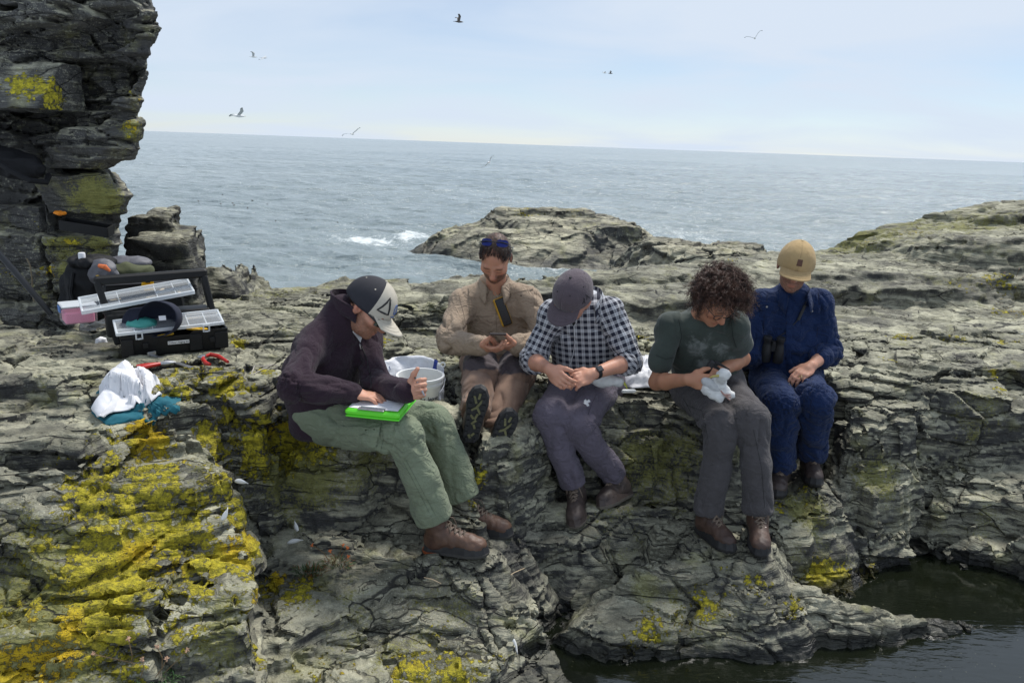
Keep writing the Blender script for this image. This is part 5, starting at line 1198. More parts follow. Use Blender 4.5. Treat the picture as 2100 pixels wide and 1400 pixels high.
def shell_hair(nm, parent, H, hs, cond, mt, th=.006, n=(48, 30), noise=.004):
    """close-cropped hair as a thin rough layer over part of the scalp"""
    C, M = H; m = MB(); nu, nv = n; idx = {}; vs = []; fs = []
    for j in range(nv + 1):
        for i in range(nu):
            a = 2 * math.pi * i / nu; e = -1.1 + (math.pi / 2 + 1.1) * j / nv; d = v3((math.cos(e) * math.sin(a), math.cos(e) * math.cos(a), math.sin(e)))
            q = v3((0, -.012, .034)) + d * (v3((.077, .099, .086)) + th)
            if q[2] < .0 : q[1] *= 1 - .6 * max(0, -q[2]) ; 
            q = q + d * float(perlin(q[0] * 120, q[1] * 120, q[2] * 120)) * noise
            vs.append((C + M @ (q * hs), cond(q)))
    ok = [v[1] for v in vs]
    for j in range(nv):
        for i in range(nu):
            f = (j * nu + i, j * nu + (i + 1) % nu, (j + 1) * nu + (i + 1) % nu, (j + 1) * nu + i)
            if all(ok[k] for k in f): fs.append(f)
    m.add([v[0] for v in vs], fs); return m.obj(nm, mt, parent, smooth=True)
# ---------------------------------------------------------------- man with the clipboard
M_FLEECE, _ = fab('aubergine_fleece', (.034, .019, .029), .96, .25, .10, 900, .2, (.062, .038, .054))
M_SAGE, _ = fab('sage_cotton', (.205, .240, .160), .9, .35, .1, 500, .35, (.30, .33, .25))
M_BROWNB = leather('brown_boot_leather', (.060, .030, .022), (.16, .085, .05)); M_ORANGE = mat('orange_rubber', (.35, .075, .02), .6)
M_TEEW = mat('white_tee', (.72, .73, .74), .9, noise=(30, .25, (.45, .47, .5)), bump=(25, .4, .004))
M_BLACKMESH = mat('black_cap_mesh', (.012, .012, .017), .85, noise=(600, .8, (.035, .035, .045)), bump=(900, .5, .001))
M_CREAM = mat('cream_cap_cotton', (.50, .46, .38), .9, noise=(60, .4, (.40, .36, .29)), bump=(500, .4, .002))
M_HAIRB = hairmat('brown_hair', (.030, .017, .011), (.075, .045, .030))
J = SK['p1']; p1 = person('p1', J, 'seated man in dark purple fleece and green trousers writing on a green clipboard')
H1 = headmat(PY(757, 628, 3.24), (.74, -.22, -.62), (.62, -.05, .78))
me, tips1 = make_body('skin', J, H1, 1.02, (.56, .29, .195), (.11, .055, .030),
    dict(R=(J['wrR'], (.93, -.05, -.12), (0, 0, -1), (.1, 1, 0), [(.25, .45, .3), (.22, .42, .3), (.25, .45, .35), (.35, .55, .4)], (.75, .6, .1), 1.0),
         L=(J['wrL'], (.62, -.30, .25), (-.30, -.75, .25), (.3, .1, 1), [(.75, 1.1, .6), (.85, 1.15, .6), (.8, 1.1, .6), (.75, 1.1, .5)], (.55, .70, .1, -.1), 1.0)), 1.0, None, .72, 1.0, True)
place('body', me, M_SKIN, p1)
V, Q, segs, T1 = make_top(J, wide=.97, sleeve=('wr', 'wr'), amp=.004, jamp=.014, seed=1.0, hem=.13, rS=(.063, .058, .050))
fleece = place('fleece_top', mesh_np('fleece_top', V, Q), M_FLEECE, p1); bv = bvh_of(V, Q)
collar(J, T1[0][-1] + T1[3] * .045 + T1[2] * .012, T1, .074, .060, M_FLEECE, fleece, .85, .004, 'stand_collar', .004, .006)
q = patch(bv, [(727, 655), (752, 660), (738, 702), (722, 680)], 6, 8, .004); q and q.obj('white_tee', M_TEEW, p1, smooth=True)
q = line_on(bv, [(738, 700), (752, 735), (760, 770), (762, 800)], .0022, .001); q and q.obj('zip', mat('zip_dark', (.01, .01, .012), .5), fleece)
q = line_on(bv, [(737, 704), (740, 716)], .003, .003); q and q.obj('zip_pull', mat('zip_pull_silver', (.5, .5, .52), .3, .8), fleece)
q = patch(bv, [(742, 677), (754, 674), (755, 680), (743, 684)], 4, 3, .002); q and q.obj('chest_logo', M_TEEW, fleece)
V, Q, segs, fr1 = make_trousers(J, rT=(.092, .077, .071, .082), jamp=.014, seed=3.0, hemdrop=-.085)
tr = place('trousers', mesh_np('trousers', V, Q), M_SAGE, p1); bv = bvh_of(V, Q)
for nm, qd in (('cargo_pocket', [(703, 880), (778, 884), (770, 925), (700, 918)]), ('pocket_flap', [(700, 874), (782, 878), (780, 893), (698, 889)])):
    q = patch(bv, qd, 9, 6, .006 if nm == 'cargo_pocket' else .010, .004); q and q.obj(nm, M_SAGE, tr, smooth=True)
M_SEAM = mat('sage_seam', (.12, .145, .095), .9)
for pts in ([(690, 860), (760, 866), (820, 872)], [(826, 945), (850, 990), (885, 1060)], [(832, 942), (858, 990), (893, 1056)], [(782, 866), (786, 900), (780, 930)]):
    q = line_on(bv, pts, .0012, .0005); q and q.obj('seam', M_SEAM, tr)
boot(p1, 'p1R', M_BROWNB, M_RUB, mat('grey_sole', (.06, .058, .055), .8), M_ORANGE); boot(p1, 'p1L', M_BROWNB, M_RUB, bpy.data.materials['grey_sole'], M_ORANGE)
o, cr, br, W = cap(p1, H1, 1.02, M_BLACKMESH, M_CREAM, M_CREAM, front=M_CREAM, brim_len=.088)
def on_cap(cr, u, v, off=.0045):
    p = cr(u, v); e = .01; n = (cr(u + e, v) - cr(u - e, v)).cross(cr(u, v + e) - cr(u, v - e)).normalized(); c = cr(.0, .5) + cr(.5, .5); c = c / 2
    return p + (n if n.dot(p - c) > 0 else -n) * off
M_INK = mat('black_print', (.012, .012, .014), .7)
tri = [(.93, .20), (.845, .20), (.895, .56)]      # triangle emblem on the right front panel
MB().tube([on_cap(cr, (a[0] + (b[0] - a[0]) * t) % 1, a[1] + (b[1] - a[1]) * t) for a, b in zip(tri, tri[1:] + tri[:1]) for t in (0, .33, .66)], .0042, 6, closed=True).obj('triangle_emblem', M_INK, o)
MB().tube([on_cap(cr, (.99 + .022 * math.cos(t)) % 1, .34 + .11 * math.sin(t)) for t in np.linspace(0, 6.28, 13)[:-1]], .0022, 5, closed=True).obj('ring_emblem', mat('blue_thread', (.10, .16, .35), .8), o)
MB().tube([on_cap(cr, (.965 + .05 * t) % 1, .17 + .006 * math.sin(t * 40)) for t in np.linspace(0, 1, 16)], .0020, 5).obj('stitched_lettering', bpy.data.materials['blue_thread'], o)
shell_hair('hair', p1, H1, 1.02, lambda q: q[1] < -.005 + .5 * max(0, q[2] - .0) and q[2] > -.055 and q[2] < .03 and not (abs(q[0]) > .06 and q[1] > -.045), M_HAIRB, .005)
m = MB()      # wrap-around sunglasses
C, M = H1
for s in (-1, 1):
    m.tube([C + M @ v3((s * .082, -.02, .004)), C + M @ v3((s * .083, .05, .002)), C + M @ v3((s * .072, .088, -.002))], .004, 6)
    m.grid(lambda u, v, s=s: Vector(C + M @ v3((s * (.014 + .056 * u), .112 - .030 * u ** 1.7, .012 - .036 * v))), 7, 4)
m.obj('sunglasses', mat('dark_lens', (.01, .01, .013), .12), p1, smooth=True)
# ---------------------------------------------------------------- bearded man with the phone
M_KHAKI, _ = fab('khaki_shirt', (.36, .275, .20), .9, .3, .08, 600, .3)
J = SK['p2']; p2 = person('p2', J, 'bearded man in khaki shirt looking at a phone, sunglasses up on his head')
H2 = headmat(PY(1016, 527, 4.10), (-.10, -.72, -.68), (-.03, -.66, .74))
me, tips2 = make_body('skin', J, H2, 1.05, (.52, .26, .17), (.026, .016, .013),
    dict(R=(J['wrR'], (.80, -.55, .0), (.25, .35, .9), (-.1, -.9, .3), [(.35, .6, .4), (.4, .6, .4), (.45, .65, .4), (.5, .7, .4)], (.7, .35, .6, .5), 1.05),
         L=(J['wrL'], (-.85, -.45, .0), (-.25, .35, .9), (.1, -.9, .3), [(.35, .6, .4), (.4, .6, .4), (.45, .65, .4), (.5, .7, .4)], (.7, .35, .6, .5), 1.05)), 1.08, [((.030, .020, .016), lambda q, n: sstep(.0, .02, np.where(q[:, 2] > .03, .058 - q[:, 1] + .02 * n + .25 * np.clip(q[:, 2] - .10, 0, 1), np.where(q[:, 2] > -.03, .012 - q[:, 1] + .01 * n, -.035 - q[:, 1])))* .85)], .92, 1.08, True)
place('body', me, M_SKIN, p2)
V, Q, segs, T2 = make_top(J, wide=1.10, sleeve=('wr', 'wr'), amp=.005, jamp=.016, seed=11., rS=(.068, .058, .048), hem=.10, neck=.022)
sh = place('shirt', mesh_np('shirt', V, Q), M_KHAKI, p2); bv = bvh_of(V, Q)
collar(J, T2[0][-1] + T2[3] * .038 + T2[2] * .010, T2, .080, .044, M_KHAKI, sh, 1.0, .068)
q = patch(bv, [(1003, 572), (1042, 566), (1038, 585), (1024, 606)], 6, 7, .003); q and q.obj('brown_tee', mat('brown_tee', (.095, .065, .05), .9), p2, smooth=True)
for nm, qd, of in (('chest_pocket', [(962, 596), (1010, 600), (1008, 648), (962, 646)], .003), ('pocket_flap', [(961, 590), (1011, 596), (1009, 612), (962, 609)], .007), ('zip_pocket', [(1047, 594), (1094, 588), (1096, 648), (1050, 652)], .003), ('pocket_flap', [(1045, 592), (1094, 586), (1093, 594), (1047, 602)], .006), ('placket', [(1022, 608), (1034, 608), (1032, 682), (1022, 682)], .003)):
    q = patch(bv, qd, 8, 8, of, .003); q and q.obj(nm, M_KHAKI, sh, smooth=True)
M_BTN = mat('brown_button', (.09, .06, .04), .4)
for a, b in ((988, 601), (1069, 607), (1028, 630), (1028, 655)):
    p = onto(bv, a, b, .009)
    if p is not None: MB().lathe([(0, .002), (.005, .002), (.0055, 0)], 8, Matrix.Translation(p) @ Matrix.Rotation(math.pi / 2, 4, 'X')).obj('button', M_BTN, sh)
g = NT('brown_trousers'); pn = g.attr('panel'); pos = g.n('NewGeometry').outputs['Position']
c_ = g.mix(g.rng(g.noise(pos, 12, 4), .35, .7), (.19, .115, .078), (.26, .165, .115)); c_ = g.mix(pn, c_, (.062, .048, .054))
g.set(Base_Color=c_, Roughness=.88, Normal=g.n('Bump', {'Strength': .5, 'Distance': .004, 'Height': g.noise(pos, 30, 4, .6, .4)}).outputs[0], Sheen_Weight=.1)
V, Q, segs, fr2 = make_trousers(J, rT=(.112, .090, .074, .070), jamp=.018, amp=.005, seed=5.0, pel=(.19, .13), fl=10.)
me = mesh_np('trousers', V, Q); pnl = np.zeros(len(V), f32)
for s in 'RL':
    a = J['h' + s] * .62 + J['k' + s] * .38 + (0, 0, .06); b = J['k' + s] * .95 + J['a' + s] * .05 + (0, 0, .07); u = b - a; t = np.clip(((V - a) @ u) / (u @ u), 0, 1); d = np.linalg.norm(V - a - np.outer(t, u), axis=1)
    pnl = np.maximum(pnl, sstep(.105, .095, d + .008 * perlin(V[:, 0] * 20, V[:, 1] * 20, V[:, 2] * 20)))
attr(me, 'panel', pnl); tr = place('trousers', me, g.m, p2)
M_HIKE = leather('hiking_boot_brown', (.055, .040, .032), (.10, .075, .055)); M_OLSOLE = mat('olive_lug_rubber', (.175, .165, .075), .7, noise=(50, .6, (.07, .07, .04)))
boot(p2, 'p2R', M_HIKE, M_RUB, M_RUB, None, M_OLSOLE); boot(p2, 'p2L', M_HIKE, M_RUB, M_RUB, None, M_OLSOLE)
M_HAIRD = hairmat('dark_hair', (.014, .009, .008), (.045, .028, .022))
hc = lambda q: (q[1] < .062 + .3 * max(0, q[2] - .10)) and (q[2] > .045 or (q[1] < .012 and q[2] > -.02) or (q[1] < -.03 and q[2] > -.05))
strands('hair', M_HAIRD, p2, scalp_pts(H2, 1.05, 3600, hc, 3, 1.0), .022, .0010, .0, fall=H2[1][:, 1], fl=.9, seed=5, seg=3, out=.22)
C, M = H2
bp_ = lambda q: q[1] > -.01 and -.13 < q[2] < -.05
rs = np.random.default_rng(8); pts = []; bvs = bvh_of(*[(lambda me_: (np.array([v.co for v in me_.vertices]), [tuple(p.vertices) for p in me_.polygons]))(bpy.data.objects['body.001'].data)][0]) if False else None
m = MB(); fr = MB()           # sunglasses pushed up on the hair
def w2(p): return Vector(C + M @ (v3(p) * 1.05))
for s in (-1, 1):
    m.grid(lambda u, v, s=s: w2((s * (.010 + .060 * u), .030 - .022 * u ** 1.8 - .030 * (.5 + (v - .5) * (1 - (2 * u - 1) ** 4) ** .5), .122 + (.014 + .006) * (.5 + (v - .5) * (1 - (2 * u - 1) ** 4) ** .5) - .026 * u ** 1.6)), 12, 7)
    fr.tube([w2((s * .071, .004, .102)), w2((s * .088, -.025, .052)), w2((s * .086, -.05, .03))], .003, 6)
fr.tube([w2((-.07, -.0, .112)), w2((-.04, .012, .137)), w2((0, .016, .139)), w2((.04, .012, .137)), w2((.07, -.0, .112))], .003, 6)
sg = fr.obj('sunglasses', mat('black_frame', (.012, .012, .014), .35), p2, smooth=True); m.obj('lens', mat('blue_mirror_lens', (.010, .018, .13), .10, .6), sg, smooth=True)
wv = unit(J['wrL'] - J['elL']); pw = J['wrL'] - wv * .012
MB().tube([pw - wv * .012, pw + wv * .012], .034, 16).obj('wristwatch', mat('black_strap', (.012, .012, .014), .5), p2, smooth=True)
for pts in ([(956, 575), (975, 578), (1000, 588)], [(1050, 584), (1075, 572), (1098, 570)], [(940, 600), (950, 640), (955, 665)], [(1100, 598), (1102, 640)], [(962, 648), (985, 650), (1008, 648)], [(1018, 608), (1017, 645), (1019, 684)]):
    q = line_on(bv, pts, .0013, .0004); q and q.obj('seam', mat('khaki_seam', (.19, .14, .10), .9) if 'khaki_seam' not in bpy.data.materials else bpy.data.materials['khaki_seam'], sh)
# phone between the hands, rugged handset hanging on a lanyard
c = (tips2['R'][4] + tips2['L'][4]) / 2 + v3((0, -.01, .012)); ph = empty('smartphone', tuple(c), 'brown-cased phone held in both hands by the bearded man', 'phone')
R = basis((1, 0, .02), z=(0, .25, .97))
MB().box(c, (.085, .150, .010), R, 1, .003).obj('case', mat('brown_phone_case', (.035, .022, .020), .5), ph); MB().box(Vector(c) + R @ Vector((0, 0, .006)), (.074, .138, .002), R).obj('screen', mat('phone_glass', (.01, .011, .013), .1), ph)
a, b = onto(bv, 1021, 612, .012), onto(bv, 1040, 666, .012)
ct = (a + b) / 2; R = basis((b - a), z=-Vector(ray(1030, 640))); hn = empty('handset', tuple(ct), 'black and yellow rugged handset hanging from the bearded man\'s neck', 'handset')
MB().box(ct, ((b - a).length, .062, .022), R, 1, .005).obj('body', mat('handset_yellow', (.55, .30, .02), .5), hn); MB().box(ct + R @ Vector((0, .004, .010)), ((b - a).length * .97, .050, .012), R, 1, .004).obj('cover', mat('handset_black', (.012, .013, .015), .35), hn)
MB().lathe([(0, .001), (.006, .001), (.007, 0)], 12, Matrix.Translation(ct + R @ Vector((.055, 0, .0175))) @ R.to_4x4()).obj('camera_lens', mat('handset_lens', (.02, .02, .03), .1), hn)
lm = MB(); tp = a + Vector((0, 0, .004))
for pts in ([(1021, 611), (1013, 596), (1006, 580)], [(1022, 611), (1032, 596), (1040, 570), (1047, 540)]):
    P = [onto(bv, *q_, .006) for q_ in pts]; P = [p for p in P if p is not None]; lm.tube([tp] + P[1:], .0017, 5)
lm.obj('lanyard', mat('cream_cord', (.42, .36, .26), .9), hn)
# ---------------------------------------------------------------- man in the checked shirt
def plaid(name, per=.035):
    g = NT(name); sp = g.n('SeparateXYZ', {0: g.attr('guv', 'Vector')}); pos = g.n('NewGeometry').outputs['Position']
    def st(x):
        f = g.math('FRACT', g.math('DIVIDE', x, per)); band = g.rng(f, .50, .54, smooth=False); band = g.math('MULTIPLY', band, g.rng(f, 1.0, .96, smooth=False))
        ln = g.math('MULTIPLY', g.rng(f, .70, .72, smooth=False), g.rng(f, .80, .78, smooth=False)); return g.math('SUBTRACT', band, g.math('MULTIPLY', ln, .55))
    a, b = st(sp.outputs[0]), st(sp.outputs[1])
    tw = g.math('ADD', g.math('MULTIPLY', a, .5), g.math('MULTIPLY', b, .5))
    col = g.mix(tw, (.012, .014, .030), (.54, .55, .58))
    return g.set(Base_Color=col, Roughness=.92, Normal=g.n('Bump', {'Strength': .5, 'Distance': .004, 'Height': g.noise(pos, 24, 4, .6, .4)}).outputs[0], Sheen_Weight=.1)
M_PLAID = plaid('navy_white_check')
M_PLUM, _ = fab('plum_grey_trousers', (.128, .110, .142), .8, .3, .08, 700, .3)
M_CAPP, _ = fab('plum_cap_cotton', (.11, .086, .10), .95, .3, .2, 500, .1)
J = SK['p3']; p3 = person('p3', J, 'man in navy and white checked shirt and plum cap, head bent over his hands')
H3 = headmat(PY(1174, 606, 3.66), (-.46, -.56, -.69), (-.20, -.70, .68))
me, tips3 = make_body('skin', J, H3, 1.03, (.55, .28, .19), None,
    dict(R=(J['wrR'], (.60, -.62, -.40), (.65, .45, -.35), (.5, .0, .8), [(.5, .7, .4), (.55, .75, .4), (.6, .8, .4), (.6, .8, .4)], (.8, .45, .3, .3), 1.02),
         L=(J['wrL'], (-.80, -.42, -.22), (-.25, .55, -.65), (-.3, .5, .6), [(.45, .7, .4), (.5, .75, .4), (.55, .8, .4), (.55, .8, .4)], (.8, .4, .4, .3), 1.02)), 1.0)
place('body', me, M_SKIN, p3)
V, Q, segs, T3 = make_top(J, wide=.97, sleeve=(.12, .12), amp=.0045, jamp=.016, seed=21., rS=(.064, .060, .056), hem=.12, neck=.05)
me = mesh_np('shirt', V, Q); I, L, TH, T = seg_uv(V, segs); P, S, fr, up = T3; c0 = v3(P[0]); sd = S[2]
uv = np.stack([np.where(I == 0, (V - c0) @ sd + .35 * np.abs((V - c0) @ fr) * 0, TH * .066), np.where(I == 0, (V - c0) @ up, L), np.zeros(len(V))], 1); attr(me, 'guv', uv)
sh = place('shirt', me, M_PLAID, p3); bv = bvh_of(V, Q)
o = collar(J, P[-1] + up * .034 + fr * .012, T3, .074, .040, M_PLAID, sh, 1.0, .060); n = len(o.data.vertices); co = np.array([v.co for v in o.data.vertices]); attr(o.data, 'guv', np.stack([np.arange(n) % 40 * .0125, np.arange(n) // 40 * .018, np.zeros(n)], 1))
q = patch(bv, [(1150, 618), (1212, 612), (1196, 640), (1176, 668)], 7, 7, .003); q and q.obj('black_tee', mat('black_tee', (.012, .012, .015), .9), p3, smooth=True)
q = line_on(bv, [(1177, 668), (1179, 700), (1176, 725), (1168, 752)], .002, .002); q and q.obj('placket_edge', mat('white_thread', (.6, .6, .62), .9), sh)
for s in 'RL':      # rolled cuffs
    a, b = J['el' + s], J['wr' + s]; u = unit(b - a); m = MB()
    for k in range(2): m.tube([a + u * (.040 + .014 * k + t) for t in (-.02, 0, .012)], [.066 - .002 * k, .069 - .002 * k, .063 - .002 * k], 20)
    o = m.obj('rolled_cuff', M_PLAID, sh, smooth=True); co = np.array([v.co for v in o.data.vertices]); attr(o.data, 'guv', np.stack([co[:, 0] * 1.1 + co[:, 2], co[:, 1] + co[:, 2], co[:, 2] * 0], 1))
V, Q, segs, fr3 = make_trousers(J, rT=(.094, .079, .064, .062), jamp=.012, amp=.0035, seed=8.0)
tr = place('trousers', mesh_np('trousers', V, Q), M_PLUM, p3); bv = bvh_of(V, Q)
q = patch(bv, [(1197, 822), (1201, 818), (1209, 832), (1204, 834)], 3, 3, .002); q and q.obj('mountain_logo', M_TEEW, tr)
q = patch(bv, [(1196, 826), (1208, 819), (1211, 824), (1200, 830)], 3, 3, .002); q and q.obj('mountain_logo', M_TEEW, tr)
for pts in ([(1223, 808), (1212, 832), (1206, 850)], [(1262, 800), (1240, 850), (1215, 885)]):
    q = line_on(bv, pts, .0012, .0006); q and q.obj('seam', mat('plum_seam', (.04, .034, .045), .9), tr)
M_DKB = leather('dark_boot_leather', (.042, .029, .026), (.085, .062, .052)); M_TANS = mat('tan_grey_sole', (.15, .13, .105), .8, noise=(40, .6, (.08, .07, .06)))
boot(p3, 'p3R', M_DKB, M_DKB, M_TANS); boot(p3, 'p3L', M_DKB, M_DKB, M_TANS)
o, cr, br, W = cap(p3, H3, 1.03, M_CAPP, M_CAPP, M_INK, brim_len=.080)
for k, (u0, v0, u1, v1) in enumerate(((.17, .20, .20, .30), (.19, .16, .19, .34), (.21, .22, .23, .32), (.24, .18, .22, .36))):
    MB().tube([on_cap(cr, u0 + (u1 - u0) * t, v0 + (v1 - v0) * t, .004) for t in (0, .5, 1)], .0016, 5).obj('side_emblem', M_INK, o)
shell_hair('hair', p3, H3, 1.03, lambda q: q[1] < .02 and -.045 < q[2] < .03 and not (abs(q[0]) > .06 and q[1] > -.045), M_HAIRB, .004)
wv = unit(J['wrL'] - J['elL']); pw = J['wrL'] - wv * .020; m = MB().tube([pw - wv * .011, pw + wv * .011], .033, 16)
w = m.obj('wristwatch', bpy.data.materials['black_strap'], p3, smooth=True)
d = unit(v3((0, -.75, .6)) - wv * (wv @ v3((0, -.75, .6)))); MB().box(pw + d * .035, (.036, .030, .012), basis(wv, z=d), 1, .003).obj('watch_face', mat('watch_face', (.035, .037, .042), .25), w)
# small black ringing tool in the fingers, gull wrapped on the lap
c = (tips3['R'][0] + tips3['L'][0] + tips3['R'][4] + tips3['L'][4]) / 4
pl = MB().box(c, (.075, .014, .014), basis((.9, -.2, -.35), z=(0, 0, 1)), 1, .003); t = pl.obj('ringing_tool', mat('black_tool', (.012, .012, .014), .4), None, label='small black ringing tool pinched between the checked-shirt man\'s fingers', cat='tool')
def gull_lap():
    a, b = Vector(PY(1225, 777, 3.66)), Vector(PY(1268, 782, 3.66)); root = empty('gull_chick', tuple((a + b) / 2 - Vector((0, 0, .04))), 'pale gull lying in the lap of the man in the checked shirt', 'gull')
    lo, hi = bounds([a, b], .16); F = Fld(lo, hi, .005); u = unit(b - a)
    F.cone(a - Vector(u) * .06, a + Vector(u) * .03, .020, .034, .03).cone(a + Vector(u) * .02, b, .035, .022, .03).ell(Vector(b) + Vector(u) * .004, (.026, .022, .023), None, .02)
    V, Q = F.mesh(1); N = vnormals(V, Q); V = V + N * (.004 * perlin(V[:, 0] * 40, V[:, 1] * 40, V[:, 2] * 40))[:, None]
    place('body', mesh_np('body', V, Q), mat('white_plumage', (.66, .66, .64), .9, noise=(40, .45, (.42, .43, .44)), bump=(90, .6, .004)), root)
    e = Vector(b) + Vector(u) * .024; MB().tube([e, e + Vector((.012, -.010, -.012)), e + Vector((.022, -.016, -.030))], [.008, .006, .002], 8).obj('bill', mat('yellow_bill', (.42, .42, .06), .5), root, smooth=True)
gull_lap()
# ---------------------------------------------------------------- curly-haired person holding the gull
g = NT('dark_green_tee'); pos = g.n('NewGeometry').outputs['Position']; sn = g.attr('stain')
b_ = g.mix(g.rng(g.noise(pos, 7, 4), .3, .7), (.028, .038, .032), (.046, .060, .051)); nn = g.noise(pos, 26, 6, .72, .8)
b_ = g.mix(g.math('MULTIPLY', g.rng(g.math('ADD', sn, g.math('MULTIPLY', g.math('SUBTRACT', nn, .5), 1.8)), .5, 1.05), .42), b_, (.32, .34, .33))
M_TEEG = g.set(Base_Color=b_, Roughness=.93, Normal=g.n('Bump', {'Strength': .5, 'Distance': .012, 'Height': g.math('ABSOLUTE', g.math('SUBTRACT', g.noise(g.map(pos, scale=(1, 1, .6), rot=(0, .5, 0)), 14, 3, .5, 1.2), .5))}).outputs[0], Sheen_Weight=.15)
M_CHAR, _ = fab('charcoal_trousers', (.078, .072, .075), .85, .35, .1, 700, .25, (.13, .125, .13))
J = SK['p4']; p4 = person('p4', J, 'curly-haired person with glasses in dark green t-shirt measuring a gull')
H4 = headmat(PY(1470, 612, 3.52), (.28, -.66, -.70), (.26, -.62, .74))
me, tips4 = make_body('skin', J, H4, .99, (.43, .21, .125), None,
    dict(R=(J['wrR'], (.88, -.42, .02), (.25, .85, -.1), (0, 0, 1), [(.75, .9, .5), (.9, 1.0, .5), (.95, 1.0, .5), (.95, 1.0, .5)], (.75, .45, .35, .4), 1.0),
         L=(J['wrL'], (-.62, -.68, -.30), (-.55, .45, -.55), (-.3, .1, .9), [(.35, .6, .4), (.45, .7, .4), (.55, .8, .5), (.6, .8, .5)], (.75, .45, .3, .3), 1.0)), .97)
place('body', me, M_SKIN, p4)
V, Q, segs, T4 = make_top(J, wide=.97, sleeve=(-.34, -.36), amp=.005, jamp=.015, seed=31., rS=(.062, .066, .068), hem=.10, sl=.065, neck=.075, nr=.060, body=[(.168, .125), (.160, .120), (.172, .128), (.165, .108), (.105, .070)])
me = mesh_np('t_shirt', V, Q); bv = bvh_of(V, Q); L_ = []
for a, b, r, s in ((1430, 715, .07, 1.), (1442, 745, .05, 1.), (1480, 715, .06, .9), (1455, 690, .05, .7), (1500, 740, .05, .8), (1420, 690, .04, .8), (1410, 735, .03, .6)):
    p = onto(bv, a, b, 0)
    if p is not None: L_.append((np.array(p), r, s, 1.))
attr(me, 'stain', blobs(V, L_)); sh = place('t_shirt', me, M_TEEG, p4)
P, S, fr, up = T4
for pts in ([(1345, 728), (1365, 736), (1385, 732)], [(1392, 655), (1398, 690), (1388, 725)], [(1500, 660), (1503, 690), (1510, 712)]):
    q = line_on(bv, pts, .0016, .0006); q and q.obj('seam', mat('tee_seam', (.012, .017, .015), .9) if 'tee_seam' not in bpy.data.materials else bpy.data.materials['tee_seam'], sh)
MB().tube([J['c7'] - up * .050 + fr * .030 + (S[-1] * math.cos(t) * .076 + fr * math.sin(t) * .062) - up * .030 * max(0, math.sin(t)) for t in np.linspace(0, 6.283, 33)[:-1]], .006, 6, closed=True).obj('neckband', M_TEEG, sh, smooth=True)
V, Q, segs, fr4 = make_trousers(J, rT=(.090, .075, .066, .068), jamp=.012, amp=.0035, seed=12.0, hemdrop=-.03)
tr = place('trousers', mesh_np('trousers', V, Q), M_CHAR, p4); bv2 = bvh_of(V, Q)
for pts in ([(1408, 830), (1440, 842), (1452, 900)], [(1400, 815), (1420, 850), (1426, 890)], [(1545, 880), (1562, 960), (1568, 1040)]):
    q = line_on(bv2, pts, .0012, .0006); q and q.obj('seam', mat('charcoal_seam', (.02, .02, .02), .9), tr)
M_WORNB = leather('worn_brown_leather', (.048, .028, .022), (.11, .062, .042), .6)
boot(p4, 'p4R', M_WORNB, M_RUB, M_RUB); boot(p4, 'p4L', M_WORNB, M_RUB, M_RUB)
M_CURL = hairmat('curly_brown_hair', (.026, .013, .010), (.13, .066, .046))
hc4 = lambda q: (q[2] > .072 or (q[1] < .045 and q[2] > .03) or (q[1] < .005 and q[2] > -.045)) 
shell_hair('scalp_hair', p4, H4, .99, hc4, M_CURL, .016, noise=.012)
def curls(pts, seed=9):
    rs = np.random.default_rng(seed); V = []; Q = []; n0 = 0; seg = 22
    for p, nn in pts:
        d = unit(v3(nn) + v3((.16, 0, -.10)) + rs.normal(0, .33, 3)); ln = rs.uniform(.055, .105); a = unit(np.cross(d, rs.normal(0, 1, 3))); b = np.cross(d, a); r0 = rs.uniform(.006, .011); tn = rs.uniform(2.2, 3.6) * rs.choice((-1, 1)); ph0 = rs.uniform(0, 6.28)
        for st in range(3):
            ph = ph0 + rs.normal(0, .35); o = rs.normal(0, .0022, 3); rr0 = rs.uniform(.0009, .0015); l2 = ln * rs.uniform(.85, 1.1); pr = []
            for i in range(seg + 1):
                t = i / seg; w = r0 * min(1, t * 3) * (1 - .25 * t); pr.append(v3(p) + o * (1 + 2 * t) + d * l2 * t * (1 - .15 * t) + v3((.010, 0, -.028)) * t * t + (a * math.cos(ph + tn * 6.28 * t) + b * math.sin(ph + tn * 6.28 * t)) * w)
            pr = np.array(pr); tg = np.gradient(pr, axis=0); tg /= np.linalg.norm(tg, axis=1, keepdims=True); e1 = np.cross(tg, (.31, .52, .79)); e1 /= np.linalg.norm(e1, axis=1, keepdims=True); e2 = np.cross(tg, e1); rr = (rr0 * (1 - .5 * np.linspace(0, 1, seg + 1)))[:, None]
            V.append(np.stack([pr + (e1 * math.cos(k * 2.094) + e2 * math.sin(k * 2.094)) * rr for k in range(3)], 1).reshape(-1, 3))
            i, k = np.meshgrid(np.arange(seg), np.arange(3), indexing='ij'); i = i.ravel() * 3; k = k.ravel(); Q.append(np.stack([n0 + i + k, n0 + i + (k + 1) % 3, n0 + i + 3 + (k + 1) % 3, n0 + i + 3 + k], 1)); n0 += 3 * (seg + 1)
    return np.concatenate(V), np.concatenate(Q)
place('hair', mesh_np('hair', *curls(scalp_pts(H4, .99, 1150, hc4, 4, 1.04))), M_CURL, p4)
C, M = H4; m = MB()
def w4(p): return Vector(C + M @ (v3(p) * .99))
for s in (-1, 1):
    m.tube([w4((s * .033 + .023 * math.cos(t), .104 - .006 * abs(math.cos(t)) , -.008 + .017 * math.sin(t))) for t in np.linspace(0, 6.283, 17)[:-1]], .0020, 6, closed=True)
    m.tube([w4((s * .056, .098, -.002)), w4((s * .078, .05, .0)), w4((s * .084, -.005, .004))], .0018, 5)
m.tube([w4((-.010, .106, -.004)), w4((0, .110, -.001)), w4((.010, .106, -.004))], .0018, 5)
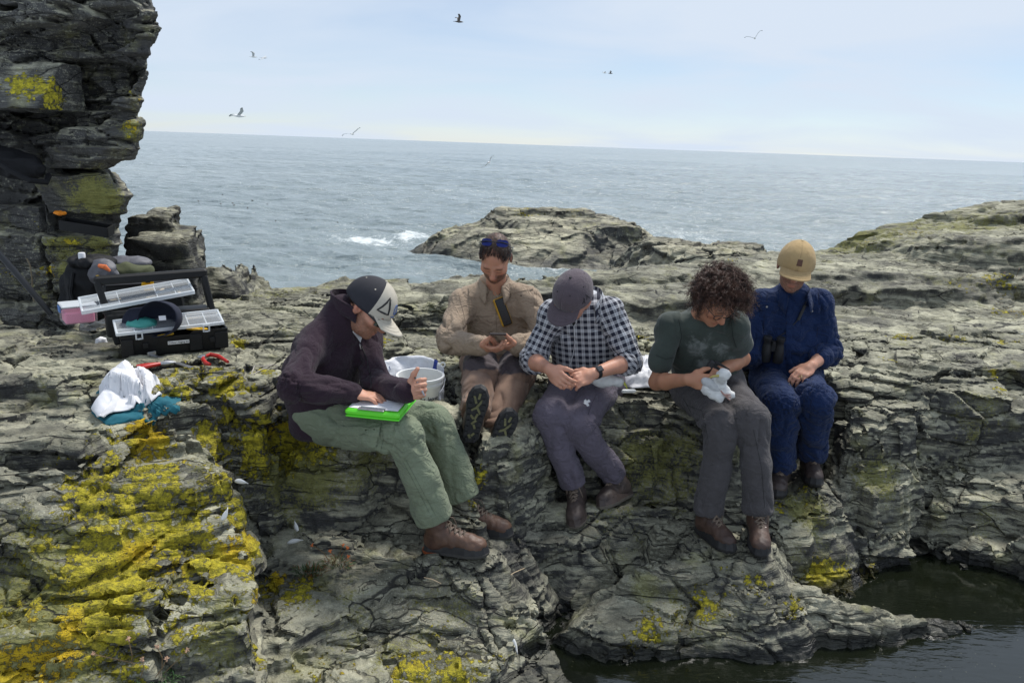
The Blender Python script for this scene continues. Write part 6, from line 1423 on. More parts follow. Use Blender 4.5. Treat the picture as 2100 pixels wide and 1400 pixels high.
m.obj('glasses', bpy.data.materials['black_frame'], p4, smooth=True)
# gull chick in the hands, calliper
def gull_held():
    b0 = Vector(PY(1460, 788, 3.36)); hd = Vector(PY(1484, 768, 3.30)); root = empty('gull_chick', tuple(b0 - Vector((0, 0, .05))), 'white gull with yellow bill held in the lap of the curly-haired person', 'gull')
    lo, hi = bounds([b0, hd], .18); F = Fld(lo, hi, .0045)
    F.ell(b0, (.048, .040, .034), None, .02).cone(b0 + Vector((.03, -.005, -.01)), b0 + Vector((.085, -.02, -.040)), .032, .020, .02).cone(b0 + Vector((.03, 0, .01)), hd, .032, .026, .02).ell(hd, (.030, .025, .026), None, .015)
    F.cone(b0 + Vector((-.02, -.01, -.02)), b0 + Vector((.03, -.03, -.055)), .03, .022, .02)
    V, Q = F.mesh(1); N = vnormals(V, Q); V = V + N * (.005 * perlin(V[:, 0] * 35, V[:, 1] * 35, V[:, 2] * 60))[:, None]
    place('body', mesh_np('body', V, Q), bpy.data.materials['white_plumage'], root)
    e = hd + Vector((-.024, -.012, -.002)); MB().tube([e, e + Vector((-.028, -.004, -.003)), e + Vector((-.044, -.006, -.010))], [.0065, .005, .0015], 8).obj('bill', mat('chick_bill', (.42, .36, .10), .5), root, smooth=True)
    MB().tube([hd + Vector((-.010, -.022, .006)), hd + Vector((-.0105, -.0255, .006))], .0030, 8).obj('eye', M_INK, root)
    lump_w = Fld(lo, hi, .0045).ell(b0 + Vector((-.012, -.026, .006)), (.050, .020, .026), np.array(basis((.8, -.2, -.45), z=(0, 0, 1))), .01); Vw, Qw = lump_w.mesh(1); place('wing', mesh_np('wing', Vw, Qw), mat('grey_plumage', (.40, .41, .42), .9, noise=(60, .5, (.62, .62, .6)), bump=(120, .6, .004)), root)
    c = Vector(b0) + Vector((.050, -.045, -.035)); m = MB()
    for a in (-.5, 0, .5): m.tube([c, c + Vector((.028 * math.cos(a), -.012, .03 * math.sin(a) - .006))], [.004, .0025], 6)
    m.tube([c + Vector((-.02, .01, .02)), c], .004, 6).obj('webbed_foot', mat('pink_foot', (.35, .20, .17), .6), root, smooth=True)
gull_held()
c = (tips4['R'][0] + tips4['R'][4]) / 2 + v3((.0, .0, .0)); R = basis((.55, -.1, -.25), z=(.3, -.2, 1)); cl = empty('calliper', tuple(c), 'black measuring calliper in the curly-haired person\'s hand above the gull', 'calliper')
mb = mat('black_plastic', (.012, .012, .014), .38)
MB().box(Vector(c) + R @ Vector((-.02, 0, .0)), (.030, .022, .095), R, 1, .004).obj('handle', mb, cl)
for k, dz in enumerate((.048, .026)): MB().prism([(0, -.008), (.075, -.002), (.078, .001), (.0, .008)], .008, R @ Matrix.Rotation(math.pi / 2, 3, 'X'), Vector(c) + R @ Vector((-.012, 0, dz))).obj('jaw', mb, cl)
# ---------------------------------------------------------------- man in the blue boiler suit
M_NAVY, _ = fab('navy_coverall', (.009, .023, .078), .88, .35, .08, 500, .4, (.022, .048, .13))
M_TANC, _ = fab('tan_cap_cotton', (.45, .315, .155), .92, .25, .1, 500, .1)
J = SK['p5']; p5 = person('p5', J, 'man in blue boiler suit and tan cap with binoculars slung at his side')
H5 = headmat(PY(1631, 545, 4.03), (-.28, -.92, -.27), (.06, -.24, .96))
me, tips5 = make_body('skin', J, H5, 1.03, (.54, .28, .19), (.06, .034, .022),
    dict(R=(J['wrR'], (-.05, -.55, -.75), (-.6, .2, -.5), (.7, -.5, 0), [(.25, .4, .3)] * 4, (.7, .5, .2), 1.0),
         L=(J['wrL'], (-.74, -.52, -.40), (-.1, .25, -.95), (-.2, .9, .2), [(.25, .45, .35), (.3, .5, .35), (.35, .5, .35), (.4, .5, .35)], (.8, .45, .2), 1.0)), 1.0, None, .8, 1.0, False)
place('body', me, M_SKIN, p5)
V, Q, segs, T5 = make_top(J, wide=1.03, sleeve=('wr', .42), amp=.0055, jamp=.018, seed=41., rS=(.066, .064, .058), hem=.10, neck=.055)
sh = place('coverall_top', mesh_np('coverall_top', V, Q), M_NAVY, p5); bv = bvh_of(V, Q)
P, S, fr, up = T5
collar(J, P[-1] + up * .036 + fr * .012, T5, .078, .036, M_NAVY, sh, 1.3, .066, lower=.018)
for nm, qd, of in (('chest_pocket', [(1558, 622), (1604, 626), (1604, 660), (1556, 656)], .003), ('pocket_flap', [(1556, 618), (1606, 622), (1604, 638), (1556, 634)], .007), ('chest_pocket', [(1642, 632), (1684, 628), (1682, 664), (1644, 668)], .003), ('pocket_flap', [(1640, 628), (1686, 624), (1684, 640), (1642, 644)], .007), ('placket', [(1614, 612), (1628, 612), (1622, 735), (1610, 735)], .004)):
    q = patch(bv, qd, 7, 7, of, .003); q and q.obj(nm, M_NAVY, sh, smooth=True)
for a, b in ((1571, 628), (1664, 637)):
    p = onto(bv, a, b, .011)
    if p is not None: MB().lathe([(0, .002), (.005, .002), (.006, 0)], 10, Matrix.Translation(p) @ Matrix.Rotation(math.pi / 2, 4, 'X')).obj('press_stud', M_HOOK, sh)
M_NSEAM = mat('navy_seam', (.004, .009, .035), .9)
for pts in ([(1618, 606), (1613, 660), (1610, 735)], [(1556, 617), (1580, 620), (1606, 623)], [(1640, 628), (1662, 626), (1686, 624)], [(1557, 636), (1580, 641), (1604, 640)], [(1642, 646), (1664, 645), (1684, 642)], [(1575, 600), (1568, 640), (1565, 690)], [(1678, 600), (1680, 640), (1675, 690)], [(1575, 742), (1612, 748), (1650, 742), (1668, 735)]):
    q = line_on(bv, pts, .0016, .0006); q and q.obj('seam', M_NSEAM, sh)
q = patch(bv, [(1612, 588), (1646, 588), (1636, 600), (1624, 606)], 5, 5, .002); q and q.obj('navy_tee', mat('navy_tee', (.02, .03, .06), .9), p5, smooth=True)
V, Q, segs, fr5 = make_trousers(J, rT=(.096, .081, .073, .072), jamp=.018, amp=.005, seed=15.0, hemdrop=-.03)
tr = place('coverall_legs', mesh_np('coverall_legs', V, Q), M_NAVY, p5); bv2 = bvh_of(V, Q)
q = line_on(bv2, [(1627, 745), (1622, 770), (1618, 790)], .003, .001); q and q.obj('fly_zip', mat('grey_zip', (.10, .11, .12), .4, .6), tr)
a, b = J['elL'], J['wrL']; u = unit(b - a); MB().tube([a + u * (.265 * .42 + t) for t in (-.03, -.01, .01, .02)], [.062, .067, .066, .058], 22).obj('rolled_cuff', M_NAVY, sh, smooth=True)
boot(p5, 'p5R', M_DKB, M_RUB, M_RUB); boot(p5, 'p5L', M_DKB, M_RUB, M_RUB)
o, cr, br, W = cap(p5, H5, 1.05, M_TANC, M_TANC, M_TANC, brim_len=.082)
MB().grid(lambda u, v: on_cap(cr, (.985 + .045 * u) % 1, .20 + .17 * v, .0042), 5, 5).obj('leather_patch', mat('brown_patch', (.11, .045, .025), .6, noise=(60, .5)), o)
shell_hair('hair', p5, H5, 1.03, lambda q: q[1] < .03 and -.05 < q[2] < .03 and not (abs(q[0]) > .06 and q[1] > -.045 and q[2] < -.0), M_HAIRD, .006)
rp = tips5['L']; fd = v3(J['wrL']) + unit((-.74, -.52, -.40)) * .105 - unit((-.2, .9, .2)) * .012
MB().tube([fd + .0095 * (v3((.5, -.6, .3)) * math.cos(t) + v3((.2, .5, .85)) * math.sin(t)) for t in np.linspace(0, 6.28, 13)[:-1]], .0022, 6, closed=True).obj('ring', mat('gold_ring', (.75, .62, .35), .25, 1.0), p5, smooth=True)
def binoculars():
    c = onto(bv, 1566, 712, .05) or Vector(PY(1566, 712, 3.95)); root = empty('binoculars', tuple(c), 'black binoculars hanging at the waist of the man in blue', 'binoculars')
    R = basis((1, -.25, .0), z=(-.10, -.2, 1)); rub = mat('binocular_rubber', (.014, .015, .017), .55, bump=(300, .5, .001))
    for s in (-1, 1):
        T_ = Matrix.Translation(c + R @ Vector((s * .033, 0, 0))) @ R.to_4x4()
        b = MB().lathe([(.0, -.072), (.026, -.072), (.028, -.066), (.027, -.02), (.024, .01), (.020, .03), (.019, .048), (.022, .052), (.022, .074), (.018, .076), (0, .074)], 20, T_).obj('barrel', rub, root, smooth=True)
        MB().lathe([(0, .0), (.021, .0)], 20, T_ @ Matrix.Translation((0, 0, -.0725))).obj('objective_lens', mat('coated_glass', (.02, .03, .04), .05), b)
    MB().box(c + R @ Vector((0, 0, .015)), (.030, .022, .055), R, 1, .005).obj('hinge', rub, root); MB().lathe([(.0, .018), (.012, .018), (.012, -.006), (0, -.006)], 14, Matrix.Translation(c + R @ Vector((0, -.004, .035))) @ R.to_4x4()).obj('focus_wheel', rub, root)
    P_ = [onto(bv, *q_, .006) for q_ in ((1580, 700), (1612, 680), (1636, 655), (1650, 625), (1660, 600), (1655, 585))]; P_ = [p for p in P_ if p is not None]
    MB().tube([c + R @ Vector((.05, 0, .05))] + P_, .0028, 5).obj('strap', rub, root)
    if len(P_) > 3: MB().tube([P_[-3] + Vector((0, -.002, 0)), P_[-2] + Vector((0, -.002, 0))], .008, 6).obj('strap_pad', rub, root)
binoculars()
# ================================================================== gear on the left shelf
M_BLK = mat('black_plastic_case', (.008, .0085, .009), .5, spec=.3, noise=(20, .4, (.018, .018, .018)), bump=(250, .3, .001))
M_YEL = mat('yellow_plastic', (.72, .42, .015), .4); M_RED = mat('red_grip', (.42, .020, .014), .35); M_STEEL = mat('brushed_steel', (.42, .43, .44), .38, .9, noise=(90, .4, (.2, .2, .2)))
M_WHT = mat('white_cotton', (.74, .74, .76), .9, noise=(14, .35, (.60, .61, .66)), bump=(30, .5, .004)); M_TEAL = mat('teal_cloth', (.006, .115, .155), .85, noise=(20, .5, (.003, .06, .09)), bump=(26, .5, .004))
def clear_mat():
    g = NT('clear_polypropylene'); return g.set(Base_Color=(.80, .84, .87), Roughness=.28, Alpha=.62)
M_CLR = clear_mat(); M_PANE = NT('clear_sheet').set(Base_Color=(.80, .84, .87), Roughness=.2, Alpha=.16)
# ---- big black tool tray with bail handle
a = PZ(250, 738, -1.03); b = PZ(470, 716, -1.03); tx = Vector(b - a); tx.z = 0; TL = tx.length; tx.normalize(); ty = Vector((-tx.y, tx.x, 0)); tz = Vector((0, 0, 1)); TB = Vector(a); TB.z = max(ground(a[0] + .1, a[1] + .12), ground(a[0] + .35, a[1] + .12)) - .006
RT = Matrix((tx, ty, tz)).transposed(); DEP, HT = .27, .105
def T(x, y, z): return TB + tx * x + ty * y + tz * z
box = empty('toolbox', tuple(T(TL / 2, DEP / 2, 0)), 'large open black tool tray with a bail handle and clear lids', 'toolbox')
m = MB(); w = .006
prof = lambda u: 1.0 - .16 * (.32 < u < .66)        # the front wall dips in the middle
N_ = 25; out_ = []
for (zz, gx, gy) in ((0, .015, .015), (HT, 0, 0)):
    out_.append([(gx + (TL - 2 * gx) * i / (N_ - 1), gy) for i in range(N_)] + [(TL - gx, gy + (DEP - 2 * gy) * .5), (TL - gx, DEP - gy)] + [(gx + (TL - 2 * gx) * (1 - i / (N_ - 1)), DEP - gy) for i in range(1, N_)] + [(gx, gy + (DEP - 2 * gy) * .5)])
n = len(out_[0]); vs = []
for k, (zz, ring) in enumerate(((0, out_[0]), (HT, out_[1]))):
    for i, (x, y) in enumerate(ring): vs.append(T(x, y, zz * (prof(x / TL) if k and i < N_ else 1)))
for i, (x, y) in enumerate(out_[1]): vs.append(T(min(max(x, w), TL - w), min(max(y, w), DEP - w), HT * (prof(x / TL) if i < N_ else 1)))
for i, (x, y) in enumerate(out_[0]): vs.append(T(min(max(x, .02), TL - .02), min(max(y, .02), DEP - .02), .006))
fs = []
for r in range(3):
    for i in range(n): fs.append((r * n + i, r * n + (i + 1) % n, (r + 1) * n + (i + 1) % n, (r + 1) * n + i))
fs += [tuple(range(3 * n, 4 * n)), tuple(reversed(range(n)))]
tray = m.add(vs, fs).obj('tray', M_BLK, box)
for x0, x1 in ((.0, .12), (.62, .75), (.86, 1.0)): MB().box(T(TL * (x0 + x1) / 2, .002, HT * .46), (TL * (x1 - x0) * .96, .010, HT * .8), RT, 1, .004).obj('rib', M_BLK, tray)
for x in (.22, .84):
    k = MB().box(T(TL * x, -.004, HT * .52), (.024, .008, .026), RT, 1, .002); k.obj('latch_seat', M_BLK, tray)
lp = MB().box(T(TL * .52, -.0045, HT * .55), (.095, .002, .016), RT).obj('label_plate', mat('label_white', (.75, .75, .74), .6), tray)
def text_mesh(s, size, loc, R, mt, parent, nm='lettering', bend=None, ext=.0006, align='CENTER', bold=False):
    cu = bpy.data.curves.new('txt', 'FONT'); cu.body = s; cu.size = size; cu.align_x = align; cu.align_y = 'CENTER'; cu.extrude = ext; cu.resolution_u = 3
    if bold: cu.offset = size * .012
    ob = bpy.data.objects.new('txt', cu); COL.objects.link(ob); dg = bpy.context.evaluated_depsgraph_get(); me = bpy.data.meshes.new_from_object(ob.evaluated_get(dg)); bpy.data.objects.remove(ob); me.name = nm
    for v in me.vertices:
        p = v.co.copy()
        if bend: p = bend(p)
        else: p = Vector(loc) + R @ p
        v.co = p
    return place(nm, me, mt, parent)
text_mesh('Colour ringing kit', .0125, T(TL * .52, -.0062, HT * .55), RT @ Matrix.Rotation(math.pi / 2, 3, 'X'), M_INK, lp)
# handle: two arms and a bar
hy, hz = DEP * .60, .335; bl, brr = -.012, TL * .93
for x, sx in ((bl, -.02), (brr, .0)):
    p0, p1 = T(x + sx * 0 + .012, hy, .03), T(x - .030 + sx, hy + .05, hz); d = (p1 - p0).normalized(); MB().box((p0 + p1) / 2, ((p1 - p0).length, .042, .030), basis(d, z=tx), 1, .006).obj('handle_arm', M_BLK, box)
p0, p1 = T(bl - .062, hy + .05, hz), T(brr - .012, hy + .05, hz + .012); MB().box((p0 + p1) / 2, ((p1 - p0).length, .036, .044), basis(p1 - p0, z=tz), 1, .009).obj('handle_bar', M_BLK, box)
# clear lids: one half down at the front, one organiser lying across the back
def organiser(nm, c0, ux, uy, L_, D_, t, parent, dips=True, rows=2, latches=()):
    ux = Vector(ux).normalized(); uy = Vector(uy); uy = (uy - ux * uy.dot(ux)).normalized(); uz = ux.cross(uy); R = Matrix((ux, uy, uz)).transposed()
    def q(x, y, z): return c0 + ux * x + uy * y + uz * z
    root = MB(); w_ = .010
    for x, y, lx, ly in ((L_ / 2, w_ / 2, L_, w_), (L_ / 2, D_ - w_ / 2, L_, w_), (w_ / 2, D_ / 2, w_, D_ - 2 * w_ - .001), (L_ - w_ / 2, D_ / 2, w_, D_ - 2 * w_ - .001)): root.box(q(x, y, 0), (lx, ly, t), R, 1, .002)
    o = root.obj(nm, M_CLR, parent)
    MB().box(q(L_ / 2, D_ / 2, t * .25), (L_ - 2 * w_, D_ - 2 * w_, .0025), R).obj('clear_panel', M_PANE, o)
    for i in range(1, 6):
        if i in (3,) and dips: continue
        MB().box(q(L_ * i / 6, D_ / 2, -.002), (.0035, D_ - 2 * w_, t * .7), R).obj('divider', M_CLR, o)
    for j in range(1, rows + 1): MB().box(q(L_ * (.17 if j % 2 else .83), D_ * j / (rows + 1), -.002), (L_ * .33, .0035, t * .7), R).obj('divider', M_CLR, o)
    for x in latches:
        l = MB()
        for dx_, dz_, sx, sz in ((-.013, -.012, .007, .042), (.013, -.012, .007, .042), (0, .006, .020, .008), (0, -.030, .020, .008)): l.box(q(x + dx_, -.006, dz_), (sx, .006, sz), R, 1, .002)
        l.obj('latch', M_CLR, o)
    return o
organiser('front_lid', T(-.015, -.004, HT + .012), tx + tz * .03, ty + tz * .24, TL * 1.0, .15, .016, box, latches=(TL * .20, TL * .82))
MB().box(T(TL * .28, .045, HT * .80), (TL * .42, .06, .010), RT @ Matrix.Rotation(-.12, 3, 'Y'), 1, .003).obj('yellow_insert', M_YEL, box)
MB().box(T(TL * .72, .060, HT * .95), (TL * .22, .05, .012), RT @ Matrix.Rotation(.22, 3, 'Y'), 1, .003).obj('yellow_insert', M_YEL, box)
MB().tube([T(TL * .76, .05, HT * .72), T(TL * .80, .04, HT * .82), T(TL * .86, .045, HT * .80)], .008, 8).obj('red_tool_handle', M_RED, box, smooth=True)
MB().box(T(TL * .40, DEP * .74, HT + .02), (TL * .98, .10, .11), RT, 1, .006).obj('rear_case', M_BLK, box)
og = empty('organiser_box', tuple(T(TL * .3, DEP * .8, HT + .08)), 'clear lidded organiser with small compartments lying across the tool tray', 'organiser')
organiser('lid', T(-.14, DEP * .48, HT + .098), tx + tz * .13, ty + tz * .22, TL * 1.05, .17, .020, og, rows=3)
for i, (x, y) in enumerate(((.06, .05), (.15, .10), (.30, .06), (.36, .12), (.43, .05))): MB().box(T(-.14 + x, DEP * .48 + y, HT + .092 + x * .13 + y * .2), (.05, .012, .004), RT @ Matrix.Rotation(.4 * i, 3, 'Z')).obj('ring_strip', mat('ring_strip', (.55, .42, .25), .6) if i == 0 else bpy.data.materials['ring_strip'], og)
pk = empty('sample_box', tuple(T(-.16, .16, HT)), 'clear plastic box of pink contents at the end of the tool tray', 'box')
R2 = RT @ Matrix.Rotation(.12, 3, 'Z'); c = Vector(PY(160, 642, 3.62))
MB().box(c, (.145, .13, .085), R2, 1.04, .006).obj('shell', M_PANE, pk); MB().box(c - Vector((0, 0, .012)), (.128, .112, .055), R2, 1.0, .006).obj('pink_contents', mat('pink_plastic', (.75, .22, .36), .45), pk); MB().box(c + Vector((0, 0, .047)), (.152, .137, .010), R2, 1, .004).obj('lid', M_CLR, pk); MB().box(c + R2 @ Vector((-.078, 0, .03)), (.008, .045, .035), R2, 1, .003).obj('blue_latch', mat('blue_clip', (.10, .22, .50), .4), pk)
# second black case behind, yellow latch
cs = empty('tool_case', tuple(PY(290, 625, 3.98)), 'black case with a yellow latch behind the tool tray handle', 'case'); c = Vector(PY(292, 606, 3.98))
MB().box(c, (.40, .16, .16), RT, .92, .012).obj('body', M_BLK, cs); MB().box(c + Vector((0, -.01, .085)), (.34, .14, .024), RT, .9, .006).obj('lid', mat('grey_lid', (.05, .05, .055), .5), cs)
lt = MB().box(Vector(PY(303, 580, 3.86)), (.060, .020, .040), RT @ Matrix.Rotation(.25, 3, 'X'), .9, .004).obj('latch', M_YEL, cs); MB().box(Vector(PY(303, 578, 3.845)), (.022, .006, .010), RT).obj('latch_slot', M_BLK, lt); MB().box(Vector(PY(306, 592, 3.84)), (.050, .016, .014), RT, 1, .002).obj('latch_hook', M_YEL, lt)
# navy cap lying upside down on the tray
HC = headmat(PY(318, 655, 3.45), unit((-.95, .10, -.22)), (.15, .85, -.10))
M_NVC = mat('navy_cap_cotton', (.010, .013, .030), .9, bump=(400, .4, .001))
cp = empty('navy_cap', tuple(HC[0]), 'navy baseball cap dropped on the open tool tray', 'cap'); o, cr_, br_, W_ = cap(cp, HC, .92, M_NVC, M_NVC, brim_len=.085)
MB().box(Vector(PY(333, 652, 3.44)), (.030, .002, .022), RT @ Matrix.Rotation(-.5, 3, 'X')).obj('care_label', mat('label_white2', (.7, .7, .72), .7), cp)
# teal pouch and paper scraps in and beside the tray
def lump(nm, c, r, M=None, amp=.01, fr=14, seed=0., h=.007, mt=None, extra=(), parent=None, **k):
    c = v3(c); F = Fld(c - max(r) * 1.6 - .06, c + max(r) * 1.6 + .06, h); F.ell(c, r, M, .02)
    for (d, rr) in extra: F.ell(c + v3(d), rr, M, .03)
    V, Q = F.mesh(1); N = vnormals(V, Q); x, y, z = (V * fr).T
    r_ = 1 - np.abs(perlin(x + seed, y, z + .6 * perlin(x * .5, y * .5, z * .5 + seed))) * 2.6; V = V + N * (amp * r_ + amp * .6 * perlin(x * .4 + 9, y * .4, z * .4))[:, None]
    return place(nm, mesh_np(nm, V, Q), mt, parent, **k)
lump('pouch', T(.10, .09, HT + .035), (.07, .05, .022), None, .008, 18, 2., mt=mat('teal_mesh_pouch', (.05, .30, .26), .6), label='small teal and white pouch half under the navy cap', cat='pouch')
lump('paper_scrap', tuple(gpix(208, 700)) , (.022, .02, .02), None, .008, 30, 5., h=.005, mt=M_WHT, label='crumpled white paper beside the left end of the tool tray', cat='paper')
# ---- rucksacks and other kit by the cliff foot
M_RUC = mat('black_nylon', (.008, .0085, .010), .7, spec=.25, noise=(12, .5, (.017, .017, .020)), bump=(30, .8, .008)); M_GREYN = mat('grey_nylon', (.10, .10, .115), .6, bump=(40, .6, .005)); M_OLV = mat('olive_canvas', (.085, .095, .045), .85, noise=(20, .4), bump=(30, .6, .006))
rk = empty('rucksack', tuple(PY(190, 640, 4.18)), 'black rucksack with grey and orange pocket at the cliff foot', 'rucksack')
lump('body', PY(185, 588, 4.22), (.145, .12, .185), None, .014, 9, 3., .010, M_RUC, [((.03, 0, .10), (.12, .10, .08)), ((-.02, -.02, -.10), (.14, .11, .09))], rk)
lump('front_pocket', PY(212, 560, 4.10), (.075, .05, .075), None, .008, 16, 1., .008, M_GREYN, [], rk); MB().tube([PY(203, 545, 4.06), PY(215, 547, 4.05), PY(226, 556, 4.06)], [.010, .014, .006], 8).obj('orange_trim', mat('orange_trim', (.70, .17, .05), .6), rk, smooth=True)
lump('lid', PY(188, 536, 4.17), (.125, .10, .035), None, .010, 14, 7., .008, M_RUC, [], rk)
MB().lathe([(0, .025), (.016, .024), (.018, .018), (.018, -.02), (0, -.02)], 12, Matrix.Translation(PY(168, 527, 4.12))).obj('bottle_cap', M_WHT, rk, smooth=True)
MB().tube([PY(150, 560, 4.10), PY(145, 600, 4.08), PY(158, 640, 4.08)], .010, 6).obj('strap', M_RUC, rk, smooth=True)
MB().tube([PY(198, 565, 4.05), PY(208, 568, 4.04), PY(200, 572, 4.04)], .006, 6).obj('yellow_cord', M_YEL, rk, smooth=True)
b2 = empty('holdall', tuple(PY(265, 590, 4.35)), 'olive and grey roll-top bag lying behind the black rucksack', 'bag'); lump('body', PY(265, 555, 4.38), (.135, .10, .055), None, .008, 12, 4., .008, M_OLV, [], b2); lump('flap', PY(264, 538, 4.42), (.13, .09, .035), None, .006, 12, 6., .008, M_GREYN, [], b2)
lump('stuff_sack', PY(255, 590, 4.25), (.14, .10, .07), None, .010, 12, 8., .009, M_RUC, label='dark nylon sack squashed between rucksack and tool case', cat='sack')
hk = empty('hung_rucksack', tuple(PY(40, 360, 4.5)), 'black rucksack hanging on the cliff above the ledges', 'rucksack'); lump('body', PY(20, 335, 4.45), (.20, .10, .07), np.array(basis((1, 0, -.35), z=(0, 0, 1))), .012, 10, 2., .010, M_RUC, [((.10, 0, .01), (.10, .07, .04))], hk)
MB().tube([PY(-10, 330, 4.30), PY(25, 352, 4.28), PY(60, 370, 4.30), PY(95, 374, 4.38), PY(100, 360, 4.46)], .016, 8).obj('strap', M_RUC, hk, smooth=True)
tr_ = empty('plastic_trough', tuple(PY(175, 480, 4.5)), 'long black plastic trough lying on a cliff ledge', 'trough'); c = Vector(PY(178, 466, 4.42)); R = basis(Vector(PY(226, 472, 4.42)) - Vector(PY(130, 456, 4.42)), z=(0, -.2, 1)); l_ = (Vector(PY(228, 472, 4.42)) - Vector(PY(128, 456, 4.42))).length
for y, z, dy, dz in ((-.035, 0, .006, .06), (.035, 0, .006, .06), (0, -.028, .064, .005)): MB().box(c + R @ Vector((0, y, z)), (l_, dy, dz), R, 1, .002).obj('wall', M_BLK, tr_)
for x in (-1, 1): MB().box(c + R @ Vector((x * (l_ / 2 - .003), 0, .002)), (.006, .063, .055), R).obj('end', M_BLK, tr_)
lump('orange_rag', PY(122, 437, 4.48), (.040, .02, .010), None, .006, 40, 3., .005, mat('orange_cloth', (.80, .25, .01), .7), label='scrap of bright orange cloth on the cliff ledge', cat='rag')
MB().tube([PY(-40, 478, 3.95), PY(30, 556, 4.0), PY(105, 645, 4.05)], [.017, .0165, .016], 12).obj('pole', mat('dark_grey_pole', (.030, .032, .036), .35, .3), None, smooth=True, label='dark grey pole leaning at the far left by the cliff', cat='pole')
MB().tube([PY(55, 530, 4.52), PY(62, 545, 4.5), PY(66, 575, 4.5), PY(65, 600, 4.5), PY(70, 618, 4.5)], .004, 5).obj('old_rope', mat('frayed_rope', (.20, .16, .10), .9), None, label='frayed rope end hanging down the cliff by the pole', cat='rope')
# ---- hand tools on the lichen slab
def on_rock(px, py, up=.0): p = gpix(px, py); return Vector((p.x, p.y, ground(p.x, p.y) + up))
def flat_frame(pa, pb, lift=.01):
    a, b = on_rock(*pa), on_rock(*pb); z = max(a.z, b.z, ground((a.x + b.x) / 2, (a.y + b.y) / 2)) + lift; return Vector((a.x, a.y, z)), Vector((b.x, b.y, z))
def pliers(label, piv, ja, h1, h2, lift=.012):
    P0 = on_rock(*piv); zz = max(on_rock(*q).z for q in (piv, ja, h1[-1], h2[-1])) + lift
    def q(p): v = on_rock(*p); return Vector((v.x, v.y, zz))
    root = empty('pliers', tuple(q(piv)), label, 'pliers', 'pliers on the rock'); J_ = q(ja); P = q(piv); d = (J_ - P)
    for s in (-1, 1):
        n = Vector((-d.y, d.x, 0)).normalized() * s; MB().tube([P - d * .25 + n * .004, P + n * .006 + d * .2, P + d * .6 + n * .006, J_ + n * .001], [.008, .010, .007, .003], 8).obj('jaw', M_STEEL, root, smooth=True)
    MB().lathe([(0, .009), (.008, .008), (.009, 0)], 12, Matrix.Translation(P)).obj('pivot', M_STEEL, root, smooth=True)
    for h in (h1, h2):
        pts = [P] + [q(p) for p in h]; n = len(pts); MB().tube(pts, [.006] + [.0095] * (n - 2) + [.007], 10).obj('handle', M_RED, root, smooth=True)
    return root
pliers('red-handled pliers, closed, beside the steel rule and white cloth bag', (337, 760), (362, 757), [(318, 757), (298, 758), (281, 762)], [(318, 764), (298, 769), (283, 771)])
pliers('red-handled pliers, open, nearest the fleece-wearing man', (419, 744), (406, 737), [(417, 752), (424, 760), (432, 767)], [(432, 744), (450, 748), (468, 756)])
a, b = flat_frame((310, 731), (395, 769), .008); R = basis(b - a, z=(0, 0, 1)); L_ = (b - a).length
ru = MB().box((a + b) / 2, (L_, .022, .0022), R).obj('steel_rule', M_STEEL, None, label='steel stop rule lying across the lichen slab between the pliers', cat='ruler'); MB().box(a + R @ Vector((.006, 0, .008)), (.012, .040, .018), R, 1, .002).obj('stop', M_STEEL, ru)
for i in range(24): MB().box(a + R @ Vector((.03 + (L_ - .04) * i / 24, -.007, .0014)), (.0006, .006 if i % 4 else .010, .0004), R).obj('tick', M_INK, ru)
# ---- cloth bags
def drape(nm, outline, peak, mt, top=.07, seed=0., fold=.016, label=None, cat='cloth', nf=9, lift=.004):
    """crumpled cloth heap over the rock: outline in photo pixels, rising to a few soft peaks"""
    P = [on_rock(*q) for q in outline]; c = sum(P, Vector()) / len(P); n = len(P); m = MB(); NU, NV = 96, 26; vs = []
    for j in range(NV):
        for i in range(NU):
            t = i / NU * n; k = int(t); f = t - k; f = f * f * (3 - 2 * f); e = P[k % n] * (1 - f) + P[(k + 1) % n] * f; r = j / (NV - 1)
            th = i / NU * 6.283; q = c + (e - c) * r; q2 = (q.x * 9 + seed, q.y * 9, .5)
            rid = 1 - abs(float(perlin(math.cos(th) * nf * .35 + seed, math.sin(th) * nf * .35, r * 1.3 + .6 * float(perlin(q.x * 7, q.y * 7, seed))))) * 2.4
            dome = (1 - r ** 2.2); r3 = 1 - abs(float(perlin(q.x * 13 + seed, q.y * 15 + .9 * float(perlin(q.x * 6, q.y * 6, seed)), 3.3))) * 3; r4 = 1 - abs(float(perlin(q.x * 27 + seed, q.y * 30, 5.1))) * 2.6; hgt = top * dome * (1 + .7 * float(perlin(*q2))) + fold * (rid * .35 * r + r3 * .8 + r4 * .35) * (1 - r ** 6) * 1.1 + lift
            z = ground(q.x, q.y); zs = max(z, c.z * .5 + z * .5 - .02)
            vs.append(Vector((q.x, q.y, zs + max(hgt, lift))) + Vector((0, 0, 0)))
    fs = [(j * NU + i, j * NU + (i + 1) % NU, (j + 1) * NU + (i + 1) % NU, (j + 1) * NU + i) for j in range(NV - 1) for i in range(NU)]
    fs.append(tuple(range(NU))[::-1]) if False else None
    fs = [f for f in fs if f]
    o = MB().add(vs, fs).obj(nm, mt, None, smooth=True, ang=80, label=label, cat=cat); s = o.modifiers.new('t', 'SOLIDIFY'); s.thickness = .003; return o
drape('teal_bag', [(180, 838), (215, 796), (250, 784), (300, 790), (330, 812), (372, 812), (370, 850), (330, 858), (290, 868), (215, 868), (190, 850)], None, M_TEAL, .022, 3., .008, 'teal cloth bag spread under the crumpled white cloth', 'cloth')
drape('white_cloth_bag', [(188, 852), (205, 815), (222, 785), (250, 782), (285, 772), (310, 778), (332, 806), (333, 822), (310, 845), (270, 855), (235, 860), (205, 868)], None, M_WHT, .058, 1.3, .010, 'crumpled white cotton bag lying on the teal cloth', 'bag', 11, .03)
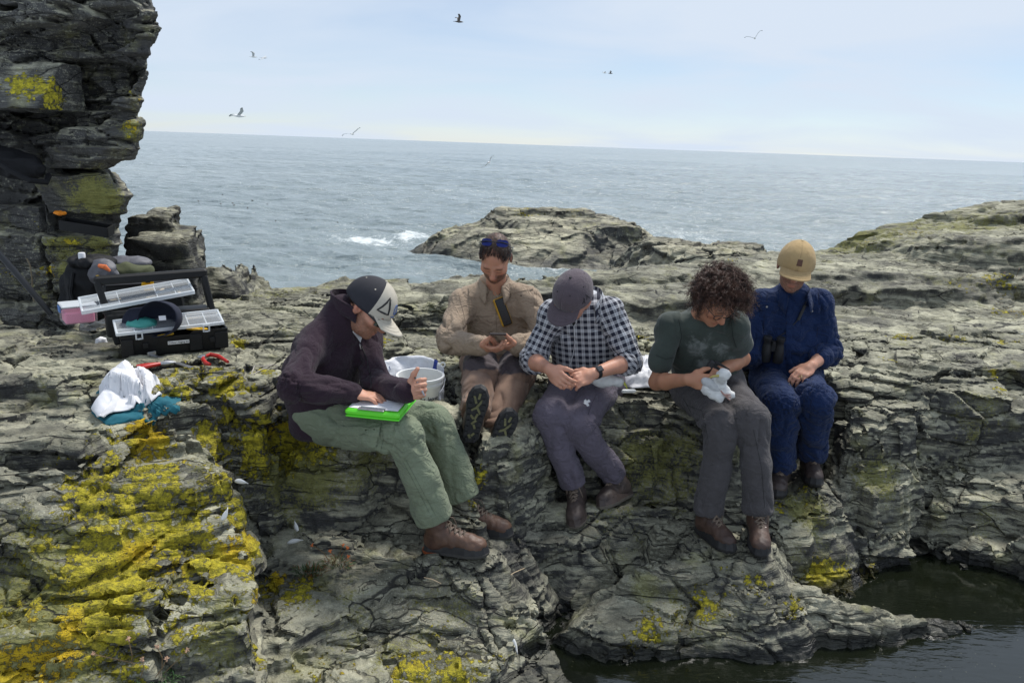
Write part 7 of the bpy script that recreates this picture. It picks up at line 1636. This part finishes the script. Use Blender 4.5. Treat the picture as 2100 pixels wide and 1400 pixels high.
drape('white_bag', [(1272, 792), (1290, 768), (1315, 752), (1345, 750), (1372, 765), (1372, 795), (1330, 798), (1295, 800)], None, M_WHT, .060, 4.1, .014, 'white cotton bag on the ledge between the checked shirt and the green t-shirt', 'bag', 9, .01)
drape('white_sheet', [(1276, 762), (1290, 742), (1325, 735), (1345, 740), (1325, 752), (1295, 765)], None, M_WHT, .03, 6.6, .012, 'flat white cloth behind the white bag on the ledge', 'cloth', 9, .006)
# ---- wire hook
P = [on_rock(*q, .008) for q in ((518, 764), (516, 770), (522, 772), (527, 766), (540, 760), (560, 758), (578, 760))]; P2 = [on_rock(*q, .008) for q in ((518, 764), (522, 758), (535, 755), (560, 754), (578, 756))]
MB().tube(P[::-1] + P2, .0022, 6).obj('wire_hook', mat('pale_wire', (.50, .46, .42), .4, .6), None, smooth=True, label='bent pale wire hook on the rock behind the fleece-wearing man', cat='hook')
# ---- bucket in its plastic sack
M_PAIL = mat('white_pail', (.80, .81, .80), .38, noise=(9, .2, (.66, .68, .66))); bc = Vector(PY(862, 768, 3.72)); rz_ = bc.z; R0 = .118; BH = .25; base = rz_ - BH
bk = empty('bucket', (bc.x, bc.y, base), 'white plastic bucket printed At least 50% behind the clipboard man', 'bucket'); Tb = Matrix.Translation((bc.x, bc.y, 0))
MB().lathe([(0, base), (R0 * .84, base), (R0 * .86, base + .01), (R0 * .965, rz_ - .05), (R0 * 1.0, rz_ - .045), (R0 * 1.0, rz_ - .03), (R0 * .975, rz_ - .028), (R0 * .98, rz_ - .012), (R0 * 1.04, rz_ - .012), (R0 * 1.045, rz_), (R0 * .955, rz_), (R0 * .94, rz_ - .02), (R0 * .80, base + .012), (0, base + .012)], 56, Tb).obj('pail', M_PAIL, bk, smooth=True)
def on_pail(h0, a0, off=.0015):
    def f(p):
        r = R0 * (.86 + .105 * (h0 + p.y) / BH) + off + p.z; a = a0 + p.x / R0; return Vector((bc.x + r * math.cos(a), bc.y + r * math.sin(a), base + h0 + p.y))
    return f
a0 = math.atan2(-bc.y, -bc.x) + .42
for s_, h0 in (('At least', .150), ('50%', .108), ('recycle', .066)): text_mesh(s_, .036, None, None, M_INK, bk, 'lettering', on_pail(h0, a0, .004))
# the sack stands up round the back of the bucket and hugs its sides
M_SACK = mat('white_poly_sack', (.66, .67, .70), .45, noise=(16, .4, (.50, .52, .58)), bump=(24, .8, .008))
sk = empty('sack', (bc.x, bc.y + .02, base), 'white plastic sack with blue tape standing round the bucket', 'sack')
def sack(u, v):
    a = a0 + .55 + u * 5.2; back = .5 - .5 * math.cos(a - a0); back = back ** 1.5; left = max(0, math.cos(a - math.pi * .86)) ** 2
    top = BH * .70 + .145 * back + .02 * math.sin(u * 9) - .02 * left; z = v * top; k = .012 * float(perlin(u * 14, v * 5, 1.)) + .010 * float(perlin(u * 33, v * 9, 4.))
    r = R0 * (.87 + .10 * min(z, BH) / BH) + .006 + k * (.4 + back) + back * .035 * v + left * .085 * v + max(0, z - BH * .8) * .30 * back
    return Vector((bc.x + r * math.cos(a), bc.y + r * math.sin(a), base + z))
o = MB().grid(sack, 90, 26).obj('wall', M_SACK, sk, smooth=True, ang=80); s = o.modifiers.new('t', 'SOLIDIFY'); s.thickness = .002
M_BLUT = mat('blue_tape', (.012, .035, .24), .5)
for u0, u1 in ((.30, .33), (.20, .23)): MB().grid(lambda u, v: sack(u0 + (u1 - u0) * u, .80 + .215 * v) + Vector((0, -.004, .002)), 5, 6).obj('blue_tape', M_BLUT, sk)
p = sack(.25, 1.0); MB().tube([p + Vector((.012 * math.cos(t), 0, .010 + .012 * math.sin(t))) for t in np.linspace(0, 6.28, 13)[:-1]], .004, 6, closed=True).obj('handle_loop', M_PAIL, sk)
for k, pts in enumerate(([(.44, .86), (.437, .92)], [(.452, .92), (.452, .86), (.447, .85)], [(.464, .86), (.468, .93), (.475, .87)], [(.465, .89), (.473, .89)])): MB().tube([sack(u + .13, v * .98) + Vector((0, -.006, 0)) for u, v in pts], .0018, 4).obj('marker_writing', mat('faded_ink', (.16, .20, .34), .7) if k == 0 else bpy.data.materials['faded_ink'], sk)
# ---- clipboard and pen of the first man
zc = -1.075; c4 = [Vector(PZ(*q, zc)) for q in ((700, 840), (812, 852), (864, 816), (752, 806))]; ctr = sum(c4, Vector()) / 4; ux = ((c4[1] - c4[0]) + (c4[2] - c4[3])).normalized(); uy = Vector((-ux.y, ux.x, 0)); LX = .235; LY = .32
ux2 = ((c4[2] - c4[1]) + (c4[3] - c4[0])); ang = ux; R = basis(ang, z=(-.06, -.05, 1)); LX = (c4[1] - c4[0]).length; LY = ux2.length / 2
cb = empty('clipboard', tuple(ctr - Vector((0, 0, .015))), 'bright green storage clipboard with paper on the fleece-wearing man\'s lap', 'clipboard'); M_GRN = mat('lime_plastic', (.13, .72, .03), .35)
MB().box(ctr, (LX, LY, .026), R, 1, .008).obj('case', M_GRN, cb); MB().box(ctr - R @ Vector((0, 0, .017)), (LX * .985, LY * .985, .008), R, 1, .003).obj('base', M_GRN, cb)
def sheet(u, v): return ctr + R @ Vector(((u - .5) * LX * .90, (v - .46) * LY * .92, .0155 + .006 * max(0, u - .6) ** 1.2 + .002 * float(perlin(u * 3, v * 3, 2)))) 
pp = MB().grid(sheet, 14, 14).obj('paper', mat('white_paper', (.80, .81, .83), .8), cb, smooth=True)
for j in range(9): MB().tube([sheet(.12 + .7 * t + 0, .18 + .08 * j) + Vector((0, 0, .001)) for t in np.linspace(0, 1, 6)], .0005, 3).obj('ruled_line', mat('ruled_ink', (.30, .34, .50), .8) if j == 0 else bpy.data.materials['ruled_ink'], pp)
MB().box(ctr + R @ Vector((-.005, -LY * .45, .018)), (LX * .48, .022, .006), R, 1, .002).obj('clip', M_STEEL, cb); MB().tube([ctr + R @ Vector((-LX * .22, -LY * .42, .022)), ctr + R @ Vector((LX * .22, -LY * .42, .022))], .004, 8).obj('clip_spring', M_STEEL, cb)
pn0, pn1 = Vector(PY(853, 778, 2.93)), Vector(PY(871, 812, 2.87)); pe = MB().tube([pn0, pn0 * .2 + pn1 * .8, pn1], [.0045, .0045, .0015], 8).obj('pen', mat('silver_pen', (.30, .31, .33), .3, .7), None, smooth=True, label='slim pen in the fingers of the clipboard man', cat='pen'); MB().tube([pn0 + (pn0 - pn1) * .12, pn0], .004, 8).obj('pen_cap', M_INK, pe, smooth=True)
# ---- bits on the ledge beside the checked-shirt man
a, b = flat_frame((1272, 806), (1303, 818), .008); MB().tube([a, a * .1 + b * .9, b], [.010, .010, .004], 10).obj('sample_tube', M_CLR, None, smooth=True, label='clear plastic tube on the ledge below the white bag', cat='tube')
sc_ = on_rock(1275, 825, .006); sr = empty('scissors', tuple(sc_), 'small black-handled scissors at the edge of the ledge', 'scissors')
for s in (-1, 1):
    MB().tube([sc_, sc_ + Vector((-.05, .008 * s, 0)), sc_ + Vector((-.07, .004 * s, 0))], [.003, .004, .001], 6).obj('blade', M_STEEL, sr); h = sc_ + Vector((.024, .014 * s - .006, 0)); MB().tube([h + Vector((.016 * math.cos(t), .009 * math.sin(t), 0)) for t in np.linspace(0, 6.28, 13)[:-1]], .0035, 6, closed=True).obj('finger_ring', M_BLK, sr, smooth=True)
# ---- feathers caught on the rock
M_FEA = mat('white_feather', (.72, .72, .70), .9)
def feather(px, py, ang, L_, bendy, label, n=1):
    c = on_rock(px, py, .012); m = MB(); d = Vector((math.cos(ang), .3 * math.sin(ang), math.sin(ang) * .8)); sd = d.cross(Vector((0, -1, .3))).normalized()
    pts = [c + d * L_ * t + sd * bendy * t * t for t in np.linspace(0, 1, 8)]; vs = []
    for i, p in enumerate(pts): w_ = .010 * math.sin(math.pi * min(1, .12 + i / 7.5)); vs += [p + sd * w_, p + Vector((0, -.002, .002)), p - sd * w_]
    fs = [(i * 3 + k, i * 3 + k + 1, i * 3 + k + 4, i * 3 + k + 3) for i in range(7) for k in range(2)]; o = m.add(vs, fs).obj('feather', M_FEA, None, smooth=True, label=label, cat='feather', group='moulted feathers on the rocks'); s = o.modifiers.new('t', 'SOLIDIFY'); s.thickness = .0012
feather(590, 1120, .6, .07, .02, 'white feather stuck in the crack left of the grass tuft'); feather(612, 1100, 2.2, .05, .015, 'small curled feather above the grass tuft'); feather(1046, 1318, -1.1, .09, .01, 'long white quill at the edge of the front rock by the pool'); feather(482, 995, .3, .05, .02, 'wisp of white down on the edge of the yellow lichen rock'); feather(455, 1085, .8, .05, -.02, 'thin white feather caught on the yellow lichen')
# ================================================================== plants
def tuft(px, py, n, L_, spread, label, cols, heads=0, name='grass_tuft', cat='grass', headcol=(.55, .24, .06), seed=1, hl=.10):
    c = gpix(px, py, hi=6.9); c = Vector((c.x, c.y, c.z)); rs = np.random.default_rng(seed); root = empty(name, tuple(c), label, cat)
    for ci, col in enumerate(cols):
        m = MB()
        for _ in range(n // len(cols)):
            a = rs.uniform(0, 6.28); r = spread * math.sqrt(rs.random()); b = c + Vector((r * math.cos(a), r * math.sin(a) * .6, -.01)); d = Vector((math.cos(a) * r / spread * .8 + rs.normal(0, .35), math.sin(a) * .5 - .25 + rs.normal(0, .3), rs.uniform(.5, 1.1))).normalized(); l = L_ * rs.uniform(.5, 1.1); s = d.cross(Vector((0, 0, 1))).normalized() * .0016
            p1 = b + d * l * .55; p2 = b + d * l + Vector((0, 0, -.25 * l)); m.add([b - s, b + s, p1 + s, p1 - s, p2], [(0, 1, 2, 3), (3, 2, 4)])
        m.obj('blades', mat('blade_%d_%s' % (ci, name), col, .7), root, kind='stuff')
    for _ in range(heads):
        a = rs.uniform(0, 6.28); b = c + Vector((spread * .5 * math.cos(a), spread * .3 * math.sin(a), 0)); t = b + Vector((rs.normal(0, .4) * hl, -rs.uniform(0, .5) * hl, hl * rs.uniform(.6, 1.2)))
        st = MB().tube([b, (b + t) / 2 + Vector((.01, 0, .01)), t], .0014, 5).obj('stalk', mat('stalk_' + name, (.17, .11, .05), .8) if 'stalk_' + name not in bpy.data.materials else bpy.data.materials['stalk_' + name], root)
        hm = MB()
        for k in range(10): d = Vector(rs.normal(0, 1, 3)).normalized(); hm.tube([t, t + d * .009], [.003, .001], 4)
        hm.obj('flower_head', mat('head_' + name, headcol, .8) if 'head_' + name not in bpy.data.materials else bpy.data.materials['head_' + name], st)
    return root
tuft(635, 1172, 240, .055, .055, 'tuft of green and rusty grass growing from the front rock crack', [(.035, .085, .022), (.05, .11, .03), (.20, .075, .025)], 0, seed=2)
tuft(690, 1155, 160, .060, .05, 'red-stalked sea plant above the grass tuft', [(.05, .10, .03), (.17, .07, .025)], 5, 'sea_plant', 'plant', (.62, .16, .04), seed=3, hl=.11)
tuft(300, 1385, 180, .050, .10, 'thrift with dry brown flower heads at the bottom edge', [(.05, .12, .03), (.08, .16, .05)], 6, 'thrift', 'plant', (.42, .26, .17), seed=4, hl=.12)
tuft(2080, 605, 200, .14, .16, 'green grass and thrift growing in the cleft at the far right', [(.04, .09, .03), (.06, .12, .04)], 10, 'cleft_thrift', 'plant', (.36, .24, .17), seed=5, hl=.22)
for (p, q), lb in (((( 870, 1185), (905, 1200)), 'dry pale stalk below the clipboard man\'s boots'), (((1032, 1190), (1075, 1168)), 'bent dry stalk in the wet crack by the pool rock')):
    a, b = gpix(*p), gpix(*q); MB().tube([a + Vector((0, -.01, .01)), (a + b) / 2 + Vector((0, -.02, .025)), b + Vector((0, -.01, .015))], .002, 5).obj('dry_stalk', mat('dry_stalk', (.42, .33, .22), .8) if 'dry_stalk' not in bpy.data.materials else bpy.data.materials['dry_stalk'], None, label=lb, cat='stalk')
# ================================================================== gulls in the air
M_GW = mat('gull_white', (.80, .80, .79), .8); M_GG = mat('gull_grey', (.52, .54, .55), .8); M_GB = mat('gull_black', (.02, .02, .022), .8); M_GD = mat('bird_dark', (.11, .10, .095), .8)
def gull(px, py, Y, head, span, flapL, flapR, label, dark=False, tipcol=True, bank=0., pitch=0.):
    """head: heading in the horizontal plane; flaps: wing angles"""
    c = Vector(PY(px, py, Y)); root = empty('gull', tuple(c), label, 'gull', 'gulls in flight'); f = Vector((math.cos(head), math.sin(head), math.sin(pitch))).normalized(); up = Vector((0, 0, 1)); s = f.cross(up).normalized(); up = s.cross(f)
    s, up = s * math.cos(bank) + up * math.sin(bank), up * math.cos(bank) - s * math.sin(bank); k = span / 1.35
    body = MB().tube([c + f * x * k for x in (.26, .22, .17, .10, 0, -.12, -.20, -.30)], [.008 * k, .032 * k, .042 * k, .055 * k, .066 * k, .048 * k, .028 * k, .010 * k], 10).obj('body', M_GD if dark else M_GW, root, smooth=True)
    MB().tube([c + f * .255 * k, c + f * .31 * k - up * .012 * k], [.012 * k, .004 * k], 6).obj('bill', mat('gull_bill', (.55, .40, .05), .5) if 'gull_bill' not in bpy.data.materials else bpy.data.materials['gull_bill'], body)
    t0 = c - f * .22 * k; MB().prism([(-.0, -.02 * k), (-.13 * k, -.07 * k), (-.14 * k, 0), (-.13 * k, .07 * k), (0, .02 * k)], .008 * k, Matrix((f, s, up)).transposed(), t0).obj('tail', M_GD if dark else M_GW, body)
    for sg, fl in ((1, flapR), (-1, flapL)):
        e = [0, .32, .52, .68]; an = [fl * 1.2, fl * .7, fl * -.1 - .12]; p = c + s * sg * .04 * k + up * .02 * k; LE = [(p, .15)]; sw = [0, .03, -.08, -.20]
        for i in range(3):
            p = p + (s * sg * math.cos(an[i]) + up * math.sin(an[i])) * (e[i + 1] - e[i]) * k; LE.append((p, (.15, .16, .12, .02)[i + 1]))
        vs = []
        for i, (q, ch) in enumerate(LE): o = f * (.06 + sw[i]) * k; vs += [q + o, q + o - f * ch * k]
        vs += [v + up * .010 * k for v in vs]; n = 8; fs = []
        for i in range(3): a = i * 2; fs += [(a, a + 1, a + 3, a + 2), (n + a, n + a + 2, n + a + 3, n + a + 1), (a, a + 2, n + a + 2, n + a), (a + 1, n + a + 1, n + a + 3, a + 3)]
        fs += [(6, 7, n + 7, n + 6), (0, n, n + 1, 1)]
        w_ = MB().add(vs, fs).obj('wing', M_GD if dark else M_GG, root, smooth=False)
        if tipcol and not dark:
            q, ch = LE[3]; a_ = LE[2][0] * .25 + q * .75; MB().tube([a_ + f * (sw[3] + .10) * k, q + f * (sw[3] + .05) * k], [.030 * k, .008 * k], 6).obj('wing_tip', M_GB, w_)
    return root
gull(490, 238, 24, .75, .70 * 1.35, .45, .15, 'largest gull, wings arched, over the sea right of the cliff', bank=.35)
gull(520, 117, 46, .2, .95, .9, .7, 'gull with raised wings, left of the high pair'); gull(541, 119, 46, -.1, .95, .35, -.4, 'brownish gull, right of the high pair', dark=False)
gull(723, 275, 46, 1.4, 1.2, .5, .1, 'slim gull skimming the horizon line', bank=.55); gull(941, 45, 36, .25, .95, .6, .8, 'dark-backed bird flying highest above the bearded man', dark=True)
gull(1003, 333, 44, 1.3, 1.0, -.6, .9, 'gull flying low over the sea above the bearded man', bank=.2); gull(1548, 79, 42, 1.2, 1.0, .5, .7, 'gull wheeling high on the right of the sky', bank=.3)
gull(1240, 150, 70, .1, .9, .3, .2, 'pale gull, left of the small distant pair'); gull(1252, 151, 70, .0, .95, .4, .5, 'darker gull, right of the small distant pair', dark=True)
# ---- rafts of seabirds resting on the water
rs = np.random.default_rng(12); bm_ = MB(); bm_.tube([(-.16, 0, .02), (-.08, 0, .06), (.06, 0, .07), (.14, 0, .05), (.16, 0, .12), (.21, 0, .16), (.27, 0, .15)], [.02, .07, .085, .06, .035, .04, .01], 8); base_me = bm_.mesh('seabird', True); base_me.materials.append(M_GD)
for k in range(14):
    if k < 10: px, py = rs.normal(480, 38), 412 + rs.normal(0, 9)
    else: px, py = rs.normal(620, 40), 455 + rs.normal(0, 6)
    p = PZ(px, py, SEA_Z); o = place('seabird', base_me, None, None, 'dark seabird resting in the raft on the water', 'seabird', 'seabirds resting on the sea'); o.location = tuple(p); o.scale = (.55, .55, .55); o.rotation_euler[2] = rs.uniform(0, 6.28)
